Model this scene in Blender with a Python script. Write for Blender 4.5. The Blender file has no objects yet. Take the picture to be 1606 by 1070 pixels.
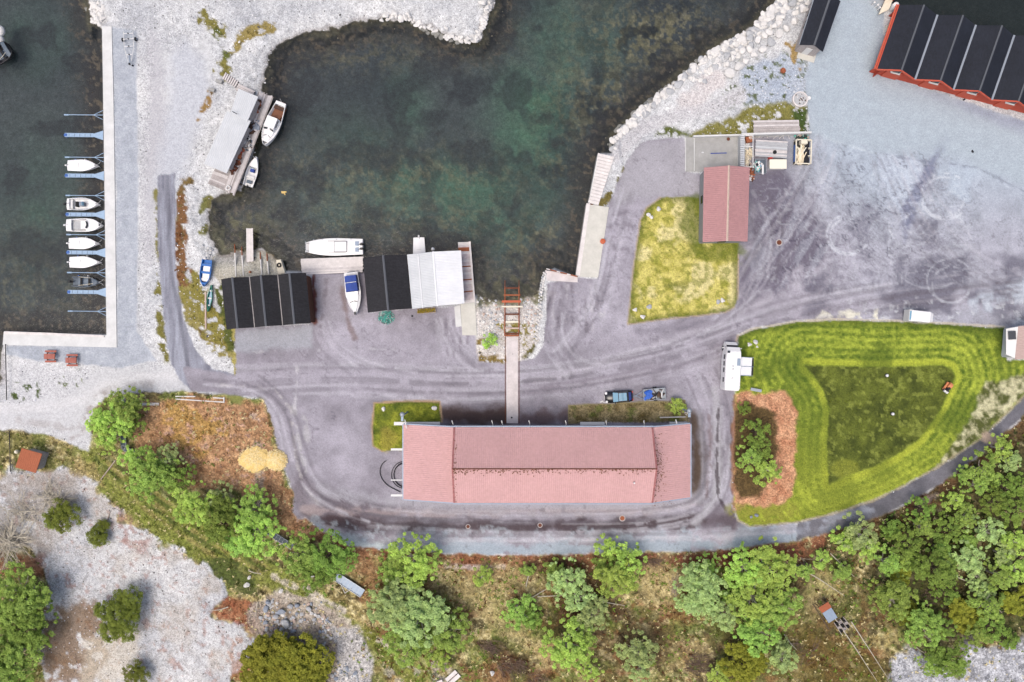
import bpy, bmesh, math, random
import numpy as np
from mathutils import Vector, Matrix

random.seed(7)
RNG = np.random.default_rng(11)
SC = bpy.context.scene
COL = SC.collection
PI = math.pi
# ------------------------------------------------------------------ camera
H = 107.07                      # flying height of the camera in metres
cam_d = bpy.data.cameras.new('camera')
cam_d.lens = 24; cam_d.sensor_width = 36; cam_d.clip_start = 1; cam_d.clip_end = 5000
cam = bpy.data.objects.new('camera', cam_d); COL.objects.link(cam)
cam.location = (0, 0, H); cam.rotation_euler = (0, 0, 0)
SC.camera = cam
# ------------------------------------------------------------------ sky, sun, exposure
SUN_EL, SUN_AZ = 68, 225          # azimuth measured from north (picture top) towards east
w = bpy.data.worlds.new('World'); SC.world = w; w.use_nodes = True
nt = w.node_tree; nt.nodes.clear()
sky = nt.nodes.new('ShaderNodeTexSky'); sky.sky_type = 'NISHITA'; sky.sun_disc = False
sky.sun_elevation = math.radians(SUN_EL); sky.sun_rotation = math.radians(SUN_AZ)
sky.air_density = 0.8; sky.dust_density = 6.0; sky.ozone_density = 1.0
bg = nt.nodes.new('ShaderNodeBackground'); bg.inputs['Strength'].default_value = 0.14
wo = nt.nodes.new('ShaderNodeOutputWorld')
nt.links.new(sky.outputs[0], bg.inputs[0]); nt.links.new(bg.outputs[0], wo.inputs[0])
sd_ = bpy.data.lights.new('sun', 'SUN'); sd_.energy = 0.8; sd_.angle = math.radians(40); sd_.color = (1, 0.96, 0.90)
sun = bpy.data.objects.new('sun', sd_); COL.objects.link(sun)
el, az = math.radians(SUN_EL), math.radians(SUN_AZ)
sv = Vector((math.sin(az)*math.cos(el), math.cos(az)*math.cos(el), math.sin(el)))
sun.rotation_euler = (-sv).to_track_quat('-Z', 'Y').to_euler(); sun.location = sv*200
vs = SC.view_settings
vs.view_transform = 'Standard'; vs.look = 'None'; vs.gamma = 1; vs.exposure = 0.70
vs.use_curve_mapping = False
SC.cycles.max_bounces = 6; SC.cycles.transparent_max_bounces = 12
SC.cycles.use_denoising = True

# ------------------------------------------------------------------ helpers
KC = 1.5                         # brightness of a white sheet lying in this light
def lin(v): return np.where(v <= 0.04045, v/12.92, ((v+0.055)/1.055)**2.4)
def c(r, g, b, k=None):
    v = np.array([r, g, b])/255.0
    return lin(v)/(k or KC)
def W(px, py, z=0.0):            # photo pixel -> point of the place at height z
    s = (H-z)/H/10
    return Vector(((px-803)*s, (535-py)*s, z))
def ang(ax, ay, bx, by): return math.atan2(-(by-ay), bx-ax)

def fade(t): return t*t*(3-2*t)
def vnoise(X, Y, s, seed):
    r = np.random.default_rng(seed)
    x = X/s+1000.37; y = Y/s+1000.73
    xi = np.floor(x).astype(int); yi = np.floor(y).astype(int)
    fx = fade(x-xi); fy = fade(y-yi)
    T = r.random((256, 256))
    a = T[yi % 256, xi % 256]; b = T[yi % 256, (xi+1) % 256]
    c_ = T[(yi+1) % 256, xi % 256]; d = T[(yi+1) % 256, (xi+1) % 256]
    return (a*(1-fx)+b*fx)*(1-fy)+(c_*(1-fx)+d*fx)*fy
_fc = {}
def fbm(s, seed=0, o=4, sx=1, sy=1, rot=0):
    k = (s, seed, o, sx, sy, rot)
    if k not in _fc:
        v = 0; amp = 1; tot = 0; ss = s
        ca, sa = math.cos(rot), math.sin(rot)
        XX = (GX*ca+GY*sa)/sx; YY = (-GX*sa+GY*ca)/sy
        for i in range(o):
            v = v+amp*vnoise(XX, YY, ss, seed*31+i); tot += amp; amp *= 0.55; ss /= 2.1
        _fc[k] = np.clip((v/tot-0.5)*1.7+0.5, 0, 1)
    return _fc[k]
def sdist(poly, X, Y):           # signed distance, positive inside
    px = np.array([p[0] for p in poly], float); py = np.array([p[1] for p in poly], float)
    d2 = np.full(X.shape, 1e12); ins = np.zeros(X.shape, bool)
    n = len(poly)
    for i in range(n):
        ax, ay, bx, by = px[i], py[i], px[(i+1) % n], py[(i+1) % n]
        ex, ey = bx-ax, by-ay
        L = ex*ex+ey*ey+1e-9
        t = np.clip(((X-ax)*ex+(Y-ay)*ey)/L, 0, 1)
        d2 = np.minimum(d2, (X-ax-t*ex)**2+(Y-ay-t*ey)**2)
        if ay != by:
            ins ^= ((ay > Y) != (by > Y)) & (X < (bx-ax)*(Y-ay)/(by-ay)+ax)
    d = np.sqrt(d2)
    return np.where(ins, d, -d)
def box_of(pts, pad):
    xs = [p[0] for p in pts]; ys = [p[1] for p in pts]
    i0 = max(0, int((min(xs)-pad-gx[0])/STEP)); i1 = min(len(gx), int((max(xs)+pad-gx[0])/STEP)+2)
    j0 = max(0, int((min(ys)-pad-gy[0])/STEP)); j1 = min(len(gy), int((max(ys)+pad-gy[0])/STEP)+2)
    return slice(j0, j1), slice(i0, i1)
def sd_grid(poly, pad=60):
    s = np.full(GX.shape, -999.0)
    b = box_of(poly, pad); s[b] = sdist(poly, GX[b], GY[b]); return s
def line_d(pts, X, Y):
    d2 = np.full(X.shape, 1e12)
    for (ax, ay), (bx, by) in zip(pts[:-1], pts[1:]):
        ex, ey = bx-ax, by-ay; L = ex*ex+ey*ey+1e-9
        t = np.clip(((X-ax)*ex+(Y-ay)*ey)/L, 0, 1)
        d2 = np.minimum(d2, (X-ax-t*ex)**2+(Y-ay-t*ey)**2)
    return np.sqrt(d2)
def sstep(a, b, x): return fade(np.clip((x-a)/(b-a), 0, 1))
def mix(m, col):
    global C
    C = C*(1-m[..., None])+(col if getattr(col, 'ndim', 1) == 3 else np.asarray(col))*m[..., None]
def paint(poly, col, f=5, warp=4, ws=14, op=1.0, seed=1, th=None, ts=20, tseed=5, tw=0.14):
    s = sd_grid(poly)+warp*(fbm(ws, seed)-0.5)*2
    m = sstep(-f/2, f/2, s)*op
    if th is not None: m = m*sstep(th, th+tw, fbm(ts, tseed))
    mix(m, col); return m
def stroke(pts, wd, col, f=4, op=1.0, warp=3, seed=2, th=None, ts=16, tseed=6):
    b = box_of(pts, wd+15)
    s = wd/2-line_d(pts, GX[b], GY[b])+(warp*(fbm(12, seed)-0.5)*2)[b]
    m = sstep(-f/2, f/2, s)*op
    if th is not None: m = m*sstep(th, th+0.14, fbm(ts, tseed))[b]
    global C
    C[b] = C[b]*(1-m[..., None])+np.asarray(col)*m[..., None]
def blob(x, y, rx, ry, col, op=1.0, f=0.7, warp=0.5, seed=3, ws=18, rot=0):
    b = box_of([(x-rx*1.5, y-ry*1.5), (x+rx*1.5, y+ry*1.5)], 4)
    dx, dy = GX[b]-x, GY[b]-y; ca, sa = math.cos(rot), math.sin(rot)
    u = (dx*ca+dy*sa)/rx; v = (-dx*sa+dy*ca)/ry
    q = np.sqrt(u*u+v*v)+warp*(fbm(ws, seed)[b]-0.5)*2
    m = sstep(1+f/2, 1-f/2, q)*op
    C[b] = C[b]*(1-m[..., None])+np.asarray(col)*m[..., None]

# ------------------------------------------------------------------ ground grid (photo pixel units, 10 per metre)
STEP = 2.0
gx = np.arange(-70, 1678, STEP); gy = np.arange(-70, 1142, STEP)
GX, GY = np.meshgrid(gx, gy)
C = np.ones(GX.shape+(3,))*c(203, 208, 214)

WA = [(-90, -90), (134, -90), (138, 0), (144, 30), (160, 46), (167, 524), (6, 524), (0, 545), (-90, 560)]
WB = [(778, -90), (776, 0), (772, 20), (760, 42), (750, 62), (730, 64), (712, 60), (692, 50), (668, 40), (640, 33), (610, 28), (580, 31),
      (555, 33), (535, 42), (500, 49), (465, 54), (440, 68), (422, 90), (413, 115), (412, 142), (418, 165), (380, 300), (330, 312),
      (326, 340), (330, 370), (348, 396), (370, 391), (400, 392), (424, 397), (438, 408), (446, 424), (480, 426), (560, 426), (640, 420), (735, 420),
      (744, 462), (765, 470), (790, 468), (815, 466), (836, 466), (846, 455), (852, 427), (870, 420), (903, 434), (912, 400), (926, 330), (942, 240),
      (958, 240), (966, 214), (990, 190), (1020, 163), (1052, 133), (1090, 100), (1128, 74), (1160, 56), (1185, 38), (1203, 16), (1222, 0), (1236, -90)]
WC = [(1392, -90), (1396, 0), (1408, 20), (1440, 30), (1520, 60), (1620, 110), (1760, 150), (1760, -90)]
WD = [(-90, 530), (6, 524), (4, 548), (-2, 600), (-90, 640)]

ASPHALT = [(285, 575), (330, 582), (370, 590), (368, 515), (485, 508), (490, 424), (572, 424), (580, 490), (640, 484), (738, 480), (745, 530), (750, 568), (795, 570),
      (838, 562), (850, 545), (856, 500), (858, 445), (905, 436), (937, 437), (945, 380), (955, 320), (985, 250), (1003, 225), (1022, 218), (1075, 215), (1075, 268), (1120, 280),
      (1175, 282), (1175, 215), (1270, 212), (1266, 160), (1262, 130), (1270, 90), (1284, 60), (1314, -90), (1392, -90), (1385, 60), (1372, 112), (1760, 240), (1760, 520), (1606, 515),
      (1400, 502), (1310, 500), (1250, 503), (1180, 515), (1157, 525), (1152, 560), (1152, 640), (1148, 740), (1150, 795), (1156, 817), (1175, 826), (1250, 820), (1250, 849), (1180, 857),
      (1100, 864), (1000, 866), (900, 869), (800, 871), (700, 868), (640, 864), (600, 862), (545, 856), (520, 842), (496, 826), (478, 812), (466, 818), (458, 800), (462, 780), (452, 755), (442, 720), (432, 690), (424, 650), (414, 624), (350, 618), (300, 612)]
LANE = [(248, 274), (274, 272), (276, 330), (275, 400), (279, 450), (290, 505), (305, 545), (318, 562), (332, 578), (380, 590), (380, 640), (345, 616), (300, 612), (282, 596),
      (270, 574), (262, 545), (256, 490), (250, 420), (246, 340)]
FOOTPATH = [(1250, 820), (1310, 806), (1370, 786), (1420, 762), (1470, 734), (1540, 688), (1580, 650), (1606, 622), (1700, 530), (1700, 580), (1606, 652), (1560, 694), (1480, 757), (1430, 785), (1380, 810), (1310, 833), (1250, 849)]
YLAWN = [(1036, 310), (1070, 308), (1103, 310), (1160, 312), (1158, 400), (1157, 468), (1152, 482), (1138, 490), (1100, 495), (1050, 500), (984, 509), (988, 470), (993, 420), (999, 380), (1004, 345), (1014, 326)]
GLAWN = [(1157, 527), (1180, 517), (1250, 505), (1310, 502), (1400, 504), (1480, 508), (1576, 514), (1580, 565), (1760, 565), (1760, 480), (1700, 530), (1606, 620), (1580, 648), (1540, 686), (1470, 732), (1420, 760), (1370, 784), (1310, 804), (1250, 819), (1175, 826), (1158, 816), (1151, 797), (1149, 740), (1152, 620), (1158, 600)]
UNMOWN = [(1262, 573), (1380, 576), (1478, 573), (1492, 578), (1498, 592), (1478, 636), (1455, 672), (1440, 690), (1405, 714), (1370, 732), (1332, 745), (1300, 760), (1297, 700), (1301, 640), (1292, 612), (1276, 590)]
CAMPBED = [(1152, 614), (1228, 617), (1246, 640), (1250, 670), (1246, 720), (1248, 748), (1240, 780), (1220, 792), (1151, 797), (1149, 740)]
SLAWN = [(587, 632), (640, 629), (690, 630), (693, 662), (634, 664), (632, 706), (600, 708), (585, 700), (583, 670)]
CARBED = [(892, 636), (960, 633), (1074, 628), (1080, 662), (892, 664)]
SLIPBED = [(748, 455), (848, 455), (850, 500), (846, 530), (836, 546), (818, 566), (750, 568), (746, 520)]
SCRUB = [(-90, 674), (30, 676), (80, 682), (118, 700), (138, 708), (142, 690), (142, 665), (150, 640), (165, 625), (200, 616), (290, 614), (350, 620), (414, 626), (424, 650), (432, 690), (442, 720), (452, 755), (462, 780), (458, 800), (466, 818),
      (478, 812), (496, 826), (520, 842), (545, 856), (600, 862), (640, 864), (700, 868), (800, 871), (900, 869), (1000, 866), (1100, 864), (1180, 857), (1250, 849), (1310, 833), (1380, 810), (1430, 785), (1480, 757), (1560, 694), (1606, 652), (1700, 580), (1800, 480), (1800, 1200), (-90, 1200)]
ROCKYLL = [(-90, 748), (20, 742), (60, 740), (110, 735), (148, 762), (190, 810), (240, 845), (300, 875), (340, 905), (352, 935), (335, 962), (385, 985), (402, 1000), (392, 1040), (362, 1060), (350, 1200), (60, 1200), (70, 1050), (66, 960), (74, 900), (50, 860), (-90, 845)]
STRIPGRAVEL = [(176, 43), (214, 50), (217, 300), (214, 520), (245, 565), (190, 578), (150, 573), (60, 566), (10, 556), (10, 542), (184, 542), (182, 300)]
ROCKPILE = [(398, 945), (440, 925), (500, 945), (545, 975), (575, 1010), (582, 1060), (575, 1200), (500, 1200), (522, 1070), (482, 1030), (440, 1022), (402, 1000), (385, 975)]
BAYPAD = [(333, 402), (348, 394), (370, 390), (400, 391), (424, 397), (440, 408), (446, 428), (440, 440), (345, 445), (335, 430)]

sw = np.maximum.reduce([sd_grid(p, 400) for p in (WA, WB, WC, WD)])      # >0 in water
nat = 5.0*(fbm(26, 41)-0.5)*2+2.5*(fbm(8, 42)-0.5)*2
HARD = [[(150, 44), (190, 44), (190, 545), (-90, 545), (-90, 515), (150, 515)], [(896, 225), (965, 225), (965, 450), (896, 450)], [(845, 415), (905, 415), (905, 450), (845, 450)],
        [(560, 380), (745, 380), (745, 500), (560, 500)], [(440, 415), (580, 415), (580, 450), (440, 450)], [(1370, -90), (1760, -90), (1760, 200), (1370, 120)]]
sh = np.maximum.reduce([sd_grid(p, 30) for p in HARD])
hardw = sstep(-10, 4, sh)
sw = sw+nat*(1-hardw)
t = -sw/10.0
slope = 0.34*(1-hardw)+3.0*hardw; slope = np.where(t < 0, np.where((GX < 175) & (GY > 60), 3.0, np.maximum(slope, 1.0)), slope)
WATER_Z = -1.0
HZ = np.clip(WATER_Z+slope*t, -3.6, 0)
HZ = np.where(t < 0, np.maximum(HZ, -3.6-0.0*t), HZ)
# ---------------------------------------------------------------- colours of the land
def T3(a, b, m): return np.asarray(a)*(1-m[..., None])+np.asarray(b)*m[..., None]
C = T3(c(184, 187, 191), c(224, 225, 224), fbm(60, 3))
C = C*(0.86+0.28*fbm(5, 4, 2))[..., None]
paint([(-90, 560), (120, 575), (270, 575), (300, 612), (180, 612), (150, 635), (140, 700), (30, 676), (-90, 674)], c(205, 206, 208), f=30, warp=8, ws=30, op=0.85)
for r in ((60, 30), (75, 36), (92, 40)):
    pts = [(x, 625+r[1]*math.sin((x-100)/120)-18*(x > 170)*(x-170)/100) for x in range(20, 300, 15)]
stroke([(-60, 640), (60, 640), (130, 628), (165, 605), (230, 590), (300, 590)], 14, c(222, 222, 222), f=12, op=0.5)
stroke([(30, 660), (110, 672), (138, 660), (145, 630), (170, 612), (260, 600)], 12, c(178, 174, 172), f=8, op=0.6, th=0.35)
stroke([(90, 700), (128, 680), (140, 640), (165, 616)], 6, c(160, 150, 145), f=4, op=0.6, th=0.4)
paint([(232, 40), (250, 60), (262, 160), (275, 270), (245, 272), (244, 400), (226, 420), (222, 300), (232, 160)], c(190, 190, 194), f=24, op=0.85)
paint([(290, 60), (320, 100), (330, 160), (300, 230), (278, 300), (240, 300), (262, 180), (270, 90)], c(195, 199, 206), f=26, op=0.85)
paint(STRIPGRAVEL, T3(c(166, 173, 182), c(188, 194, 202), fbm(10, 71)), f=4, warp=1.5)
# grassy tongues of the left bank
GR1, GR2 = c(128, 122, 62), c(96, 104, 44)
stroke([(322, 28), (335, 40), (350, 60), (358, 80), (350, 100), (348, 118)], 18, GR1, th=0.3, warp=8)
stroke([(360, 82), (375, 62), (400, 50), (425, 42)], 14, c(150, 135, 80), th=0.3, warp=6)
stroke([(338, 50), (352, 70), (356, 88)], 14, GR2, th=0.35)
stroke([(330, 145), (318, 175), (310, 185)], 12, c(150, 120, 70), th=0.45)
stroke([(296, 285), (286, 290), (282, 320), (280, 370), (284, 430), (292, 480), (310, 515), (335, 535), (364, 545)], 13, c(118, 98, 55), th=0.28, warp=6)
stroke([(280, 350), (278, 400), (286, 470)], 9, c(110, 70, 40), th=0.3)
stroke([(325, 315), (318, 345), (318, 360)], 18, c(125, 125, 70), th=0.3)
stroke([(300, 455), (310, 490), (340, 515), (362, 530)], 44, c(136, 128, 62), th=0.3, warp=10, ts=10)
stroke([(284, 300), (287, 380), (288, 440)], 16, c(128, 92, 58), th=0.3, warp=6, ts=8)
stroke([(290, 460), (300, 500), (330, 540), (362, 552)], 16, c(150, 140, 84), th=0.35, warp=8, ts=7)
stroke([(346, 450), (354, 500), (364, 545)], 16, c(88, 95, 40), th=0.33)
stroke([(246, 300), (247, 400), (250, 470), (255, 520), (264, 565)], 8, c(130, 125, 70), th=0.42, warp=4)
stroke([(248, 460), (250, 520), (262, 566)], 9, c(120, 115, 55), th=0.35, warp=4)
paint([(20, 600), (60, 600), (62, 625), (20, 628)], c(80, 95, 45), th=0.62, ts=9)
paint([(95, 575), (180, 578), (180, 584), (130, 584)], c(60, 75, 45), th=0.55, ts=9)
paint([(90, 590), (130, 592), (130, 610), (95, 608)], c(110, 120, 80), th=0.6, ts=9)
paint([(-90, 605), (10, 605), (10, 630), (-90, 632)], c(130, 130, 85), th=0.5)
# right bank
paint([(1160, 110), (1230, 85), (1268, 90), (1262, 160), (1210, 166), (1170, 165)], T3(c(168, 180, 195), c(185, 194, 205), fbm(18, 8)), f=10, op=0.9)
paint([(1160, 100), (1268, 70), (1262, 165), (1130, 170), (1125, 140)], c(84, 96, 50), f=20, th=0.62, ts=7, tseed=9, op=0.9)
paint([(1225, 50), (1258, 70), (1255, 110), (1232, 95)], c(165, 140, 90), th=0.4)
paint([(1080, 215), (1110, 195), (1150, 182), (1175, 165), (1220, 160), (1268, 168), (1270, 212), (1180, 214)], c(132, 128, 68), f=8, th=0.22, ts=9)
paint([(1240, 172), (1268, 170), (1270, 212), (1250, 200)], c(70, 88, 38), f=8, th=0.2, ts=9)
paint([(1024, 217), (1040, 200), (1080, 205), (1085, 215)], c(92, 100, 45), f=8, th=0.3, ts=9)
stroke([(1005, 232), (980, 262), (962, 300)], 5, c(110, 105, 60), th=0.4, ts=8)
stroke([(962, 300), (950, 316), (944, 318)], 13, c(115, 105, 55), th=0.35, ts=8)
for q in ((1112, 130, 26, 14, -0.6), (1085, 158, 30, 15, -0.5), (1120, 128, 18, 14, 0)):
    blob(q[0], q[1], q[2], q[3], c(214, 208, 206), rot=q[4], warp=0.35, op=0.9)
stroke([(965, 245), (985, 222), (1010, 200), (1060, 180), (1110, 172), (1160, 150)], 22, c(200, 198, 200), f=10, op=0.7)
# slip bed
paint(SLIPBED, T3(c(190, 182, 176), c(238, 234, 228), fbm(9, 12)), f=4)
paint([(748, 455), (848, 455), (848, 478), (748, 480)], c(128, 130, 92), f=10, op=0.85, th=0.2)
paint([(778, 505), (846, 505), (836, 546), (822, 560), (815, 530), (778, 530)], c(140, 130, 66), f=6, th=0.35, ts=9)
stroke([(752, 535), (754, 563), (792, 566)], 12, c(135, 115, 60), th=0.25, ts=8)
stroke([(822, 560), (838, 542)], 7, c(95, 90, 45), th=0.3, ts=8)
# ---------------------------------------------------------------- asphalt
mA = sstep(-1.5, 1.5, sd_grid(ASPHALT)+1.6*(fbm(9, 13)-0.5)*2)
mL = sstep(-1.5, 1.5, sd_grid(LANE)+1.6*(fbm(9, 14)-0.5)*2)
mF = sstep(-1.5, 1.5, sd_grid(FOOTPATH)+1.6*(fbm(9, 15)-0.5)*2)
AC = T3(c(150, 144, 155), c(176, 170, 182), fbm(70, 16))
east = sstep(1150, 1330, GX-0.35*(GY-200)); north = sstep(420, 180, GY)
AC = T3(AC, c(172, 177, 190), east*np.clip(0.3+north, 0, 1))
AC = AC*(0.90+0.20*fbm(16, 17)[..., None])
Csave = C.copy(); C = AC
# dark and light passages
DK = c(122, 114, 126)
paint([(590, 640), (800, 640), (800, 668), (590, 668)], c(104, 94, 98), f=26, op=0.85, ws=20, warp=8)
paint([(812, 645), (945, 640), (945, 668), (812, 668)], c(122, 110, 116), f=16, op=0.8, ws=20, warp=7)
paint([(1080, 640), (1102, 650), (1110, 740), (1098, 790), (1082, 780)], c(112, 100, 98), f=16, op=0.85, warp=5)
paint([(478, 806), (620, 815), (800, 818), (1000, 815), (1100, 806), (1150, 800), (1150, 826), (1000, 834), (700, 838), (520, 826)], c(106, 97, 104), f=16, op=0.85, ws=30, warp=9)
paint([(470, 740), (560, 790), (630, 800), (620, 815), (480, 812), (452, 770)], c(118, 108, 116), f=24, op=0.5, ws=30, warp=12)
paint([(480, 818), (560, 848), (800, 850), (1100, 842), (1260, 828), (1260, 860), (800, 878), (540, 862)], c(168, 174, 186), f=12, op=0.95, ws=18, warp=18)
paint([(480, 812), (560, 826), (800, 832), (1100, 826), (1250, 820), (1250, 850), (540, 850)], c(176, 180, 190), f=10, op=0.6, ws=14, warp=9, th=.52, ts=11, tseed=401)
paint([(520, 838), (640, 858), (560, 866)], c(190, 194, 200), f=14, op=0.8, ws=16, warp=9)
stroke([(478, 800), (560, 802), (700, 806), (850, 800), (1000, 802), (1090, 790)], 9, c(174, 160, 164), f=10, op=0.65, warp=6)
stroke([(500, 770), (600, 786), (760, 794), (1060, 792), (1130, 770)], 14, c(172, 168, 178), f=14, op=0.7, warp=6)
stroke([(460, 640), (470, 700), (480, 740)], 5, c(190, 186, 190), f=4, op=0.6, th=0.3)
stroke([(340, 603), (430, 610), (455, 640), (462, 700), (474, 760), (500, 790)], 3, c(196, 190, 192), f=3, op=0.5, th=0.3)
stroke([(476, 655), (482, 690)], 9, c(186, 182, 186), f=5, op=0.5, th=0.35)
stroke([(370, 595), (560, 590), (700, 600), (900, 590), (1050, 560), (1160, 520), (1250, 490), (1400, 470), (1550, 470)], 26, c(178, 172, 184), f=28, op=0.6)
stroke([(840, 600), (960, 565), (1060, 530), (1180, 485), (1260, 440)], 8, c(186, 180, 190), f=10, op=0.5)
stroke([(820, 612), (980, 590), (1090, 565), (1150, 532)], 8, c(140, 132, 144), f=10, op=0.6)
stroke([(1000, 520), (1100, 510), (1180, 490)], 10, c(142, 136, 148), f=10, op=0.5)
for k in range(9):
    x0 = 862+k*9
    stroke([(x0, 448), (x0-4+k, 480), (x0-8+2*k, 520)], 3, c(190, 184, 192) if k % 2 else c(128, 120, 130), f=3, op=0.5, th=0.3)
for k in range(7):
    stroke([(950+k*4, 340+k*16), (985, 332+k*20), (1000, 340+k*22)], 4, c(128, 120, 132), f=5, op=0.45, th=0.35)
# darker ground round the red shed
paint([(1176, 290), (1230, 270), (1275, 300), (1300, 400), (1240, 440), (1160, 480), (1162, 390), (1176, 380)], c(124, 118, 132), f=26, op=0.8, ws=30, warp=16)
st = fbm(26, 20, 4, sx=0.45, sy=2.2, rot=0.5)
m = sstep(0, 14, sd_grid([(1172, 280), (1300, 270), (1320, 380), (1280, 440), (1160, 480)]))*sstep(0.55, 0.75, st); mix(m*0.4, c(172, 172, 184))
paint([(985, 225), (1075, 222), (1100, 300), (1000, 312), (960, 330)], c(172, 168, 176), f=16, op=0.6, ws=20)
paint([(1290, 400), (1600, 400), (1600, 500), (1200, 500)], c(118, 114, 128), f=30, op=0.7, ws=50, warp=26, th=0.38, ts=60, tseed=21, tw=0.4)
paint([(1330, 260), (1480, 250), (1500, 400), (1300, 420)], c(134, 130, 144), f=30, op=0.6, ws=30, warp=18, th=0.38, ts=46, tseed=22, tw=0.4)
paint([(1375, 238), (1448, 250), (1440, 320), (1412, 330), (1380, 290)], c(186, 190, 204), f=4, op=0.8, warp=2)
paint([(1488, 258), (1530, 262), (1520, 320), (1490, 300)], c(180, 186, 200), f=6, op=0.7, warp=3)
paint([(1480, 210), (1494, 215), (1450, 290), (1420, 380), (1412, 330), (1440, 280)], c(138, 138, 158), f=10, op=0.8)
paint([(1370, 120), (1606, 190), (1606, 215), (1420, 160), (1370, 140)], c(150, 150, 170), f=12, op=0.6)
paint([(1300, 470), (1606, 470), (1606, 512), (1340, 498)], c(205, 205, 212), f=12, op=0.5, th=0.66, ts=8, tseed=24)
paint([(1500, 470), (1606, 440), (1700, 440), (1700, 515), (1560, 510)], c(190, 194, 206), f=20, op=0.7, th=0.4, ts=24, tw=0.35)
paint([(1290, 488), (1375, 488), (1385, 500), (1280, 500)], c(222, 216, 204), f=5, op=0.9, th=0.4, ts=8)
cr = np.abs(fbm(44, 25, 5)-0.5)                       # cracks
m = sstep(0.022, 0.006, cr)*sstep(0, 40, sd_grid([(1290, 190), (1480, 190), (1480, 420), (1180, 470), (1180, 270), (1290, 260)])); mix(m*0.5, c(100, 96, 110))
cr = np.abs(fbm(90, 26, 5)-0.5)
m = sstep(0.009, 0.003, cr)*mA; mix(m*0.3, c(105, 98, 110))
for (x, y, r, op) in ((1330, 368, 33, .6), (1330, 370, 28, .5), (1482, 308, 38, .6), (1480, 309, 33, .5), (1438, 350, 19, .45), (1430, 352, 36, .35), (1490, 440, 36, .4), (1492, 447, 30, .35), (1460, 390, 66, .3)):
    a0, a1 = random.uniform(0, 1.5), random.uniform(4.9, 6.1)
    stroke([(x+r*math.cos(a0+(a1-a0)*i/30), y+r*0.95*math.sin(a0+(a1-a0)*i/30)) for i in range(31)], 2.6, c(216, 217, 226), f=2.5, op=op*.75, warp=1.0, th=0.25, ts=14, tseed=int(x))
stroke([(1370, 238), (1430, 250), (1530, 262), (1606, 300)], 2, c(130, 130, 145), f=2, op=0.6)
stroke([(1285, 205), (1300, 218), (1370, 240)], 2.4, c(200, 204, 214), f=2, op=0.6)
def tracks(path, wd, n, op=.3, seed=0):
    rr = random.Random(seed)
    for k in range(n):
        o = rr.uniform(-wd/2, wd/2); dark = rr.random() < .5; pts = []
        for q, (x, y) in enumerate(path):
            a = path[max(q-1, 0)]; b = path[min(q+1, len(path)-1)]; L = math.hypot(b[0]-a[0], b[1]-a[1]) or 1
            o += rr.uniform(-3, 3); pts.append((x-(b[1]-a[1])/L*o, y+(b[0]-a[0])/L*o))
        s0 = rr.randrange(0, max(1, len(pts)-3)); s1 = rr.randrange(s0+3, len(pts)+1) if len(pts) > s0+3 else len(pts)
        stroke(smooth(pts[s0:s1]), rr.uniform(1.8, 6), c(124, 118, 128) if dark else c(198, 194, 204), f=3.2, op=op*rr.uniform(.35, .95), warp=.8, th=.25, ts=22, tseed=200+k % 5)
def smooth(p):
    for _ in range(2):
        q = [p[0]]
        for a, b in zip(p[:-1], p[1:]): q += [(a[0]*.75+b[0]*.25, a[1]*.75+b[1]*.25), (a[0]*.25+b[0]*.75, a[1]*.25+b[1]*.75)]
        p = q+[p[-1]]
    return p
tracks([(370, 600), (460, 594), (560, 592), (700, 602), (800, 600), (900, 592), (1050, 562), (1160, 522), (1250, 492), (1400, 465), (1600, 440)], 56, 46, .34, 1)
tracks([(320, 598), (400, 605), (445, 640), (462, 720), (492, 780), (580, 812), (700, 818), (850, 822), (1000, 820), (1090, 806), (1122, 770), (1126, 700), (1122, 640), (1100, 585)], 34, 44, .4, 2)
tracks([(480, 815), (620, 842), (800, 846), (1000, 843), (1150, 838), (1260, 828)], 20, 14, .35, 3)
tracks([(884, 445), (872, 490), (868, 530), (900, 575), (960, 585)], 50, 22, .38, 4)
tracks([(690, 500), (700, 540), (740, 585), (820, 600)], 50, 14, .3, 5)
tracks([(1300, 60), (1312, 160), (1290, 260), (1240, 350), (1180, 430), (1150, 500)], 60, 20, .28, 6)
tracks([(1350, 150), (1400, 240), (1440, 330), (1500, 400), (1600, 450)], 90, 22, .25, 7)
tracks([(985, 300), (960, 380), (950, 440), (930, 500), (880, 560)], 40, 18, .3, 8)
tracks([(1180, 300), (1210, 360), (1200, 430), (1120, 500), (1020, 530)], 50, 18, .3, 9)
tracks([(500, 500), (510, 540), (560, 580), (650, 600)], 40, 10, .25, 10)
mb_ = np.sin(fbm(110, 210, 5)*55); rg = sstep(0, 40, sd_grid([(1175, 270), (1290, 240), (1480, 240), (1560, 300), (1560, 460), (1160, 490)]))
mix(rg*sstep(.8, 1, mb_)*.22, c(205, 206, 214)); mix(rg*sstep(-.85, -1, mb_)*.3, c(110, 106, 120))
mb_ = np.sin(fbm(70, 211, 5)*30); rg = sstep(0, 30, sd_grid([(950, 320), (1000, 330), (985, 500), (900, 540), (860, 480), (940, 440)]))
mix(rg*sstep(.8, 1, mb_)*.22, c(198, 192, 202)); mix(rg*sstep(-.85, -1, mb_)*.35, c(112, 106, 118))
# north apron, bluish compacted gravel
paint([(1262, 130), (1272, 90), (1290, 40), (1320, -90), (1392, -90), (1372, 112), (1500, 165), (1606, 205), (1700, 230), (1700, 300), (1600, 290), (1480, 240), (1370, 238), (1270, 212)], c(174, 180, 191), f=26, op=0.85, ws=24)
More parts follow.
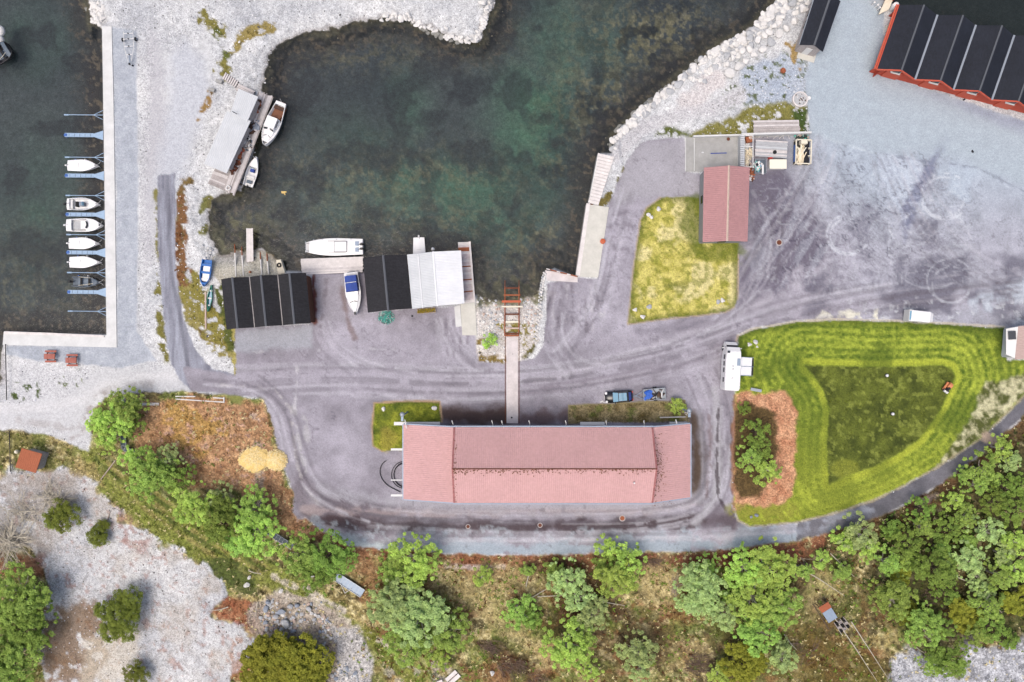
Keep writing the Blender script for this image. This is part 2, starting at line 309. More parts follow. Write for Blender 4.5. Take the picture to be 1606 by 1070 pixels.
# western forecourt
paint([(372, 520), (490, 510), (490, 545), (372, 550)], c(172, 172, 182), f=12, op=0.7)
paint([(492, 432), (568, 432), (575, 500), (500, 505)], c(160, 154, 164), f=12, op=0.6)
stroke([(512, 440), (508, 480), (500, 520)], 5, c(128, 120, 128), f=5, op=0.5, th=0.3)
stroke([(536, 450), (545, 500), (556, 530)], 7, c(132, 116, 118), f=6, op=0.6)
stroke([(490, 430), (492, 470), (495, 505)], 6, c(110, 70, 55), f=4, op=0.7)
for k in range(8): stroke([(700+k*6, 500), (698+k*6, 530), (702+k*5, 560)], 2.5, c(185, 180, 190) if k % 2 else c(130, 122, 134), f=3, op=0.45, th=0.3)
stroke([(465, 570), (466, 600), (462, 640)], 1.6, c(198, 194, 200), f=2, op=0.5)
stroke([(380, 553), (500, 548), (640, 548)], 1.6, c(186, 182, 190), f=2, op=0.5, th=0.4)
paint([(940, 486), (953, 486), (953, 498), (940, 498)], c(196, 192, 198), f=3, op=0.5, th=0.35, ts=6)
# east lane
stroke([(1096, 640), (1104, 740), (1096, 790)], 9, c(150, 146, 156), f=8, op=0.5)
stroke([(1122, 610), (1126, 700), (1124, 780), (1090, 820)], 10, c(182, 178, 186), f=9, op=0.7)
stroke([(1113, 640), (1114, 730), (1108, 780)], 5, c(128, 112, 116), f=5, op=0.55, th=0.25)
stroke([(1127, 640), (1124, 720), (1126, 780), (1146, 812)], 2, c(96, 88, 96), f=2, op=0.7)
stroke([(1149, 620), (1148, 790)], 4, c(122, 92, 84), f=3, op=0.6, th=0.3, ts=8)
paint([(1120, 790), (1150, 800), (1170, 828), (1100, 832)], c(128, 120, 130), f=14, op=0.7)
AC = C; am = AC.mean((0, 1)); AC = np.clip(am+(AC-am)*1.45, .03, .6)*np.array([.955, .99, .965]); C = Csave
LC = T3(c(112, 112, 124), c(170, 174, 186), fbm(16, 30, 4, sx=0.35, sy=4)); LC = T3(LC, c(100, 100, 110), sstep(5, 1, np.abs(GX-266-3*np.sin(GY/60)-np.maximum(GY-430, 0)*.2))*.5)
FC = T3(c(90, 90, 96), c(122, 121, 128), fbm(22, 31))
C = T3(C, 0*C+LC, mL) if False else C*(1-mL[..., None])+LC*mL[..., None]
C = C*(1-mA[..., None])+AC*mA[..., None]
C = C*(1-mF[..., None])+FC*mF[..., None]
stroke([(1250, 834), (1310, 818), (1360, 800)], 16, c(160, 166, 178), f=16, op=0.7, warp=8, th=0.3)
# ---------------------------------------------------------------- scrub land along the bottom
mS = sstep(-2, 2, sd_grid(SCRUB, 700)+2.5*(fbm(10, 33)-0.5)*2)
S = T3(c(104, 90, 54), c(188, 172, 116), np.clip(fbm(30, 34)*1.2-0.1, 0, 1))
S = T3(S, c(228, 214, 162), sstep(0.52, 0.8, fbm(7, 35, 3))*0.85)
S = T3(S, c(66, 58, 34), sstep(0.55, 0.8, fbm(9, 36, 3))*0.8)
S = T3(S, c(108, 128, 50), sstep(0.45, 0.7, fbm(36, 37))*0.6)
Csave = C; C = S
paint([(560, 880), (1300, 880), (1400, 960), (1380, 1100), (620, 1100), (560, 960)], c(136, 92, 62), f=30, warp=12, op=0.7, th=0.5, ts=34, tseed=222, tw=.2)
paint([(560, 880), (1300, 880), (1400, 960), (1380, 1100), (620, 1100), (560, 960)], c(92, 104, 48), f=30, warp=12, op=0.6, th=0.56, ts=24, tseed=223, tw=.15)
# reddish bank under the road
stroke([(470, 800), (500, 832), (545, 860), (640, 872), (760, 880), (900, 880), (1060, 884), (1180, 872), (1260, 862), (1330, 838), (1400, 815), (1480, 768), (1560, 705), (1620, 655)], 30, c(146, 92, 68), f=16, op=0.85, warp=8, th=0.25, ts=12)
stroke([(545, 862), (590, 900), (580, 930)], 40, c(150, 108, 76), f=24, op=0.75, warp=12)
stroke([(980, 880), (1100, 876), (1240, 868)], 20, c(122, 74, 56), f=12, op=0.8, warp=6)
stroke([(700, 890), (790, 889)], 6, c(214, 200, 194), f=5, op=0.8, warp=3)
stroke([(1440, 790), (1470, 775)], 8, c(214, 190, 186), f=5, op=0.8)
paint([(205, 640), (240, 628), (300, 622), (410, 632), (425, 660), (430, 700), (440, 740), (455, 775), (470, 810), (500, 835), (470, 850), (430, 830), (400, 800), (380, 770), (300, 765), (240, 730), (205, 690)], T3(c(148, 106, 76), c(204, 162, 122), fbm(8, 38)), f=10, warp=8, op=0.92)
paint([(260, 630), (330, 640), (380, 700), (300, 720), (250, 680)], c(176, 142, 72), f=14, op=0.7, th=0.5, ts=30, tseed=39)
paint([(210, 640), (420, 640), (430, 760), (300, 760)], c(196, 160, 140), f=6, op=0.8, th=0.72, ts=8, tseed=40)
stroke([(404, 700), (408, 740), (405, 780), (415, 800)], 12, c(170, 155, 140), f=6, op=0.8, warp=3, th=0.2, ts=8)
stroke([(380, 652), (392, 650), (408, 655)], 9, c(200, 180, 165), f=4, op=0.7, th=0.35, ts=7)
stroke([(416, 625), (424, 652), (434, 690), (444, 725)], 7, c(112, 95, 55), f=4, th=0.25, ts=8)
# rutted grass track running down to the right
paint([(118, 700), (150, 700), (200, 745), (300, 810), (380, 850), (450, 900), (600, 1000), (700, 1070), (640, 1070), (560, 1000), (420, 925), (350, 905), (240, 845), (150, 765)], c(128, 136, 60), f=10, op=0.85, warp=6)
for o_ in (0, 14, 28):
    stroke([(150+o_, 720-o_*.6), (230+o_, 790-o_*.6), (330+o_, 858-o_*.6), (400+o_, 900-o_*.6)], 6, c(70, 84, 34), f=5, op=0.75, warp=3, th=0.2)
    stroke([(146+o_, 728-o_*.6), (226+o_, 798-o_*.6), (326+o_, 866-o_*.6), (396+o_, 908-o_*.6)], 4, c(160, 145, 92), f=4, op=0.6, warp=3, th=0.3)
blob(365, 905, 42, 16, c(70, 84, 36), rot=0.6, op=0.85)
stroke([(430, 905), (470, 925), (520, 960), (560, 985), (620, 1020)], 9, c(206, 196, 182), f=5, op=0.75, warp=3, th=0.3)
stroke([(480, 922), (505, 940), (540, 958)], 9, c(210, 200, 188), f=5, op=0.8, warp=3)
paint([(-90, 676), (30, 678), (80, 684), (120, 705), (118, 740), (60, 738), (-90, 745)], c(116, 116, 62), f=10, op=0.7, th=0.3)
paint([(110, 715), (150, 730), (165, 765), (120, 745)], c(165, 148, 98), f=10, op=0.7)
paint(ROCKYLL, T3(c(184, 187, 192), c(224, 224, 222), fbm(60, 50)), f=6, warp=12, ws=22)
mR = sstep(-6, 6, sd_grid(ROCKYLL, 20))
mix(mR*sstep(0.60, 0.7, fbm(5, 51, 2))*0.28, c(120, 112, 106))
paint(ROCKYLL, c(160, 112, 96), f=4, th=0.72, ts=9, tseed=52, op=0.5)
paint(ROCKYLL, c(176, 160, 138), f=4, th=0.5, ts=60, tseed=53, op=0.35, tw=.3)
paint([(60, 960), (130, 940), (190, 985), (150, 1070), (60, 1070)], c(128, 98, 62), f=22, warp=12, op=0.8, th=0.3, ts=16)
paint([(130, 1000), (220, 990), (210, 1070), (130, 1070)], c(205, 195, 175), f=22, warp=8, op=0.6)
paint([(180, 790), (235, 840), (230, 870), (200, 860), (175, 830)], c(160, 118, 110), f=14, op=0.6, th=0.4, ts=8)
paint([(-90, 745), (130, 745), (80, 870), (60, 900), (-90, 900)], c(148, 138, 128), f=26, op=0.55, th=0.25)
paint([(-90, 862), (70, 870), (72, 905), (-90, 905)], c(128, 72, 48), f=14, op=0.7, th=0.3)
paint([(330, 960), (352, 938), (400, 945), (410, 1000), (385, 985)], c(150, 88, 62), f=8, warp=6, op=0.85)
paint([(360, 1000), (400, 1010), (395, 1070), (365, 1070)], c(165, 110, 70), f=10, warp=8, op=0.6, th=0.35)
paint(ROCKPILE, T3(c(150, 132, 118), c(202, 192, 180), fbm(12, 53)), f=8, warp=6, op=0.9)
paint([(520, 985), (560, 985), (584, 1030), (580, 1200), (510, 1200), (530, 1050)], c(196, 194, 192), f=8, op=0.9, warp=4)
paint([(600, 1040), (700, 1020), (720, 1070), (600, 1200)], c(185, 178, 165), f=14, op=0.6, th=0.42, ts=14)
paint([(1395, 1035), (1430, 1010), (1450, 1030), (1500, 1060), (1510, 1000), (1560, 1015), (1606, 1000), (1760, 990), (1760, 1200), (1390, 1200)], T3(c(150, 152, 158), c(214, 216, 220), fbm(7, 54)), f=10, warp=8)
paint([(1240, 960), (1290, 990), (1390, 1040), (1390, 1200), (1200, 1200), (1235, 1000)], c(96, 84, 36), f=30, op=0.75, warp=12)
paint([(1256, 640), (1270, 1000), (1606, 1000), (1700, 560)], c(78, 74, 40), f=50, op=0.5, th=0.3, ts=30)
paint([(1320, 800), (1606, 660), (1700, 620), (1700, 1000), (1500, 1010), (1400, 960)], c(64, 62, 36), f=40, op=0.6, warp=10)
# pale dead grass and dark gaps amid the thicket
for q in ((810, 905, 60, 22, 0.1), (780, 965, 45, 18, 0.5), (1030, 925, 34, 32, 0), (850, 1020, 60, 16, 0.6), (730, 920, 50, 30, 0.3), (1075, 1020, 30, 20, 0), (1290, 930, 30, 34, 0.3), (1050, 900, 46, 20, 0)):
    blob(q[0], q[1], q[2], q[3], c(190, 172, 122), rot=q[4], op=0.5, f=1.0)
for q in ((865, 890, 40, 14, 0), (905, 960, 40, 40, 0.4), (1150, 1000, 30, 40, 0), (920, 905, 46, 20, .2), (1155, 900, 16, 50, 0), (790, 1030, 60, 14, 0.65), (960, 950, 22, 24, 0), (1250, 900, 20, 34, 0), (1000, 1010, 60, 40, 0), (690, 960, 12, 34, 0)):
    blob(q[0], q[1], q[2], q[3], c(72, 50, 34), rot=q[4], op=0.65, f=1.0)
S = C; C = Csave
C = C*(1-mS[..., None])+S*mS[..., None]
C0 = C
# ---------------------------------------------------------------- lawns and beds
sY = sd_grid(YLAWN)+1.5*(fbm(8, 60)-0.5)*2
Y = T3(c(158, 156, 60), c(224, 212, 124), fbm(10, 61)); Y = T3(Y, c(232, 220, 164), sstep(0.5, 0.75, fbm(30, 62))*0.7)
Y = T3(Y, c(120, 128, 40), sstep(0.55, 0.75, fbm(6, 63, 3))*0.6)
Y = T3(Y, c(88, 100, 30), sstep(12, 2, sY)*0.7)
m = sstep(-1.5, 1.5, sY); C = C*(1-m[..., None])+Y*m[..., None]
blob(1088, 350, 22, 44, c(92, 106, 32), op=0.75, f=0.6)
blob(1130, 395, 34, 16, c(104, 116, 36), op=0.65, f=0.7)
blob(1058, 448, 20, 6, c(110, 115, 50), op=0.6)
sG = sd_grid(GLAWN, 20)+1.5*(fbm(8, 64)-0.5)*2; sU = sd_grid(UNMOWN, 400)
st = 0.5+0.5*np.sin(sU/1.9+1.6*(fbm(120, 65)-0.5)*2); st = np.clip(st*.6+.5*(0.5+0.5*np.sin(sU/6.3+1.0))*fbm(40, 164)*1.4-.1, 0, 1)
G = T3(c(80, 104, 26), c(184, 198, 72), np.clip(0.22+st*0.8*(.35+.65*fbm(16, 66))+0.5*(fbm(4, 67, 2)-0.5), 0, 1))
G = T3(G, c(176, 186, 62), sstep(-13, -7, sU)*sstep(0, -3, sU)*0.75)
G = T3(G, c(74, 96, 26), sstep(0.45, 0.7, fbm(70, 68))*0.6)
G = T3(G, c(176, 182, 64), sstep(600, 780, GY+.25*(1300-GX))*.3)
G = T3(G, c(70, 88, 22), sstep(14, 2, sG)*0.7*sstep(600, 520, GY))
U = T3(c(58, 68, 20), c(106, 116, 42), fbm(16, 69)); U = T3(U, c(136, 146, 64), sstep(0.6, 0.85, fbm(7, 70, 3))*0.7)
U = T3(U, c(140, 146, 52), sstep(12, 4, np.hypot(GX-1325, (GY-735)*1.5)-14)*0.6)
m = sstep(-1.5, 1.5, sU+2*(fbm(8, 72)-0.5)); G = G*(1-m[..., None])+U*m[..., None]
m = sstep(-1.5, 1.5, sG); C = C*(1-m[..., None])+G*m[..., None]
paint([(1470, 732), (1500, 690), (1530, 640), (1545, 600), (1590, 590), (1700, 560), (1606, 620), (1540, 686)], T3(c(86, 92, 44), c(212, 208, 168), np.clip(fbm(9, 73, 3)*1.6-0.35, 0, 1)), f=8, warp=5)
paint(CAMPBED, T3(c(178, 122, 90), c(218, 170, 132), fbm(10, 74)), f=7, warp=5)
paint([(1152, 640), (1180, 632), (1215, 650), (1222, 690), (1215, 750), (1190, 778), (1160, 785), (1152, 760)], c(96, 78, 46), f=10, warp=6)
stroke([(1151, 800), (1200, 812), (1240, 800)], 24, c(146, 146, 60), f=10, op=0.7, th=0.25, ts=9)
m = sstep(-1.5, 1.5, sd_grid(SLAWN)+1.2*(fbm(8, 75)-0.5)*2); SL = T3(c(70, 88, 24), c(150, 156, 50), fbm(12, 76)); SL = T3(SL, c(64, 80, 24), sstep(645, 635, GY+0.1*(GX-600))*sstep(605, 640, GX)*0.7)
C = C*(1-m[..., None])+SL*m[..., None]
blob(612, 690, 18, 16, c(168, 152, 70), op=0.5)
m = sstep(-1.5, 1.5, sd_grid(CARBED)+1.2*(fbm(8, 77)-0.5)*2); CB = T3(c(104, 90, 48), c(176, 160, 120), fbm(9, 78)); CB = T3(CB, c(96, 112, 40), sstep(0.5, 0.7, fbm(20, 79))*0.7)
C = C*(1-m[..., None])+CB*m[..., None]
# edging lines of the lawns
EDGE = c(178, 160, 140)
stroke(YLAWN[:1]+YLAWN[::-1][:10], 2.2, EDGE, f=2, warp=0.6, op=0.9)
stroke([(1157, 470), (1158, 400)], 2.2, EDGE, f=2, warp=0.6)
stroke([(1157, 527), (1180, 516), (1250, 504), (1310, 501), (1400, 503), (1480, 507), (1576, 513)], 3, c(196, 186, 166), f=2, warp=1, op=0.8)
stroke([(1157, 527), (1152, 545)], 3, EDGE, f=2, warp=0.6)
stroke([(1151, 797), (1158, 816), (1175, 826), (1250, 819), (1310, 805), (1370, 785), (1420, 761), (1470, 733), (1540, 687), (1606, 621)], 3, c(170, 158, 128), f=2, warp=1.2, op=0.8)
stroke([(1151, 797), (1149, 740), (1152, 620)], 3, c(150, 110, 92), f=2, warp=1, op=0.8)
stroke([SLAWN[-2], SLAWN[-1], SLAWN[0], SLAWN[1], SLAWN[2], SLAWN[3]], 2.6, c(176, 150, 118), f=2, warp=0.8)
stroke([SLAWN[-2], SLAWN[-3]], 2.6, c(176, 150, 118), f=2, warp=0.8)
stroke([CARBED[-1], CARBED[0], CARBED[1], CARBED[2], CARBED[3]], 2, c(150, 138, 96), f=2, warp=0.8)
stroke([(366, 512), (368, 590)], 2, c(170, 160, 90), f=2)
stroke([(1548, 684), (1562, 690)], 14, c(190, 168, 150), f=7, warp=5, op=0.85)
# concrete pad under the two boat rails
paint(BAYPAD, T3(c(176, 172, 158), c(196, 194, 182), fbm(14, 80)), f=3, warp=2)
blob(364, 405, 26, 10, c(170, 168, 165), op=0.7)
stroke([(348, 394), (370, 389), (424, 396), (442, 410)], 7, c(130, 118, 84), f=5, th=0.3, ts=8)
# ---------------------------------------------------------------- sea bed
B = T3(c(60, 66, 72), c(80, 87, 90), fbm(90, 90))
deep = sstep(10, 70, sw)
gm = np.zeros(GX.shape)
for (x, y, rx, ry, a) in ((830, 190, 60, 95, .9), (870, 90, 60, 90, .6), (640, 180, 40, 60, .45), (700, 300, 190, 60, .6), (780, 340, 70, 50, .8), (560, 240, 90, 60, .25), (560, 330, 90, 40, .3), (940, 60, 50, 80, .3), (60, 60, 60, 60, .3), (60, 340, 70, 120, .3), (100, 260, 30, 60, .2)):
    q = ((GX-x)/rx)**2+((GY-y)/ry)**2
    gm = np.maximum(gm, a*np.exp(-q))
gm = np.clip(gm*(0.5+1.0*fbm(36, 91)), 0, 1)
B = T3(B, c(82, 120, 100), gm*.9)
weed = sstep(0.48, 0.7, fbm(22, 92, 5))
wz = np.zeros(GX.shape)
for (x, y, rx, ry, a) in ((960, 170, 90, 90, .9), (1040, 60, 120, 60, 1), (880, 260, 40, 40, .6), (620, 280, 220, 50, .5), (840, 400, 60, 60, .8), (620, 350, 200, 40, .5), (720, 60, 90, 40, .5), (40, 460, 160, 90, .35), (380, 400, 50, 60, .6), (560, 80, 120, 30, .5)):
    wz = np.maximum(wz, a*np.exp(-((GX-x)/rx)**2-((GY-y)/ry)**2))
B = T3(B, c(116, 112, 86), wz*sstep(0.45, 0.7, fbm(9, 93, 4))*0.8); B = T3(B, c(150, 144, 116), wz*sstep(0.64, 0.78, fbm(5, 193, 3))*0.6)
B = T3(B, c(32, 33, 36), wz*weed*0.85)
dk = sstep(0.5, 0.75, fbm(46, 94, 4)); B = T3(B, c(46, 48, 54), dk*0.6)
B = T3(B, c(58, 52, 50), sstep(60, 8, sw)*0.75)
B = T3(B, c(120, 108, 92), sstep(60, 6, sw)*sstep(0.68, 0.8, fbm(6, 95, 3))*0.7)
B = T3(B, c(126, 122, 92), sstep(16, 0, sw)*0.5*(1-hardw))
sh2 = np.exp(-((GX-370)/60)**2-((GY-370)/50)**2)+0.8*np.exp(-((GX-795)/60)**2-((GY-450)/26)**2)
B = T3(B, c(112, 110, 80), np.clip(sh2, 0, 1)*sstep(0.35, 0.6, fbm(14, 96, 4))*0.8)
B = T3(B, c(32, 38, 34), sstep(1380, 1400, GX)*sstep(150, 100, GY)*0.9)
B = B*(0.84+0.2*fbm(5, 97, 2)[..., None])
WB_K = 2.1
mW = sstep(-1.5, 1.5, sw)
C = C*(1-mW[..., None])+B*WB_K*mW[..., None]
# wet dark rim along the natural shore
rim = sstep(7, 2, np.abs(sw+1))*(1-hardw); C = C*(1-0.35*rim[..., None])+c(88, 66, 50)*0.35*rim[..., None]

# small relief of the rough land
soft = mS*(1-mA)*(1-mF)*(1-sstep(-2, 2, sG))
HZ = HZ+soft*(0.35*(fbm(60, 98)-0.5)+0.12*(fbm(9, 99)-0.5))*(sw < -20)
HZ = HZ+(1-mA)*(1-mF)*(1-mL)*(sw < 0)*(0.05*(fbm(8, 100)-0.5))*(1-hardw)
def hz(px, py):
    i = int(np.clip((px-gx[0])/STEP, 0, len(gx)-2)); j = int(np.clip((py-gy[0])/STEP, 0, len(gy)-2))
    return float(HZ[j, i])
def G0(px, py):
    z = hz(px, py); return W(px, py, z)
# ---------------------------------------------------------------- labels: which cells belong to which piece of the setting
LAB = np.zeros(GX.shape, int)
LAB[mS > 0.5] = 5
LAB[(sstep(-6, 6, sd_grid(ROCKYLL, 20)) > 0.5) & (mS > 0.5)] = 7
LAB[mL > 0.5] = 2; LAB[mA > 0.5] = 1; LAB[mF > 0.5] = 3
LAB[sd_grid(YLAWN) > 0] = 4; LAB[sG > 0] = 6; LAB[sd_grid(SLAWN) > 0] = 8; LAB[sd_grid(CARBED) > 0] = 9; LAB[sd_grid(CAMPBED) > 0] = 10
DRIVE = [(240, 60), (262, 80), (330, 60), (338, 120), (305, 225), (280, 272), (246, 272), (245, 340), (236, 400), (228, 300), (236, 160)]
DRIVE2 = [(-90, 632), (20, 630), (90, 622), (160, 580), (240, 572), (274, 578), (300, 612), (200, 614), (160, 626), (146, 645), (138, 700), (80, 672), (-90, 668)]
LAB[(np.maximum(sd_grid(DRIVE), sd_grid(DRIVE2))+14*(fbm(14, 301)-.5) > 0) & (LAB == 0)] = 12
LAB[sd_grid(STRIPGRAVEL) > 0] = 12
LAB[sw > 0] = 11
# ------------------------------------------------------------------ materials
def mat(name, base=None, rough=0.8, metal=0.0, attr=False, noise=None, bump=None, vor=None, alpha=None, spec=0.3, streak=None):
    """base colour (or the 'Col' attribute) with procedural grain: noise=(scale, amount), vor=(scale, amount), bump=(scale, strength)"""
    m = bpy.data.materials.new(name); m.use_nodes = True
    n = m.node_tree.nodes; l = m.node_tree.links; b = n['Principled BSDF']
    b.inputs['Roughness'].default_value = rough; b.inputs['Metallic'].default_value = metal
    b.inputs['Specular IOR Level'].default_value = spec
    geo = n.new('ShaderNodeTexCoord'); crd = geo.outputs['Object']
    if attr:
        a = n.new('ShaderNodeAttribute'); a.attribute_name = 'Col'; col = a.outputs['Color']
    else:
        rgb = n.new('ShaderNodeRGB'); rgb.outputs[0].default_value = (*[float(x) for x in base], 1); col = rgb.outputs[0]
    def mul(col, fac, lo, hi):
        mr = n.new('ShaderNodeMapRange'); mr.inputs['From Min'].default_value = 0.25; mr.inputs['From Max'].default_value = 0.75
        mr.inputs['To Min'].default_value = lo; mr.inputs['To Max'].default_value = hi; l.new(fac, mr.inputs['Value'])
        vm = n.new('ShaderNodeVectorMath'); vm.operation = 'SCALE'; l.new(col, vm.inputs[0]); l.new(mr.outputs[0], vm.inputs['Scale']); return vm.outputs[0]
    for (s, am) in (noise if isinstance(noise, list) else [noise] if noise else []):
        t = n.new('ShaderNodeTexNoise'); t.inputs['Scale'].default_value = s; t.inputs['Detail'].default_value = 3; l.new(crd, t.inputs['Vector'])
        col = mul(col, t.outputs[0], 1-am, 1+am)
    if streak:
        mp = n.new('ShaderNodeMapping'); mp.inputs['Scale'].default_value = streak[1]; l.new(crd, mp.inputs[0])
        t = n.new('ShaderNodeTexNoise'); t.inputs['Scale'].default_value = streak[0]; t.inputs['Detail'].default_value = 4; l.new(mp.outputs[0], t.inputs['Vector'])
        col = mul(col, t.outputs[0], 1-streak[2], 1+streak[2])
    if vor:
        t = n.new('ShaderNodeTexVoronoi'); t.inputs['Scale'].default_value = vor[0]; l.new(crd, t.inputs['Vector'])
        sp = n.new('ShaderNodeSeparateColor'); l.new(t.outputs['Color'], sp.inputs[0])
        mr = n.new('ShaderNodeMapRange'); mr.inputs['To Min'].default_value = 1-vor[1]; mr.inputs['To Max'].default_value = 1+vor[1]*0.7
        l.new(sp.outputs[0], mr.inputs['Value'])
        vm = n.new('ShaderNodeVectorMath'); vm.operation = 'SCALE'; l.new(col, vm.inputs[0]); l.new(mr.outputs[0], vm.inputs['Scale']); col = vm.outputs[0]
    l.new(col, b.inputs['Base Color'])
    if bump:
        t = n.new('ShaderNodeTexNoise'); t.inputs['Scale'].default_value = bump[0]; t.inputs['Detail'].default_value = 4; l.new(crd, t.inputs['Vector'])
        bp = n.new('ShaderNodeBump'); bp.inputs['Strength'].default_value = bump[1]; bp.inputs['Distance'].default_value = 0.1
        l.new(t.outputs[0], bp.inputs['Height']); l.new(bp.outputs[0], b.inputs['Normal'])
    return m
def structure(o, kind='structure'): o['kind'] = kind; return o

def grid_piece(name, sel, m, zoff=0.0):
    q = sel[:-1, :-1]
    jj, ii = np.nonzero(q)
    nx = len(gx)
    v00 = jj*nx+ii
    quads = np.stack([v00, v00+nx, v00+nx+1, v00+1], 1)
    used, inv = np.unique(quads, return_inverse=True)
    inv = inv.reshape(quads.shape)
    fx, fy, fz, fc = GX.ravel()[used], GY.ravel()[used], HZ.ravel()[used], C.reshape(-1, 3)[used]
    s = (H-fz)/H/10
    co = np.stack([(fx-803)*s, (535-fy)*s, fz+zoff], 1)
    me = bpy.data.meshes.new(name)
    me.vertices.add(len(used)); me.vertices.foreach_set('co', co.ravel().astype(np.float32))
    me.loops.add(quads.size); me.loops.foreach_set('vertex_index', inv.ravel().astype(np.int32))
    me.polygons.add(len(quads)); me.polygons.foreach_set('loop_start', np.arange(0, quads.size, 4, dtype=np.int32))
    me.update(calc_edges=True)
    me.polygons.foreach_set('use_smooth', np.ones(len(quads), bool))
    a = me.color_attributes.new('Col', 'FLOAT_COLOR', 'POINT')
    a.data.foreach_set('color', np.concatenate([fc, np.ones((len(used), 1))], 1).ravel().astype(np.float32))
    me.materials.append(m)
    o = bpy.data.objects.new(name, me); COL.objects.link(o); return structure(o)

M = {}
M['gravel'] = mat('pale_gravel', attr=True, vor=(6.5, 0.30), noise=[(10, 0.26), (1.2, 0.05)], bump=(6, 0.5), rough=0.9)
M['asphalt'] = mat('worn_asphalt', attr=True, vor=(8, 0.12), noise=[(0.8, 0.06), (3, 0.08), (9, 0.16)], bump=(10, 0.12), rough=0.85)
M['scrub'] = mat('dry_scrub_soil', attr=True, vor=(4.5, 0.40), noise=[(2, 0.22), (8, 0.35)], bump=(4, 0.7), rough=0.95)
M['turf'] = mat('turf', attr=True, vor=(6, 0.22), noise=[(2.5, 0.14), (8, 0.3)], bump=(7, 0.6), rough=0.95)
M['fine'] = mat('fine_crushed_stone', attr=True, vor=(6, 0.16), noise=[(2, 0.04)], bump=(9, 0.3), rough=0.9)
M['bed'] = mat('sea_bed', attr=True, vor=(5, 0.16), noise=[(1.5, 0.18), (0.4, 0.08), (6, 0.22)], rough=0.9)
for name, lab, mm in (('gravel_ground', 0, 'gravel'), ('asphalt_yard', 1, 'asphalt'), ('asphalt_lane', 2, 'asphalt'), ('footpath', 3, 'asphalt'), ('yellow_lawn', 4, 'turf'), ('scrub_ground', 5, 'scrub'), ('green_lawn', 6, 'turf'),
                      ('rocky_ground', 7, 'gravel'), ('corner_lawn', 8, 'turf'), ('planting_bed', 9, 'scrub'), ('bark_bed', 10, 'scrub'), ('sea_bed', 11, 'bed'), ('gravel_path', 12, 'fine')):
    grid_piece(name, LAB == lab, M[mm])
# water sheet
wm = bpy.data.materials.new('sea_water'); wm.use_nodes = True
n = wm.node_tree.nodes; l = wm.node_tree.links; n.clear()
out = n.new('ShaderNodeOutputMaterial'); tr = n.new('ShaderNodeBsdfTransparent'); tr.inputs[0].default_value = (0.745, 0.755, 0.75, 1)
df = n.new('ShaderNodeBsdfDiffuse'); df.inputs[0].default_value = (0.020, 0.032, 0.036, 1)
gl = n.new('ShaderNodeBsdfGlossy'); gl.inputs['Roughness'].default_value = 0.08
m1 = n.new('ShaderNodeMixShader'); m1.inputs[0].default_value = 0.15; l.new(tr.outputs[0], m1.inputs[1]); l.new(df.outputs[0], m1.inputs[2])
m2 = n.new('ShaderNodeMixShader'); fr = n.new('ShaderNodeFresnel'); fr.inputs[0].default_value = 1.33
l.new(fr.outputs[0], m2.inputs[0]); l.new(m1.outputs[0], m2.inputs[1]); l.new(gl.outputs[0], m2.inputs[2])
nz = n.new('ShaderNodeTexNoise'); nz.inputs['Scale'].default_value = 1.6; nz.inputs['Detail'].default_value = 3
tc = n.new('ShaderNodeTexCoord'); l.new(tc.outputs['Object'], nz.inputs['Vector'])
bp = n.new('ShaderNodeBump'); bp.inputs['Strength'].default_value = 0.5; bp.inputs['Distance'].default_value = 0.1
l.new(nz.outputs[0], bp.inputs['Height']); l.new(bp.outputs[0], gl.inputs['Normal']); l.new(bp.outputs[0], fr.inputs['Normal'])
l.new(m2.outputs[0], out.inputs[0])
def sheet(name, x0, y0, x1, y1, z, m):
    me = bpy.data.meshes.new(name); me.from_pydata([(x0, y0, z), (x1, y0, z), (x1, y1, z), (x0, y1, z)], [], [(0, 1, 2, 3)]); me.materials.append(m)
    o = bpy.data.objects.new(name, me); COL.objects.link(o); return structure(o)
XL, XR, YB, YT = -87.3, 87.3, -60.4, 60.4
sheet('water', -1500, -40, 1500, 1500, WATER_Z, wm)
M['farbed'] = mat('far_sea_bed', c(60, 68, 70)*0.5, noise=(0.05, 0.3))
M['farland'] = mat('far_scrub_land', c(92, 92, 50), noise=[(0.06, 0.4), (0.9, 0.3)], rough=0.95)
sheet('far_sea_bed', -1500, 55, 1500, 1500, -4.0, M['farbed'])
sheet('far_sea_bed', -1500, -15, XL+0.6, 55, -4.0, M['farbed'])
sheet('far_land', XL-900, -1500, XR+900, YB+0.6, -0.25, M['farland'])
sheet('far_land', XR-0.6, YB+0.6, 900, 30, -0.25, M['farland'])
sheet('far_land', -900, YB+0.6, XL+0.6, -14, -0.25, M['farland'])
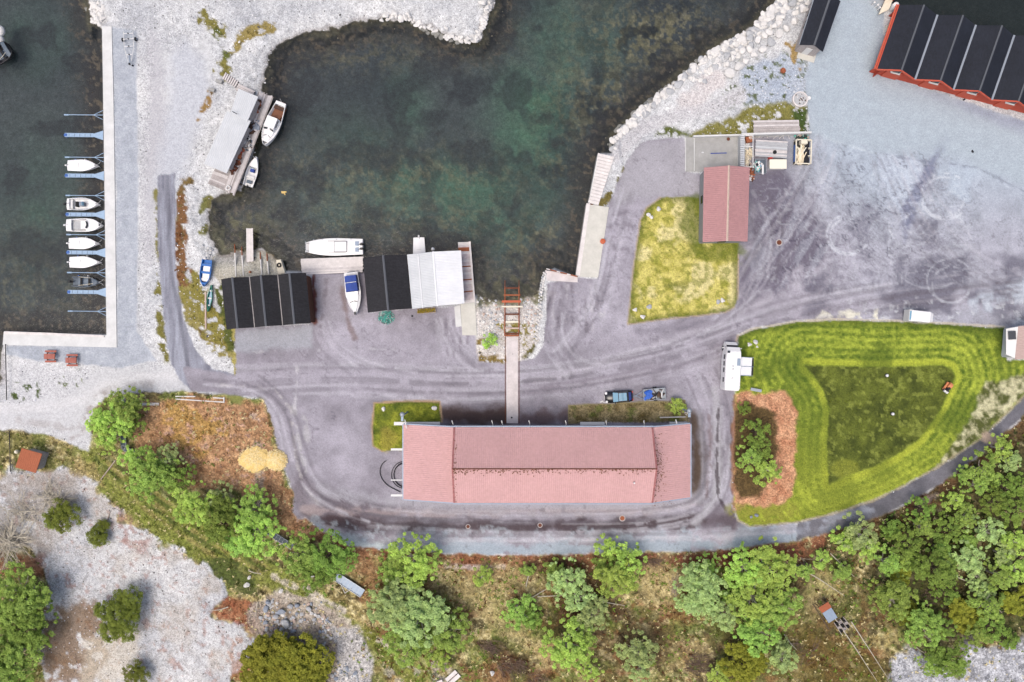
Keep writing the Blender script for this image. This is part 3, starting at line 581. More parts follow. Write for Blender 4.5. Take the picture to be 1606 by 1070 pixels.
# ------------------------------------------------------------------ object helpers
class MB:
    def __init__(s): s.v = []; s.f = []
    def add(s, vs, fs):
        o = len(s.v); s.v += [tuple(map(float, p)) for p in vs]; s.f += [tuple(i+o for i in f) for f in fs]; return s
    def box(s, x, y, z, sx, sy, sz, rot=0, tilt=None):      # centre, full size
        R = Matrix.Rotation(rot, 3, 'Z')
        if tilt: R = R @ Matrix.Rotation(tilt[0], 3, tilt[1])
        P = [Vector((x, y, z))+R @ Vector((a*sx/2, b*sy/2, d*sz/2)) for d in (-1, 1) for a, b in ((-1, -1), (1, -1), (1, 1), (-1, 1))]
        return s.add(P, [(3, 2, 1, 0), (4, 5, 6, 7), (0, 1, 5, 4), (1, 2, 6, 5), (2, 3, 7, 6), (3, 0, 4, 7)])
    def tube(s, p, q, r, r2=None, n=8):
        p, q = Vector(p), Vector(q); d = (q-p).normalized(); r2 = r if r2 is None else r2
        a = d.orthogonal().normalized(); b = d.cross(a)
        P = [p+(a*math.cos(2*PI*i/n)+b*math.sin(2*PI*i/n))*r for i in range(n)]+[q+(a*math.cos(2*PI*i/n)+b*math.sin(2*PI*i/n))*r2 for i in range(n)]
        F = [(i, (i+1) % n, n+(i+1) % n, n+i) for i in range(n)]+[tuple(range(n))[::-1], tuple(range(n, 2*n))]
        return s.add(P, F)
    def pipe(s, pts, r, n=6):
        for a, b in zip(pts[:-1], pts[1:]): s.tube(a, b, r, n=n)
        return s
    def prism(s, poly, z0, z1):
        n = len(poly)
        ar = sum(poly[i][0]*poly[(i+1) % n][1]-poly[(i+1) % n][0]*poly[i][1] for i in range(n))
        if ar < 0: poly = poly[::-1]
        P = [(p[0], p[1], z0) for p in poly]+[(p[0], p[1], z1) for p in poly]
        return s.add(P, [tuple(range(n))[::-1], tuple(range(n, 2*n))]+[(i, (i+1) % n, n+(i+1) % n, n+i) for i in range(n)])
    def loft(s, rings, closed=True, cap=True):
        n = len(rings[0]); P = [p for r in rings for p in r]; F = []
        for k in range(len(rings)-1):
            for i in range(n if closed else n-1):
                F.append((k*n+i, k*n+(i+1) % n, (k+1)*n+(i+1) % n, (k+1)*n+i))
        if cap: F += [tuple(range(n))[::-1], tuple(range((len(rings)-1)*n, len(rings)*n))]
        return s.add(P, F)
    def lathe(s, prof, x=0, y=0, n=14):
        return s.loft([[(x+r*math.cos(2*PI*i/n), y+r*math.sin(2*PI*i/n), z) for i in range(n)] for r, z in prof])
    def slab(s, q, th):                                    # thick quad: four points, pushed down by th
        q = [Vector(p) for p in q]; nn = (q[1]-q[0]).cross(q[3]-q[0]).normalized()
        if nn.z < 0: nn = -nn
        return s.add(q+[p-nn*th for p in q], [(0, 1, 2, 3), (7, 6, 5, 4), (0, 4, 5, 1), (1, 5, 6, 2), (2, 6, 7, 3), (3, 7, 4, 0)])
    def build(s, name, m, parent=None, world=False, smooth=False):
        off = parent.location if (world and parent is not None) else Vector((0, 0, 0))
        me = bpy.data.meshes.new(name)
        me.from_pydata([(a-off[0], b-off[1], z-off[2]) for a, b, z in s.v] if world else s.v, [], s.f)
        bm = bmesh.new(); bm.from_mesh(me); bmesh.ops.recalc_face_normals(bm, faces=bm.faces); bm.to_mesh(me); bm.free()
        if smooth: me.polygons.foreach_set('use_smooth', [True]*len(me.polygons))
        me.materials.append(m)
        o = bpy.data.objects.new(name, me); COL.objects.link(o)
        if parent is not None: o.parent = parent
        return o
def tag(o, label, cat, group=None):
    o['label'] = label; o['category'] = cat
    if group: o['group'] = group
    return o
def thing(name, label, cat, loc, rz=0, group=None):
    o = bpy.data.objects.new(name, None); COL.objects.link(o); o.location = loc; o.rotation_euler = (0, 0, rz)
    o.empty_display_size = 0.2
    return tag(o, label, cat, group)
def copy_tree(o, parent=None):
    d = o.copy(); COL.objects.link(d)
    if parent is not None: d.parent = parent
    for ch in list(o.children): copy_tree(ch, d)
    return d
def inst(mesh, name, loc, rz=0, sc=(1, 1, 1), parent=None, rx=0, ry=0):
    o = bpy.data.objects.new(name, mesh); COL.objects.link(o)
    if parent is not None:
        o.parent = parent; loc = Vector(loc)-parent.location
    o.location = loc; o.rotation_euler = (rx, ry, rz); o.scale = sc; return o

def m_(name, r, g, b, **k): M[name] = mat(name, c(r, g, b), **k); return M[name]
m_('white_gelcoat', 246, 246, 246, rough=0.35, noise=(3, 0.03), spec=0.4)
m_('offwhite_gelcoat', 222, 222, 220, rough=0.45, noise=(3, 0.05))
m_('blue_gelcoat', 40, 112, 190, rough=0.4); m_('green_hull', 48, 132, 112, rough=0.5); m_('navy_canvas', 62, 84, 156, rough=0.9, noise=(4, 0.12))
m_('dark_rubber', 34, 34, 36, rough=0.8); m_('black_plastic', 40, 40, 44, rough=0.4); m_('glass_dark', 44, 50, 58, rough=0.1, spec=0.6)
m_('glass_sky', 128, 172, 196, rough=0.08, spec=0.7); m_('steel', 168, 176, 184, rough=0.45, metal=0.3); m_('galv', 150, 166, 184, rough=0.5, noise=(3, 0.1), metal=0.2)
m_('galv_blue', 158, 184, 210, rough=0.55, noise=(4, 0.1)); m_('alu_dark', 96, 108, 120, rough=0.5, noise=(4, 0.15)); m_('teak', 132, 88, 66, rough=0.7, noise=(3, 0.2))
m_('dirty_floor', 88, 66, 56, rough=0.9, noise=(4, 0.3)); m_('concrete', 221, 222, 220, rough=0.9, noise=[(0.6, 0.10), (4, 0.05)], bump=(8, 0.1)); m_('concrete_warm', 212, 210, 200, rough=0.9, noise=[(0.7, 0.10), (4, 0.06)])
m_('concrete_pink', 218, 210, 208, rough=0.9, noise=[(0.7, 0.14), (4, 0.08)]); m_('grey_concrete', 170, 170, 167, rough=0.9, noise=[(0.8, 0.14), (5, 0.06)])
m_('grey_wood', 182, 175, 172, rough=0.9, streak=(3, (8, 1, 1), 0.3), noise=(1, 0.15)); m_('white_wood', 230, 224, 220, rough=0.85, noise=[(1.2, 0.14), (9, 0.12)]); m_('pink_wood', 214, 200, 198, rough=0.9, noise=[(2, 0.2), (9, 0.1)])
m_('red_paint', 196, 84, 62, rough=0.7, noise=(2, 0.08)); m_('red_trim', 206, 96, 72, rough=0.6); m_('white_paint', 232, 232, 230, rough=0.6, noise=(3, 0.04)); m_('black_roof', 42, 42, 46, rough=0.85, streak=(1.2, (1, 5, 1), .25), noise=[(0.4, 0.2), (4, 0.25)], bump=(14, 0.15))
m_('navy_roof', 34, 38, 48, rough=0.7, streak=(1.2, (5, 1, 1), .2), noise=[(0.4, 0.2), (3, 0.2)], bump=(14, 0.1)); m_('ridge_grey', 96, 100, 106, rough=0.7); m_('valley_grey', 156, 152, 150, rough=0.8, noise=(1.5, 0.3)); m_('gutter_blue', 168, 182, 200, rough=0.5, noise=(2, 0.08))
m_('white_sheet', 240, 242, 244, rough=0.55, noise=[(0.5, 0.05), (3, 0.03)], streak=(1.2, (0.5, 5, 1), 0.06)); m_('white_sheet2', 206, 210, 213, rough=0.6, noise=[(0.6, 0.06), (3, 0.03)])
m_('rust', 160, 96, 66, rough=0.9, noise=(4, 0.25)); m_('rust_dark', 112, 66, 48, rough=0.9, noise=(4, 0.3)); m_('orange_roof', 168, 96, 64, rough=0.75, noise=[(1, 0.08), (6, 0.12)])
m_('orange_paint', 216, 140, 96, rough=0.5); m_('bright_orange', 196, 100, 66, rough=0.6); m_('wall_grey', 150, 152, 154, rough=0.8, noise=(1, 0.08)); m_('wall_white', 205, 208, 212, rough=0.8, noise=(1, 0.06)); m_('brown_wall', 96, 62, 46, rough=0.85, noise=(2, 0.15))
m_('car_black', 26, 28, 32, rough=0.25, spec=0.6); m_('tarp_blue', 52, 104, 200, rough=0.6, noise=(5, 0.15)); m_('straw', 238, 206, 132, rough=0.95, noise=[(3, 0.18), (12, 0.2)]); m_('cream', 244, 240, 220, rough=0.6); m_('bark_wood', 198, 190, 172, rough=0.9, noise=(5, 0.2))
m_('timber_fresh', 240, 226, 196, rough=0.85, noise=(6, 0.12)); m_('teal_net', 82, 186, 172, rough=0.9, noise=(9, 0.4)); m_('black_net', 60, 70, 66, rough=0.9); m_('dead_wood', 176, 160, 148, rough=0.95, noise=(6, 0.2)); m_('dead_twig', 120, 100, 88, rough=0.95, noise=(6, 0.3))
m_('stone_white', 228, 226, 222, rough=0.9, noise=[(1.5, 0.08), (8, 0.08)], bump=(5, 0.4)); m_('stone_grey', 186, 188, 190, rough=0.9, noise=[(1.5, 0.1), (8, 0.1)], bump=(5, 0.4)); m_('stone_blue', 150, 158, 170, rough=0.9, noise=[(1.5, 0.15), (8, 0.1)], bump=(5, 0.4))
m_('stone_pink', 204, 182, 168, rough=0.9, noise=[(1.5, 0.1), (8, 0.1)], bump=(5, 0.4)); m_('stone_wet', 96, 80, 70, rough=0.6, noise=[(1.5, 0.2)]); m_('brick_red', 176, 104, 88, rough=0.8, noise=(3, 0.12)); m_('roof_red2', 190, 166, 158, rough=0.8, streak=(2, (1, 6, 1), 0.2))
m_('trunk', 98, 84, 72, rough=0.95, noise=(6, 0.3)); m_('trunk_pale', 196, 188, 176, rough=0.9, noise=(6, 0.25)); m_('red_plastic', 206, 70, 60, rough=0.5); m_('blue_bin', 70, 110, 180, rough=0.5); m_('ivory', 236, 228, 206, rough=0.7, noise=(3, 0.05))
# clay tile roofs: colour with slightly different single tiles
def tile_mat(name, col, pitch, k=0.05):
    m = mat(name, col, noise=[(0.25, 0.05), (2.5, 0.05)], rough=0.85, bump=(12, 0.1), vor=(3.4, k)); return m
M['pink_tile'] = tile_mat('pink_tile', c(208, 166, 164), .3); M['rose_tile'] = tile_mat('rose_tile', c(182, 138, 138), .3)
M['moss'] = mat('roof_moss', c(120, 84, 56), noise=(5, 0.4)); 

def lerp(a, b, t): return a+(b-a)*t
def relief(q, pu, au, pv, av, name, m, parent, world=True, stuff=False):
    """roof covering on quad q (u: q0->q1 along the eave, v: q0->q3 up the slope) with ribs of pitch pu / height au and courses of pitch pv / height av"""
    q = [Vector(p) for p in q]; nn = (q[1]-q[0]).cross(q[3]-q[0]).normalized()
    if nn.z < 0: nn = -nn
    Lu = max((q[1]-q[0]).length, (q[2]-q[3]).length); Lv = ((q[3]-q[0]).length+(q[2]-q[1]).length)/2
    nu = max(1, round(Lu/pu))*2 if au else max(1, round(Lu/4)); nv = max(1, round(Lv/pv)) if av else 1
    us = [(i/nu, (au if i % 2 else 0)) for i in range(nu+1)]
    vs_ = []
    for k in range(nv):
        vs_ += [(k/nv, av), ((k+1)/nv-0.001*bool(av), 0)] if av else [(k/nv, 0)]
    if not av: vs_.append((1, 0))
    P = []
    for v, hv in vs_:
        a, b = lerp(q[0], q[3], v), lerp(q[1], q[2], v)
        P += [lerp(a, b, u)+nn*(hu+hv+0.01) for u, hu in us]
    nuu = len(us); F = [(j*nuu+i, j*nuu+i+1, (j+1)*nuu+i+1, (j+1)*nuu+i) for j in range(len(vs_)-1) for i in range(nuu-1)]
    mb = MB().add(P, F)
    mb.slab(q, 0.12)
    o = mb.build(name, m, parent, world=world)
    if stuff: o['kind'] = 'stuff'
    return o
KIND = {'tile': (0.30, 0.03, 0.36, 0.035), 'corr': (0.24, 0.035, 0, 0), 'felt': (1.0, 0.0, 1.0, 0.012)}
def gable(name, label, cat, quad, he, hr, roof, wall, kind='felt', bays=1, group=None, ridge=None, valley=None, z0=0.0, inset=0.35, doors=None, wins=None, trim=None, caps=True, thick=0.16):
    """quad = eave corners in the photo (ridges run from side 0-1 to side 3-2)"""
    P = [W(px, py, he) for px, py in quad]
    ctr = sum(P, Vector())/4; root = thing(name, label, cat, (ctr.x, ctr.y, z0), 0, group)
    up = Vector((0, 0, 1))
    def at(u, v, z): p = lerp(lerp(P[0], P[1], u), lerp(P[3], P[2], u), v); return Vector((p.x, p.y, z))
    pu, au, pv, av = KIND[kind]
    for b in range(bays):
        for s_ in (0, 1):
            e = (b+s_)/bays; r = (b+0.5)/bays
            q = [at(e, 0, he), at(e, 1, he), at(r, 1, hr), at(r, 0, hr)]
            relief(q, pu, au, pv, av, 'roof_panel' if kind != 'tile' else 'roof_tiles', M[roof] if isinstance(roof, str) else M[roof[(b*2+s_) % len(roof)]], root, stuff=(kind == 'tile'))
        if ridge:
            a, d = at((b+.5)/bays, -0.004, hr+0.05), at((b+.5)/bays, 1.004, hr+0.05)
            dr = (P[1]-P[0]).normalized(); dr.z = 0
            MB().add([a-dr*.16-up*.05, a+up*.04, a+dr*.16-up*.05, d-dr*.16-up*.05, d+up*.04, d+dr*.16-up*.05], [(0, 1, 4, 3), (1, 2, 5, 4), (0, 3, 5, 2), (0, 2, 1), (3, 4, 5)]).build('ridge_cap', M[ridge], root, world=True)
        if valley and b > 0:
            a, d = at(b/bays, -0.004, he+0.06), at(b/bays, 1.004, he+0.06); dr = (P[1]-P[0]).normalized()
            MB().add([a-dr*.22, a+dr*.22, d+dr*.22, d-dr*.22, a-dr*.22-up*.1, a+dr*.22-up*.1, d+dr*.22-up*.1, d-dr*.22-up*.1], [(0, 1, 2, 3), (7, 6, 5, 4), (0, 4, 5, 1), (1, 5, 6, 2), (2, 6, 7, 3), (3, 7, 4, 0)]).build('valley_gutter', M[valley], root, world=True)
    # walls as closed gabled prisms, a little inside the eaves
    Lu, Lv = (P[1]-P[0]).length, (P[3]-P[0]).length; iu, iv = inset/Lu, inset/Lv
    for v, nm in ((iv, 'gable_wall'), (1-iv, 'gable_wall')):
        prof = [(iu, z0), (1-iu, z0)]; top = []
        for b in range(bays, -1, -1):
            u = min(max(b/bays, iu), 1-iu); hh = he+(hr-he)*(iu*bays*2 if b in (0, bays) else 0)-0.14
            top.append((u, hh))
            if b > 0: top.append(((b-.5)/bays, hr-0.14))
        prof += top
        dv = 0.1/Lv; n_ = len(prof)
        A = [at(u, v-dv, z) for u, z in prof]; B_ = [at(u, v+dv, z) for u, z in prof]
        MB().add(A+B_, [tuple(range(n_)), tuple(range(n_, 2*n_))[::-1]]+[(i, n_+i, n_+(i+1) % n_, (i+1) % n_) for i in range(n_)]).build(nm, M[wall], root, world=True)
    for u in (iu, 1-iu):
        du = 0.1/Lu; hh = he+(hr-he)*iu*bays*2-0.14
        mb = MB(); mb.add([at(u-du, iv+.12/Lv, z0), at(u+du, iv+.12/Lv, z0), at(u+du, 1-iv-.12/Lv, z0), at(u-du, 1-iv-.12/Lv, z0)]+[at(u-du, iv+.12/Lv, hh), at(u+du, iv+.12/Lv, hh), at(u+du, 1-iv-.12/Lv, hh), at(u-du, 1-iv-.12/Lv, hh)],
                          [(3, 2, 1, 0), (4, 5, 6, 7), (0, 1, 5, 4), (1, 2, 6, 5), (2, 3, 7, 6), (3, 0, 4, 7)]).build('side_wall', M[wall], root, world=True)
    # doors and windows on the walls: (side v or u, position, width, z0, height, part name, material)
    for side, pos, wd, za, hh, nm, mm in (doors or []):
        if side in 'ns':
            v = (iv-.14/Lv) if side == 'n' else (1-iv+.14/Lv); dv = 0.03/Lv; hw = wd/2/Lu
            A = [at(pos-hw, v-dv, za), at(pos+hw, v-dv, za), at(pos+hw, v+dv, za), at(pos-hw, v+dv, za)]
        else:
            u = (iu-.14/Lu) if side == 'w' else (1-iu+.14/Lu); du = 0.03/Lu; hw = wd/2/Lv
            A = [at(u-du, pos-hw, za), at(u+du, pos-hw, za), at(u+du, pos+hw, za), at(u-du, pos+hw, za)]
        MB().add(A+[p+up*hh for p in A], [(3, 2, 1, 0), (4, 5, 6, 7), (0, 1, 5, 4), (1, 2, 6, 5), (2, 3, 7, 6), (3, 0, 4, 7)]).build(nm, M[mm], root, world=True)
    if trim:
        for side in (0, 1):
            a, d = at(side, 0, he), at(side, 1, he); dr = (P[1]-P[0]).normalized()*(-.09 if side == 0 else .09)
            MB().slab([a+dr+up*.06, a+dr*.1+up*.06, d+dr*.1+up*.06, d+dr+up*.06], 0.2).build('barge_board', M[trim], root, world=True)
    return root

m_('verge', 168, 112, 110, rough=.9, noise=(2, .3))
# ------------------------------------------------------------------ long hall with the pink tiled roof
def long_hall():
    root = thing('tiled_hall', 'long hall with pink tiled roof, raised ridge and two lean-to ends beside the yard', 'hall', W(857, 728, 0))
    EH, RH, LO = 6.0, 9.0, 3.6
    xs = (712.5, 1023); T_, B_ = 670.5, 788.5
    tl, tr, br, bl = W(xs[0], T_, EH), W(xs[1], T_, EH), W(xs[1], B_, EH), W(xs[0], B_, EH)
    ml, mr = (tl+bl)/2, (tr+br)/2; ml.z = mr.z = RH
    pu, au, pv, av = KIND['tile']
    relief([tl, tr, mr, ml], pu, au, pv, av, 'roof_tiles', M['pink_tile'], root, stuff=True)
    relief([bl, br, mr, ml], pu, au, pv, av, 'roof_tiles', M['pink_tile'], root, stuff=True)
    MB().box(*((ml+mr)/2+Vector((0, 0, .07))), (mr-ml).length+.1, .15, .1).build('ridge_cap', M['rust_dark'], root, world=True)
    mo = MB()
    for i in range(340):
        x = random.uniform(ml.x, mr.x); d = abs(random.gauss(0, .35)); s_ = random.uniform(.03, .11)
        yy = -d if random.random() < .8 else d*.4
        mo.box(x, ml.y+yy-.1, RH-.06+.0-abs(yy+0.1)*.5+.10, s_*1.8, s_, .08, rot=random.uniform(0, 3))
    for i in range(420):
        q = random.random()
        x = mr.x+abs(random.gauss(0, 1.5)) if q < .6 else ml.x+random.uniform(.1, .5)
        if q >= .6 and random.random() < .7: continue
        y = random.gauss(mr.y-0.5, 2.6); y = min(max(y, -24.4), -13.8)
        z = (EH-(x-mr.x)/5.6*(EH-LO)+.12) if q < .6 else (RH-abs(y-mr.y)/5.5*3+.10)
        s_ = random.uniform(.05, .13); mo.box(x, y, z, s_*1.4, s_, .05, rot=random.uniform(0, 3))
    mo.build('roof_moss', M['moss'], root, world=True)['kind'] = 'stuff'
    for sgn, xe, ya, yb in ((-1, 633, 666, 783), (1, 1082.5, 665, 780)):
        a, b = (tl, bl) if sgn < 0 else (tr, br)
        e0, e1 = W(xe, ya, LO), W(xe, yb, LO)
        relief([e0, e1, b, a], pu, au, pv, av, 'roof_tiles', M['pink_tile'], root, stuff=True)
        # gable triangle above the lean-to
        m3 = ml if sgn < 0 else mr; o_ = Vector((-.02*sgn-.12*sgn, 0, 0))
        MB().add([a+o_, b+o_, m3+o_-Vector((0, 0, .1)), a+o_*2.2, b+o_*2.2, m3+o_*2.2-Vector((0, 0, .1))], [(0, 1, 2), (5, 4, 3), (0, 3, 4, 1), (1, 4, 5, 2), (2, 5, 3, 0)]).build('gable_wall', M['wall_white'], root, world=True)
        for e_ in (a, b):
            k_ = Vector((.13, 0, .1)); MB().slab([e_-Vector((.13, 0, -.1)), e_+k_, m3+k_, m3-Vector((.13, 0, -.1))], .14).build('verge_flashing', M['verge'], root, world=True)
        g = MB(); d = Vector((sgn*.12, 0, 0)); g.slab([e0+d*1.6, e0+d*.2, e1+d*.2, e1+d*1.6], .22)
        g.build('end_gutter', M['gutter_blue'], root, world=True)
        for (p, q, dy) in ((e0, a, .2), (e1, b, -.2)):
            o2 = Vector((0, dy*.6, .03)); MB().slab([p+o2*1.3, p+o2*.1, q+o2*.1, q+o2*1.3], .18).build('verge_board', M['gutter_blue'], root, world=True)
        # end wall with door and window
        wx = W(xe, 700, LO).x-sgn*.7
        y0, y1 = a.y-.5, b.y+.5
        MB().box(wx, (y0+y1)/2, LO/2-.1, .2, y0-y1, LO-.1).build('end_wall', M['wall_white'], root, world=True)
        for yy in (-15.8, -21.5): MB().box(wx+sgn*.13, yy, 1.8, .05, 1.4, 1.1).build('window', M['glass_dark'], root, world=True)
        MB().box(wx+sgn*.13, -18.8, 1.3, .05, 2.6, 2.5).build('door', M['red_paint'], root, world=True)
        for yy in (a.y-.5, b.y+.5):                          # side walls below the lean-tos (sloping head)
            x0, x1 = wx, a.x; MB().add([(x0, yy-.1, 0), (x1, yy-.1, 0), (x1, yy-.1, EH-.25), (x0, yy-.1, LO-.15), (x0, yy+.1, 0), (x1, yy+.1, 0), (x1, yy+.1, EH-.25), (x0, yy+.1, LO-.15)],
                                       [(0, 1, 2, 3), (7, 6, 5, 4), (0, 4, 5, 1), (1, 5, 6, 2), (2, 6, 7, 3), (3, 7, 4, 0)]).build('side_wall', M['wall_white'], root, world=True)
    for yy, dy in ((tl.y-.5, .3), (bl.y+.5, -.3)):
        MB().box((tl.x+tr.x)/2, yy, EH/2-.1, (tr.x-tl.x), .2, EH-.2).build('side_wall', M['wall_white'], root, world=True)
        MB().box((tl.x+tr.x)/2, yy+dy*2.2-.0, EH-.02, (tr.x-tl.x)+.2, .14, .16).build('gutter', M['gutter_blue'], root, world=True)
        n_ = 9
        for i in range(n_):
            x = tl.x+(i+.5)*(tr.x-tl.x)/n_
            if i % 2 == 0 and dy > 0:
                MB().box(x, yy+.13, 1.7, 3.0, .06, 3.2).build('door', M['grey_wood'], root, world=True)
            f = MB().box(x, yy+math.copysign(.12, dy), 4.4, 1.6, .05, .9).build('window', M['white_paint'], root, world=True)
            MB().box(x, yy+math.copysign(.16, dy), 4.4, 1.4, .04, .7).build('pane', M['glass_dark'], f, world=False).location = (0, 0, 0)
            f.children[0].data.transform(Matrix.Translation(-root.location))
    for px in (640, 714, 775, 790, 832, 888, 950, 1008, 1060):   # knee braces under the north eave
        p = W(px, 664, 3.0); MB().tube((p.x, tl.y-.35, 4.4), (p.x-.3, tl.y+.95, 5.5 if 712 < px < 1023 else 4.2), .07).build('brace', M['white_paint'], root, world=True)
    for px0, px1 in ((618, 690), (910, 948), (1050, 1078)):
        a, b = W(px0, 665, 2.6), W(px1, 665, 2.6); MB().box((a.x+b.x)/2, a.y+.05, 2.6, b.x-a.x, .5, .12).build('canopy', M['white_paint'], root, world=True)
    for py_ in (705, 753, 777):                                  # brackets at the west end
        p = W(628, py_, 2.8); MB().box(p.x-.5, p.y, 2.8, 1.9, .32 if py_ != 753 else .14, .12).build('bracket', M['white_paint'], root, world=True)
    MB().tube(W(994, 757, 8), W(994, 757, 8)+Vector((0, 0, .5)), .12).build('vent_pipe', M['white_paint'], root, world=True)
long_hall()
for px, py, lab in ((631, 658, 'tall lamp post at the north-west corner of the pink roofed hall'), (1081, 652, 'tall lamp post at the north-east corner of the pink roofed hall')):
    p = W(px, py-6, 5); r = thing('lamp_post', lab, 'lamp post', (p.x, p.y, 0), 0, 'lamp posts at the hall')
    MB().lathe([(.14, 0), (.12, 3), (.09, 5)]).build('post', M['galv'], r)
    MB().box(0, -.3, 5.05, .35, 1.0, .14).build('arm', M['galv'], r); MB().lathe([(.1, 4.9), (.34, 5.0), (.36, 5.15), (.1, 5.3)], 0, .2).build('lamp_head', M['steel'], r, smooth=True)
# coiled hose at the west end
for nm, lab, pts in (('hose', 'black hose lying in a wide arc west of the pink roofed hall', [(615-18*math.sin(t_*.1), 720+0) for t_ in ()]),):
    h = MB(); P = [W(622-26*math.cos(a-.2), 744-24*math.sin(a), .12) for a in np.linspace(1.1, -1.0, 16)]; h.pipe(P, .06); h.tube(P[-1], W(628, 772, .12), .06)
    o = h.build(nm, M['dark_rubber']); tag(o, lab, 'hose')
h = MB()
for k, rr in enumerate((19, 16, 17.5)):
    h.pipe([W(633+k-rr*math.cos(a), 745-rr*1.1*math.sin(a), .1+.07*k) for a in np.linspace(-1.6, 1.6, 16)], .05)
tag(h.build('hose_coil', M['dark_rubber']), 'black coiled hose partly under the west end of the pink roof', 'hose coil')

# ------------------------------------------------------------------ boat sheds on the bay
gable('boat_shed', 'black felt shed with three gables in a row beside the boat rails', 'boat shed', [(347, 438), (480, 428), (487.5, 507), (355.5, 517)], 3.4, 4.6, 'black_roof', 'brown_wall', bays=3, ridge='ridge_grey', valley='valley_grey', doors=[
    ('n', 1/6, 2.6, 0, 2.6, 'door', 'grey_wood'), ('n', .5, 2.6, 0, 2.6, 'door', 'grey_wood'), ('n', 5/6, 2.6, 0, 2.6, 'door', 'grey_wood'), ('s', 1/6, 1, 0, 2.1, 'door', 'white_paint'), ('s', .5, 1, 0, 2.1, 'door', 'white_paint'), ('s', 5/6, 1, 0, 2.1, 'door', 'white_paint')])
gable('boat_shed', 'single gabled black felt boathouse joined to the white roofed one', 'boat shed', [(569, 405), (637.5, 399.5), (645.5, 484), (577, 490.5)], 3.4, 4.7, 'black_roof', 'brown_wall', ridge='ridge_grey', z0=0, doors=[
    ('n', .5, 3.4, 0, 2.7, 'door', 'grey_wood'), ('s', .3, 1, 0, 2.1, 'door', 'white_paint'), ('s', .7, 1.2, 1, 1, 'window', 'glass_dark')])
WR = gable('boat_shed', 'boathouse with pale white corrugated roof beside the long plank jetty', 'boat shed', [(638.5, 399.5), (723, 393), (728.5, 476), (646.5, 484.5)], 3.5, 4.5, ['white_sheet2', 'white_sheet'], 'grey_wood', kind='corr', z0=-1.2, doors=[
    ('n', .5, 3.4, -1.2, 3.6, 'door', 'dark_rubber'), ('s', .3, 1, 0, 2.1, 'door', 'white_paint'), ('s', .7, 1.2, 1, 1, 'window', 'glass_dark')], ridge='white_sheet')
for f_ in (0.2,):
    a, b = W(655.5, 398.5, 4.05), W(663, 483.5, 4.05); MB().slab([a-Vector((.06, 0, 0)), a+Vector((.06, 0, 0)), b+Vector((.06, 0, 0)), b-Vector((.06, 0, 0))], .06).build('seam_cover', M['white_sheet'], WR, world=True)
# the pink roofed shed by the wash place
gable('red_roof_shed', 'red tiled shed with a pale snow-white ridge line beside the yellow lawn', 'shed', [(1104, 263), (1175.5, 262.5), (1172, 379), (1102, 380)], 3.2, 4.3, 'rose_tile', 'wall_grey', kind='tile', ridge='stone_pink', doors=[
    ('e', .25, 3, 0, 2.6, 'door', 'white_paint'), ('e', .7, 3, 0, 2.6, 'door', 'white_paint'), ('s', .5, 1.2, 1, 1, 'window', 'glass_dark'), ('w', .4, 1.2, 1, 1, 'window', 'glass_dark')])
# shed on the top edge
gable('black_shed', 'small black roofed shed at the end of the boulder shore, top edge of the picture', 'shed', [(1279, -8), (1318, 2), (1290.5, 81), (1254, 70)], 2.8, 3.9, 'navy_roof', 'grey_wood', ridge='ridge_grey', trim='steel', doors=[('s', .5, 1.0, 0, 2.1, 'door', 'white_paint'), ('w', .5, 1.2, 1, 1, 'window', 'glass_dark'), ('w', .25, 1.2, 1, 1, 'window', 'glass_dark')])
p0 = G0(1266, 76); a_ = ang(1254, 70, 1290, 81)
r = thing('bench', 'white slatted bench against the end of the small black shed', 'bench', (p0.x, p0.y, 0), a_)
MB().box(0, 0, .45, 2.3, .5, .06).build('seat', M['white_wood'], r); MB().box(0, .28, .75, 2.3, .06, .4).build('backrest', M['blue_gelcoat'], r)
for x in (-1, 1): MB().box(x, 0, .21, .08, .45, .42).build('leg', M['grey_wood'], r)
sl = G0(1265, 87); MB().box(sl.x, sl.y, .04, 2.8, 1.6, .12, rot=a_).build('doorstep', M['concrete_warm'])
tag(bpy.data.objects['doorstep'], 'pale concrete slab in front of the small black shed', 'slab')

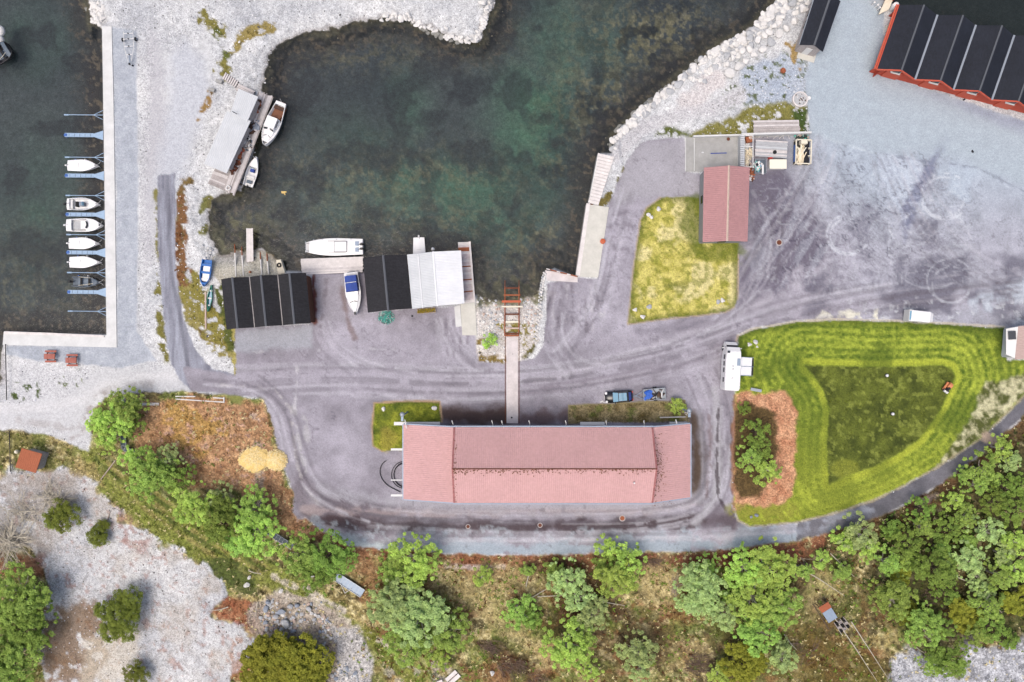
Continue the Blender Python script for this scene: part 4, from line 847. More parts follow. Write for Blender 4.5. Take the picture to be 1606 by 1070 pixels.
# ------------------------------------------------------------------ red boathouses in the top right corner
def red_row():
    k = (193/1437*0+376/1437)
    Z = lambda x, y: (1230+x*k, y*k)
    he, hr = 2.5, 4.1
    # outline of one bay from the photograph: west verge, ridge, valley
    S = Z(552, 417); N = Z(686, 30)
    s0, n0 = W(*S, he), W(*N, he)
    dS = (W(*Z(782, 478), he)-s0)                      # bay vector along the south front
    root = thing('red_boathouse_row', 'row of joined red boathouses with black saw-tooth gabled roofs', 'boathouse', W(1500, 100, 0))
    ax = n0-s0; dr = dS.normalized(); up = Vector((0, 0, 1))
    for i in range(6):
        a = s0+dS*i; b = a+ax*(1-.0*i)
        off = Vector((0, 0, 0))
        r0, r1 = a+dS*.5+up*(hr-he), b+dS*.5+up*(hr-he)
        relief([a, b, r1, r0], 1, 0, 1, .012, 'roof_panel', M['navy_roof'], root)
        relief([a+dS, b+dS, r1, r0], 1, 0, 1, .012, 'roof_panel', M['navy_roof'], root)
        MB().add([r0-dr*.14+up*.03, r0+up*.1, r0+dr*.14+up*.03, r1-dr*.14+up*.03, r1+up*.1, r1+dr*.14+up*.03], [(0, 1, 4, 3), (1, 2, 5, 4), (0, 3, 5, 2), (0, 2, 1), (3, 4, 5)]).build('ridge_cap', M['ridge_grey'], root, world=True)
        if i:
            MB().slab([a-dr*.15+up*.14, a+dr*.15+up*.14, b+dr*.15+up*.14, b-dr*.15+up*.14], .16).build('valley_gutter', M['steel'], root, world=True)
        for (e, sgn) in ((a, 1), (b, -1)):              # gable fronts
            n_ = ax.normalized()*(.6*sgn); e = e+n_; t2 = ax.normalized()*.16
            prof = [Vector((e.x, e.y, 0)), Vector((e.x+dS.x, e.y+dS.y, 0)), e+dS-up*.1, e+dS*.5+up*(hr-he-.1), e-up*.1]
            MB().add(prof+[p+t2 for p in prof], [(0, 1, 2, 3, 4), (9, 8, 7, 6, 5)]+[(j, 5+j, 5+(j+1) % 5, (j+1) % 5) for j in range(5)]).build('gable_wall', M['red_paint'], root, world=True)
            if sgn > 0:
                q = e-n_*1.25
                MB().slab([a-ax.normalized()*.08+up*.05, a+ax.normalized()*.08+up*.05, r0+ax.normalized()*.08+up*.05, r0-ax.normalized()*.08+up*.05], .22).build('barge_board', M['red_trim'], root, world=True)
                MB().slab([a+dS-ax.normalized()*.08+up*.05, a+dS+ax.normalized()*.08+up*.05, r0+ax.normalized()*.08+up*.05, r0-ax.normalized()*.08+up*.05], .22).build('barge_board', M['red_trim'], root, world=True)
                cz = e+dS*.5
                zr = math.atan2(dS.y, dS.x)
                f = MB().box(cz.x, cz.y, 2.6, 1.3, .3, .8, rot=zr).build('window', M['white_paint'], root, world=True)
                g = MB().box(cz.x-ax.normalized().x*.14, cz.y-ax.normalized().y*.16, 2.6, 1.1, .1, .6, rot=zr).build('pane', M['glass_dark'], f); g.data.transform(Matrix.Translation(-root.location))
                MB().box(cz.x, cz.y, 2.15, 1.5, .7, .08, rot=zr).build('door_hood', M['white_paint'], root, world=True)
                MB().box(cz.x-ax.normalized().x*.08, cz.y-ax.normalized().y*.08, 1.05, 2.4, .14, 2.1, rot=zr).build('door', M['red_trim'], root, world=True)
    # west wall with red trim
    e0, e1 = s0+dr*.75, n0+dr*.75
    MB().add([(e0.x, e0.y, 0), (e1.x, e1.y, 0), (e1.x, e1.y, he-.05), (e0.x, e0.y, he-.05), (e0.x+.15, e0.y, 0), (e1.x+.15, e1.y, 0), (e1.x+.15, e1.y, he-.05), (e0.x+.15, e0.y, he-.05)], [(0, 1, 2, 3), (7, 6, 5, 4), (0, 4, 5, 1), (1, 5, 6, 2), (2, 6, 7, 3), (3, 7, 4, 0)]).build('side_wall', M['red_paint'], root, world=True)
    for o_, mm in ((-.42, 'red_trim'), (-.14, 'red_paint')):
        d = dr*o_; d2 = dr*(o_+.2); MB().slab([s0+d+up*.1, s0+d2+up*.12, n0+d2+up*.12, n0+d+up*.1], .25).build('verge_board', M[mm], root, world=True)
    return s0, dS, ax
red_row()
# slatted timber pallets and sacks along its west wall
p = G0(1392, 48); o = MB()
for k_ in range(5): o.box(p.x+random.uniform(-.1, .1), p.y+.3*k_-.6, .25, .5, .26, .5, rot=.1*k_)
tag(o.build('sack_pile', M['ivory']), 'small pile of pale sacks leaning on the west wall of the red boathouses', 'sacks')
# corner of the next red house, gangway and tank
r = thing('red_gatehouse', 'corner of a red painted annex with black roof cut by the top edge', 'house', G0(1385, -8))
a_ = ang(1366, 0, 1400, 12)
MB().box(0, .6, 1.3, 3.6, 2.6, 2.6, rot=a_).build('wall', M['red_paint'], r); MB().box(.4, 1.0, 2.7, 3.4, 2.3, .16, rot=a_).build('roof', M['navy_roof'], r)
MB().box(-.25, -.75, 2.3, 3.2, .9, .12, rot=a_, tilt=(.5, 'X')).build('lean_to_roof', M['red_trim'], r)
for k_, (px, py) in enumerate(((1367, 8), (1372.5, 12), (1375.5, 16))):
    q = G0(px, py); o = MB().lathe([(.1, 0), (.13, .5), (.13, .9), (.16, .92), (.02, 1.0)]).build('bollard', M['white_paint']); o.location = q
    tag(o, ['white bollard nearest the top edge by the red annex', 'middle white bollard beside the red annex', 'white bollard next to the foot of the concrete ramp'][k_], 'bollard', 'white bollards by the red annex')
p, q = W(1386, 19, .9), W(1398, -8, .9); o = MB(); d = Vector((.72, .35, 0)); o.slab([p-d*1.1, p+d*1.1, q+d, q-d], .25)
tag(o.build('ramp_slab', M['ivory']), 'pale ramp slab leading up past the white tank at the top edge', 'ramp')
o = MB().lathe([(.38, 0), (.45, .2), (.45, 1.3), (.36, 1.5), (.1, 1.56)], n=20).build('water_tank', M['white_gelcoat'], smooth=True); o.location = G0(1398, 14); tag(o, 'round white tank at the corner of the red boathouses', 'tank')

# ------------------------------------------------------------------ right edge house, orange hut, small shelter
r = gable('clad_cabin', 'cabin with reddish plank roof and pale grey porch cut by the right edge', 'cabin', [(1597, 512), (1680, 498), (1684, 556), (1592, 564)], 3.4, 4.6, 'roof_red2', 'wall_white', kind='felt', doors=[])
a, b, cc, dd = W(1578, 516, 2.9), W(1597, 512.5, 3.4), W(1594, 563, 3.4), W(1578, 556, 2.9)
MB().slab([a, b, cc, dd], .12).build('porch_roof', M['white_paint'], r, world=True)
q = W(1587, 526, 3.25); MB().box(q.x, q.y, 3.3, 1.0, 1.3, .12, rot=.05, tilt=(-.25, 'Y')).build('skylight', M['glass_dark'], r, world=True)
MB().box(W(1583, 537, 1).x+.6, W(1583, 537, 1).y, 1.35, .15, 3.6, 2.7).build('porch_wall', M['wall_white'], r, world=True)
def lean(name, label, cat, quad, h, m, wall='grey_wood', z0=0):
    P = [W(px, py, h) for px, py in quad]; ct = sum(P, Vector())/4; r = thing(name, label, cat, (ct.x, ct.y, z0))
    relief(P, 0.3, 0.02, 0, 0, 'roof_panel', M[m], r)
    Q = [lerp(p, ct, .2) for p in P]
    for i in range(4):
        a, b = Q[i], Q[(i+1) % 4]; MB().slab([a-Vector((0, 0, .15)), b-Vector((0, 0, .15)), Vector((b.x, b.y, z0)), Vector((a.x, a.y, z0))], .08).build('wall', M[wall], r, world=True)
    return r
lean('orange_hut', 'small hut with rusty orange sheet roof in the grass at the left edge', 'hut', [(34, 703), (66, 712), (56, 742), (24, 733)], 2.3, 'orange_roof', z0=-.2)
q = G0(29, 708); o = MB().lathe([(.25, 0), (.3, .5), (.2, .7)]).build('white_bucket', M['ivory']); o.location = q; tag(o, 'pale bucket at the corner of the orange roofed hut', 'bucket')
# small shelter with solar roof in the thicket
A_ = ang(1298, 944, 1312, 966)
p = W(1299, 961, 2.0); r = thing('trap_shelter', 'small orange and grey roofed shelter on rails in the thicket', 'shelter', (p.x, p.y, hz(1299, 961)), A_)
MB().box(-.95, 0, 2.0, 1.0, 1.75, .08).build('roof_panel', M['orange_roof'], r)['label'] = 'orange end panel'; MB().box(.48, 0, 1.98, 1.8, 1.6, .08).build('roof_panel', M['galv'], r)['label'] = 'grey metal panel'
for sx in (-1, 1):
    for sy in (-1, 1): MB().box(sx*1.2, sy*.65, .98, .1, .1, 1.9).build('post', M['dead_twig'], r)
for sy in (-1, 1): MB().box(.9, sy*1.0, .25, 4.6, .12, .12).build('rail', M['trunk'], r)
p = G0(1319, 979); r = thing('pallet_rack', 'heap of dark crates and grey slats behind the small orange shelter', 'crates', p, A_)
for i in range(3):
    for j in range(3):
        MB().lathe([(.22, 0), (.25, .3), (.24, .55), (.17, .56), (.17, .4)], i*.62-.6, j*.62-.6, n=10).build('crate', M['grey_wood'] if (i+j) % 2 else M['dark_rubber'], r)
for j in range(4): MB().box(-.05, -.9+j*.6, .62, 2.3, .07, .05, rot=.05*j).build('slat', M['grey_wood'], r)

# ------------------------------------------------------------------ quays, jetties and decks
def prism_px(name, pts, z0, z1, m, label=None, cat=None, kind=None):
    o = MB().prism([tuple(W(px, py, z1)[:2]) for px, py in pts], z0, z1).build(name, M[m])
    if kind: o['kind'] = kind
    if label: tag(o, label, cat)
    return o
prism_px('quay', [(160, 41), (175, 42), (178, 160), (180, 300), (183, 545), (4, 541), (6, 520), (8, 519.5), (167, 525.5), (164, 300), (162, 160)], -3.4, 0.12, 'concrete', kind='structure')
for nm, pts, lab in (('quay_kerb', [(7, 520), (90, 522.5), (90, 526), (7, 524)], 'long'), ('quay_kerb', [(90, 523), (163, 526), (163, 529), (90, 527)], '')):
    prism_px('timber_kerb', pts, .12, .3, 'white_wood', ('western' if lab else 'eastern')+' length of pale timber edging on the lower quay', 'kerb')
# eastern quay of the bay
prism_px('plank_quay', [(938, 240), (962, 247), (958, 262), (944, 300), (938, 322), (923, 318)], -2.8, .1, 'concrete', kind='structure')
r = thing('quay_timber', 'long white timber capping along the water side of the eastern slab', 'kerb', W(915, 375, 0)); MB().prism([tuple(W(px, py, .2)[:2]) for px, py in [(920, 319), (926, 319), (909, 434), (903, 432)]], -2.6, .2).build('beam', M['white_wood'], r, world=True)
q0, q1 = [(938, 240), (962, 246)], [(922, 318), (937, 322)]
r = thing('shore_planks', 'white weathered plank deck sloping along the boulders north of the eastern slab', 'deck', W(942, 280, 0))
for i in range(15):
    t0, t1 = (i+.06)/15, (i+.94)/15
    e = lambda s_, t_: (lerp(q0[s_][0], q1[s_][0], t_)+(2.5*math.sin(PI*t_) if s_ == 0 else 1.5), lerp(q0[s_][1], q1[s_][1], t_))
    MB().prism([tuple(W(*e(0, t0), .2)[:2]), tuple(W(*e(1, t0), .2)[:2]), tuple(W(*e(1, t1), .2)[:2]), tuple(W(*e(0, t1), .2)[:2])], .1, .2+.02*(i % 3)).build('plank', M['white_wood'], r, world=True)
prism_px('quay_slab', [(924.5, 321), (955, 325), (938, 435), (909, 434)], -.3, .12, 'concrete_warm', 'pale concrete slab behind the eastern quay timber', 'slab')
o = MB().lathe([(.36, 0), (.42, .1), (.42, .35), (.1, .42)]).build('orange_hatch_cover', M['bright_orange']); o.location = G0(945, 379); tag(o, 'round orange lid at the edge of the eastern concrete slab', 'lid')
for px, py in ((916, 377), (928, 322)):
    o = MB().lathe([(.12, 0), (.09, .25), (.2, .3), (.2, .4)]).build('mooring_bollard', M['rust']); o.location = G0(px, py)+Vector((0, 0, .12))
    tag(o, 'rusty mooring bollard %s' % ('midway along the eastern quay timber' if px == 916 else 'at the north corner of the eastern slab'), 'bollard', 'mooring bollards on the eastern quay')
prism_px('ramp_sill', [(855, 424), (906, 434), (906, 443), (858, 440)], -1.2, .1, 'concrete_pink', 'pinkish concrete sill where the small ramp meets the water', 'sill')
r = thing('driftwood_fence', 'weathered rusty board fence along the water side of the sill', 'fence', W(882, 427, 0))
for i in range(9):
    x = 857+i*5.4; MB().box(*W(x+2.5, 422.5+i*1.35, .25)[:2], .25, .56, .12, .6, rot=-.24+random.uniform(-.08, .08)).build('board', M['rust' if i % 3 else 'white_wood'], r, world=True)
# stone wall along the slip
STONES = []
def stone_mesh(seed, flat=.7):
    rr = np.random.default_rng(seed); bm = bmesh.new(); bmesh.ops.create_icosphere(bm, subdivisions=2, radius=1)
    ax = [rr.normal(size=3) for _ in range(9)]; ax = [a/np.linalg.norm(a) for a in ax]; cut = [rr.uniform(.5, .85) for _ in ax]
    for v in bm.verts:
        p = np.array(v.co)
        for a, d in zip(ax, cut):
            q = p@a
            if q > d: p = p-a*(q-d)*.97
        v.co = (p[0], p[1]*rr.uniform(.97, 1.0), p[2]*flat)
    me = bpy.data.meshes.new('stone'); bm.to_mesh(me); bm.free(); return me
def stone_set(n, mats, seed):
    out = []
    for i in range(n):
        me = stone_mesh(seed+i); me.materials.append(M[mats[i % len(mats)]]); out.append(me)
    return out
BW = stone_set(6, ['stone_white', 'stone_white', 'stone_white', 'stone_white', 'stone_grey', 'stone_white'], 100)
BG = stone_set(6, ['stone_blue', 'stone_grey'], 130); BP = stone_set(6, ['stone_pink', 'stone_white', 'stone_pink', 'stone_grey'], 150); BR = stone_set(4, ['stone_wet'], 170)
r = thing('stone_wall', 'low wall of pale square stones along the east side of the slip', 'wall', W(847, 490, 0))
wl = [(854, 428), (850, 445), (847, 465), (845, 490), (842, 515), (838, 540)]
for k in range(44):
    f_ = k/44*(len(wl)-1); i = int(f_); t_ = f_-i; x = lerp(wl[i][0], wl[i+1][0], t_); y = lerp(wl[i][1], wl[i+1][1], t_)
    s_ = random.uniform(.17, .25); inst(BW[k % 6], 'stone', W(x+(k % 2-.5)*3.0+.5, y, .05), random.uniform(0, 6), (s_*1.25, s_, s_*1.2), r)
def plank_deck(name, label, cat, quad, z, m, n, along=True, gap=.08, zb=None, zj=.03, posts=True, mats=None):
    """quad corners a,b,c,d; planks run a->b and are laid side by side from a to d"""
    P = [W(px, py, z) for px, py in quad]; ct = sum(P, Vector())/4; r = thing(name, label, cat, (ct.x, ct.y, z))
    for i in range(n):
        t0, t1 = (i+gap/2)/n, (i+1-gap/2)/n; j0, j1 = random.uniform(-.01, .012), random.uniform(-.01, .012)
        a, b = lerp(P[0], P[1], j0) , lerp(P[0], P[1], 1+j1); d, e = lerp(P[3], P[2], j0), lerp(P[3], P[2], 1+j1)
        q = [lerp(a, d, t0), lerp(b, e, t0), lerp(b, e, t1), lerp(a, d, t1)]; dz = Vector((0, 0, random.uniform(-zj, 0)))
        MB().slab([v+dz for v in q], .08).build('plank', M[(mats or [m])[random.randrange(len(mats or [m]))]], r, world=True)
    for t_ in (.12, .5, .88):
        a, b = lerp(P[0], P[1], t_), lerp(P[3], P[2], t_); dr = (P[1]-P[0]).normalized()*.09; dz = Vector((0, 0, -.12))
        MB().slab([a-dr+dz, a+dr+dz, b+dr+dz, b-dr+dz], .2).build('joist', M['trunk'], r, world=True)
        if posts:
            for q in (lerp(a, b, .08), lerp(a, b, .92)): MB().tube((q.x, q.y, -3.2 if z < .5 else -1.5), (q.x, q.y, z-.15), .12).build('pile', M['trunk'], r, world=True)
    return r
M['deck2'] = mat('grey_wood_dark', c(164, 157, 154), noise=[(1.5, .2), (8, .1)]); M['deck3'] = mat('grey_wood_pale', c(214, 208, 206), noise=[(1.5, .15), (8, .1)])
DM = ['grey_wood', 'deck2', 'deck3', 'deck3']
plank_deck('float_jetty', 'short narrow white jetty standing over the boat rails', 'jetty', [(386, 358), (386.5, 411), (397.5, 410), (396.5, 358)], .15, 'white_wood', 5, mats=['white_wood', 'deck3', 'white_wood'])
plank_deck('bay_deck', 'white plank deck between the black sheds under the big white boat', 'deck', [(471, 406), (569.5, 402.5), (569.5, 427), (474, 431)], .05, 'white_wood', 13, mats=['white_wood', 'white_wood', 'deck3'])
plank_deck('long_jetty', 'long pink-grey plank jetty beside the white roofed boathouse', 'jetty', [(718, 380), (735, 379.5), (743, 474), (726, 476)], .1, 'pink_wood', 46, mats=['pink_wood', 'deck3', 'pink_wood', 'rust', 'white_wood'])
MB().prism([tuple(W(px, py, .2)[:2]) for px, py in ((735, 379), (738, 379), (745.5, 474), (743, 474))], -.1, .2).build('edge_beam', M['white_wood'], None); tag(bpy.data.objects['edge_beam'], 'pale edge beam along the water side of the long plank jetty', 'beam')
prism_px('landing_slab', [(722, 477), (745, 474), (748, 526), (725, 526)], -.4, .14, 'concrete_warm', 'pale concrete slab at the landward end of the long jetty', 'slab')
prism_px('landing_slab', [(712.5, 481), (721.5, 479), (724, 512), (715, 513)], -.3, .1, 'concrete', 'narrow pale slab beside the bigger slab by the long jetty', 'slab')
# left dock
AD = ang(352, 116, 430, 152)
plank_deck('dock', 'grey plank dock turned to the shore around the twin grey roofs, water side', 'dock', [(429, 152), (368, 306), (350, 298), (405, 143)], .3, 'grey_wood', 12, mats=DM, zj=.02)
plank_deck('dock', 'plank landing at the south end of the slanting dock with a ring buoy', 'dock', [(351, 299), (326, 288), (337, 264), (362, 272)], .28, 'grey_wood', 11, mats=DM, zj=.02)
plank_deck('dock', 'plank landing at the north end of the slanting dock', 'dock', [(400, 143), (374, 131), (369, 141), (394, 154)], .28, 'grey_wood', 10, mats=DM, zj=.02)
plank_deck('dock_steps', 'wooden steps going up from the beach to the slanting dock', 'steps', [(353, 113), (348, 123), (369, 137), (374, 128)], .25, 'deck3', 7, gap=.35, mats=['deck3'], posts=False)
r = lean('dock_shed', 'southern larger grey roof of the slanting dock', 'shed', [(356, 174), (393, 190), (355.5, 272), (320, 257)], 2.5, 'white_sheet2')
lean('dock_shed', 'northern grey roof of the slanting dock, set back a little', 'shed', [(374, 139), (405, 152), (388, 190.5), (361, 178)], 2.65, 'white_sheet2')
o = MB(); q = G0(391, 178); o.box(q.x-.9, q.y-1.05, 3.2, .8, .1, .08, rot=-.5); tag(o.build('stove_pipe', M['black_plastic']), 'short dark pipe lying on the grey dock roof', 'pipe')
# things on the dock
q = W(358.5, 295, .32); o = MB().loft([[(q.x+(.32+.1*math.cos(b))*math.cos(a), q.y+(.32+.1*math.cos(b))*math.sin(a), .42+.1*math.sin(b)) for b in np.linspace(0, 2*PI, 7)[:-1]] for a in np.linspace(0, 2*PI, 19)], cap=False).build('ring_buoy', M['white_paint'], smooth=True); tag(o, 'white ring buoy lying on the south end of the slanting dock', 'ring buoy')
def heap(name, label, cat, px, py, rx, ry, n, mats, z=.3, s=(.15, .4), rot=0, hgt=.4):
    p = W(px, py, z); r = thing(name, label, cat, p, rot); grp = {}
    for i in range(n):
        a = random.uniform(0, 6.28); d = random.random()**.5; x, y = math.cos(a)*d*rx, math.sin(a)*d*ry
        b = grp.setdefault(mats[i % len(mats)], MB()); q = random.uniform(*s)
        b.box(x, y, random.uniform(.02, hgt*(1.1-d)), q, q*random.uniform(.4, 1), q*random.uniform(.25, .6), rot=random.uniform(0, 3), tilt=(random.uniform(-.5, .5), 'X'))
    for k_, b in grp.items(): b.build('loose_pieces', M[k_], r)['kind'] = 'stuff'
    return r
heap('gear_heap', 'dark heap of fishing gear and rope against the dock shed wall', 'fishing gear', 386, 224, .9, 1.5, 40, ['black_plastic', 'dark_rubber', 'white_paint', 'alu_dark'], rot=.4)
heap('red_crates', 'little red and brown crate pile by the dock shed', 'crates', 380, 234, .4, .6, 10, ['rust', 'red_plastic', 'black_plastic'])
heap('firewood', 'pile of brown scrap wood along the southern dock shed wall', 'scrap wood', 371, 255, .5, 2.0, 34, ['rust', 'brown_wall', 'rust_dark'], rot=-.45, s=(.2, .6))
heap('tarp_heap', 'crumpled grey-green tarp in the middle of the slanting dock', 'tarp', 398, 200, .7, 1.2, 30, ['deck3', 'stone_blue', 'dirty_floor'], rot=-.4, s=(.3, .7), hgt=.2)
heap('firewood', 'brown planks stacked along the northern dock shed wall', 'scrap wood', 403, 170, .35, 1.6, 26, ['rust', 'dirty_floor', 'rust_dark'], rot=-.45, s=(.2, .6))
p = G0(345, 129); r = thing('stone_bench', 'two grey concrete blocks on the gravel above the slanting dock', 'blocks', p, -.3)
for k_, (x, y) in enumerate(((0, 0), (-.7, -1.6))): MB().box(x, y, .25, 1.0, .5, .5).build('block', M['grey_concrete'], r)

# ------------------------------------------------------------------ slipway rails
r = thing('slipway_rails', 'rusty slipway rails with cross ties running into the water', 'slipway', W(803, 495, 0))
zt = lambda py: min(.22, max(-1.35, -.62+(py-466)*.034))
for px in (792, 814): MB().tube(W(px, 440, zt(440)), W(px, 496, .25), .1, n=6).tube(W(px, 496, .25), W(px-.5, 527, .2), .1, n=6).build('rail', M['rust'], r, world=True)
for i, (py, x0, x1, mm) in enumerate(((463, 790, 816, 'rust'), (473, 787, 817, 'bright_orange'), (481, 787, 820, 'ivory'), (505, 793, 813, 'cream'), (523.5, 792, 814, 'rust_dark'), (526.5, 792, 814, 'rust'), (452, 792, 814, 'rust_dark'), (493, 792, 814, 'rust_dark'), (515, 792, 814, 'stone_pink'))):
    a, b = W(x0, py, zt(py)+.06), W(x1, py, zt(py)+.06); MB().box((a.x+b.x)/2, a.y, a.z, b.x-a.x, .24 if mm != 'bright_orange' else .34, .14).build('tie', M[mm], r, world=True)
prism_px('slip_track', [(794, 528), (812, 528), (812.5, 664), (794.5, 664)], -.3, .05, 'concrete_pink', 'long pale concrete track strip from the slipway to the hall', 'track')
r = thing('track_rails', 'two thin rusty rails either side of the concrete track', 'rails', W(803, 590, 0))
for px in (792.5, 814): MB().box(*W(px, 596, .05)[:2], .03, .1, 13.6, .1).build('rail', M['rust_dark'], r, world=True)
o = MB().lathe([(.12, .0), (.14, .1), (.06, .12)]).build('bolt_cap', M['black_plastic']); o.location = W(802.5, 655, .05); tag(o, 'small black cap on the concrete track near the hall', 'cap')
# boat rails on the pad
r = thing('boat_rails', 'four pale launching rails on the pad before the triple gabled shed', 'rails', W(390, 415, 0))
for x0, y0, x1, y1 in ((368, 383, 370, 434), (379, 387, 382, 433), (408, 393, 410.5, 431), (418.5, 396, 421.5, 430)):
    MB().tube(W(x0, y0, -1.1), W(x0+.7, y0+14, -.2), .09, n=6).build('rail', M['rust'], r, world=True); a, b = W(x0+.7, y0+14, -.1), W(x1, y1, .06); MB().tube(a, b, .12, n=6).build('rail', M['stone_white'], r, world=True)
o = MB(); o.prism([tuple(W(px, py, .15)[:2]) for px, py in ((433, 408), (440, 407), (447, 428), (436, 430))], -.8, .15); tag(o.build('pad_block', M['ivory']), 'pale concrete block at the corner of the launching pad', 'block')
def torus(name, px, py, z, R, r_, m, label, cat):
    q = W(px, py, z); o = MB().loft([[((R+r_*math.cos(b))*math.cos(a), (R+r_*math.cos(b))*math.sin(a), r_*math.sin(b)) for b in np.linspace(0, 2*PI, 7)[:-1]] for a in np.linspace(0, 2*PI, 15)], cap=False).build(name, M[m], smooth=True); o.location = q; return tag(o, label, cat)
torus('tyre', 437.5, 416, .28, .27, .11, 'dark_rubber', 'black tyre on the pale block beside the launching pad', 'tyre')
o = MB().lathe([(.14, 0), (.2, .2), (.1, .5)]).build('orange_float', M['orange_paint']); o.location = G0(393, 427); tag(o, 'small orange float standing on the launching pad', 'float')
# ------------------------------------------------------------------ boats
def hull(L, B, D=.55, bow=2.2, stern=.88, keel=-.35, floor=.05, sheer=.25, blunt=0.0, rim=.09):
    R_ = []; n = 15
    for k in range(n):
        t_ = k/(n-1); x = -L/2+L*t_
        f_ = (stern+(1-stern)*min(1, t_*2.2))*(1-max(0, (t_-.42)/.58)**bow*(1-blunt))
        b = max(B/2*f_, .03); zt = D+sheer*t_*t_; zk = keel*(1-max(0, (t_-.6)/.4)**2)
        ib = max(b-rim, .01); fl = floor+(zt-floor)*max(0, (t_-.8)/.2)**1.5*.6
        R_.append([(x, -b, zt), (x, -b*.82, .02), (x, 0, zk), (x, b*.82, .02), (x, b, zt), (x, ib, zt+.01), (x, ib*.86, fl), (x, -ib*.86, fl), (x, -ib, zt+.01)])
    return R_
def outboard(r, x, y=0, z=.5, s=1.0, m='black_plastic', lift=True):
    o = MB(); o.loft([[(x+a*.24*s-.3*s, y+b*.17*s, z+zz*s) for a, b in ((1, -1), (1.1, 0), (1, 1), (-.6, .9), (-1, 0), (-.6, -.9))] for zz in (.0, .2)]+[[(x+a*.15*s-.3*s, y+b*.1*s, z+.32*s) for a, b in ((1, -1), (1.1, 0), (1, 1), (-.6, .9), (-1, 0), (-.6, -.9))]]).build('outboard_cowling', M[m], r)
    MB().box(x-.25*s, y, z-.4*s, .16*s, .1*s, .9*s).box(x-.05*s, y, z-.05, .3*s, .25*s, .12).tube((x-.1, y+.05, z+.1), (x+.35*s, y+.12, z+.12), .03).build('outboard_leg', M['black_plastic'], r)
def deck_of(R_, k0, k1, dz=.02, inset=0):
    mb = MB(); rows = []
    for k in range(k0, k1+1):
        a, b = Vector(R_[k][8]), Vector(R_[k][5]); mid = (a+b)/2; w_ = (b-a).length
        rows.append([a+Vector((0, 0, dz)), lerp(a, mid, .5)+Vector((0, 0, dz+w_*.04)), mid+Vector((0, 0, dz+w_*.06)), lerp(b, mid, .5)+Vector((0, 0, dz+w_*.04)), b+Vector((0, 0, dz))]+[b-Vector((0, 0, .05)), a-Vector((0, 0, .05))])
    return mb.loft(rows)
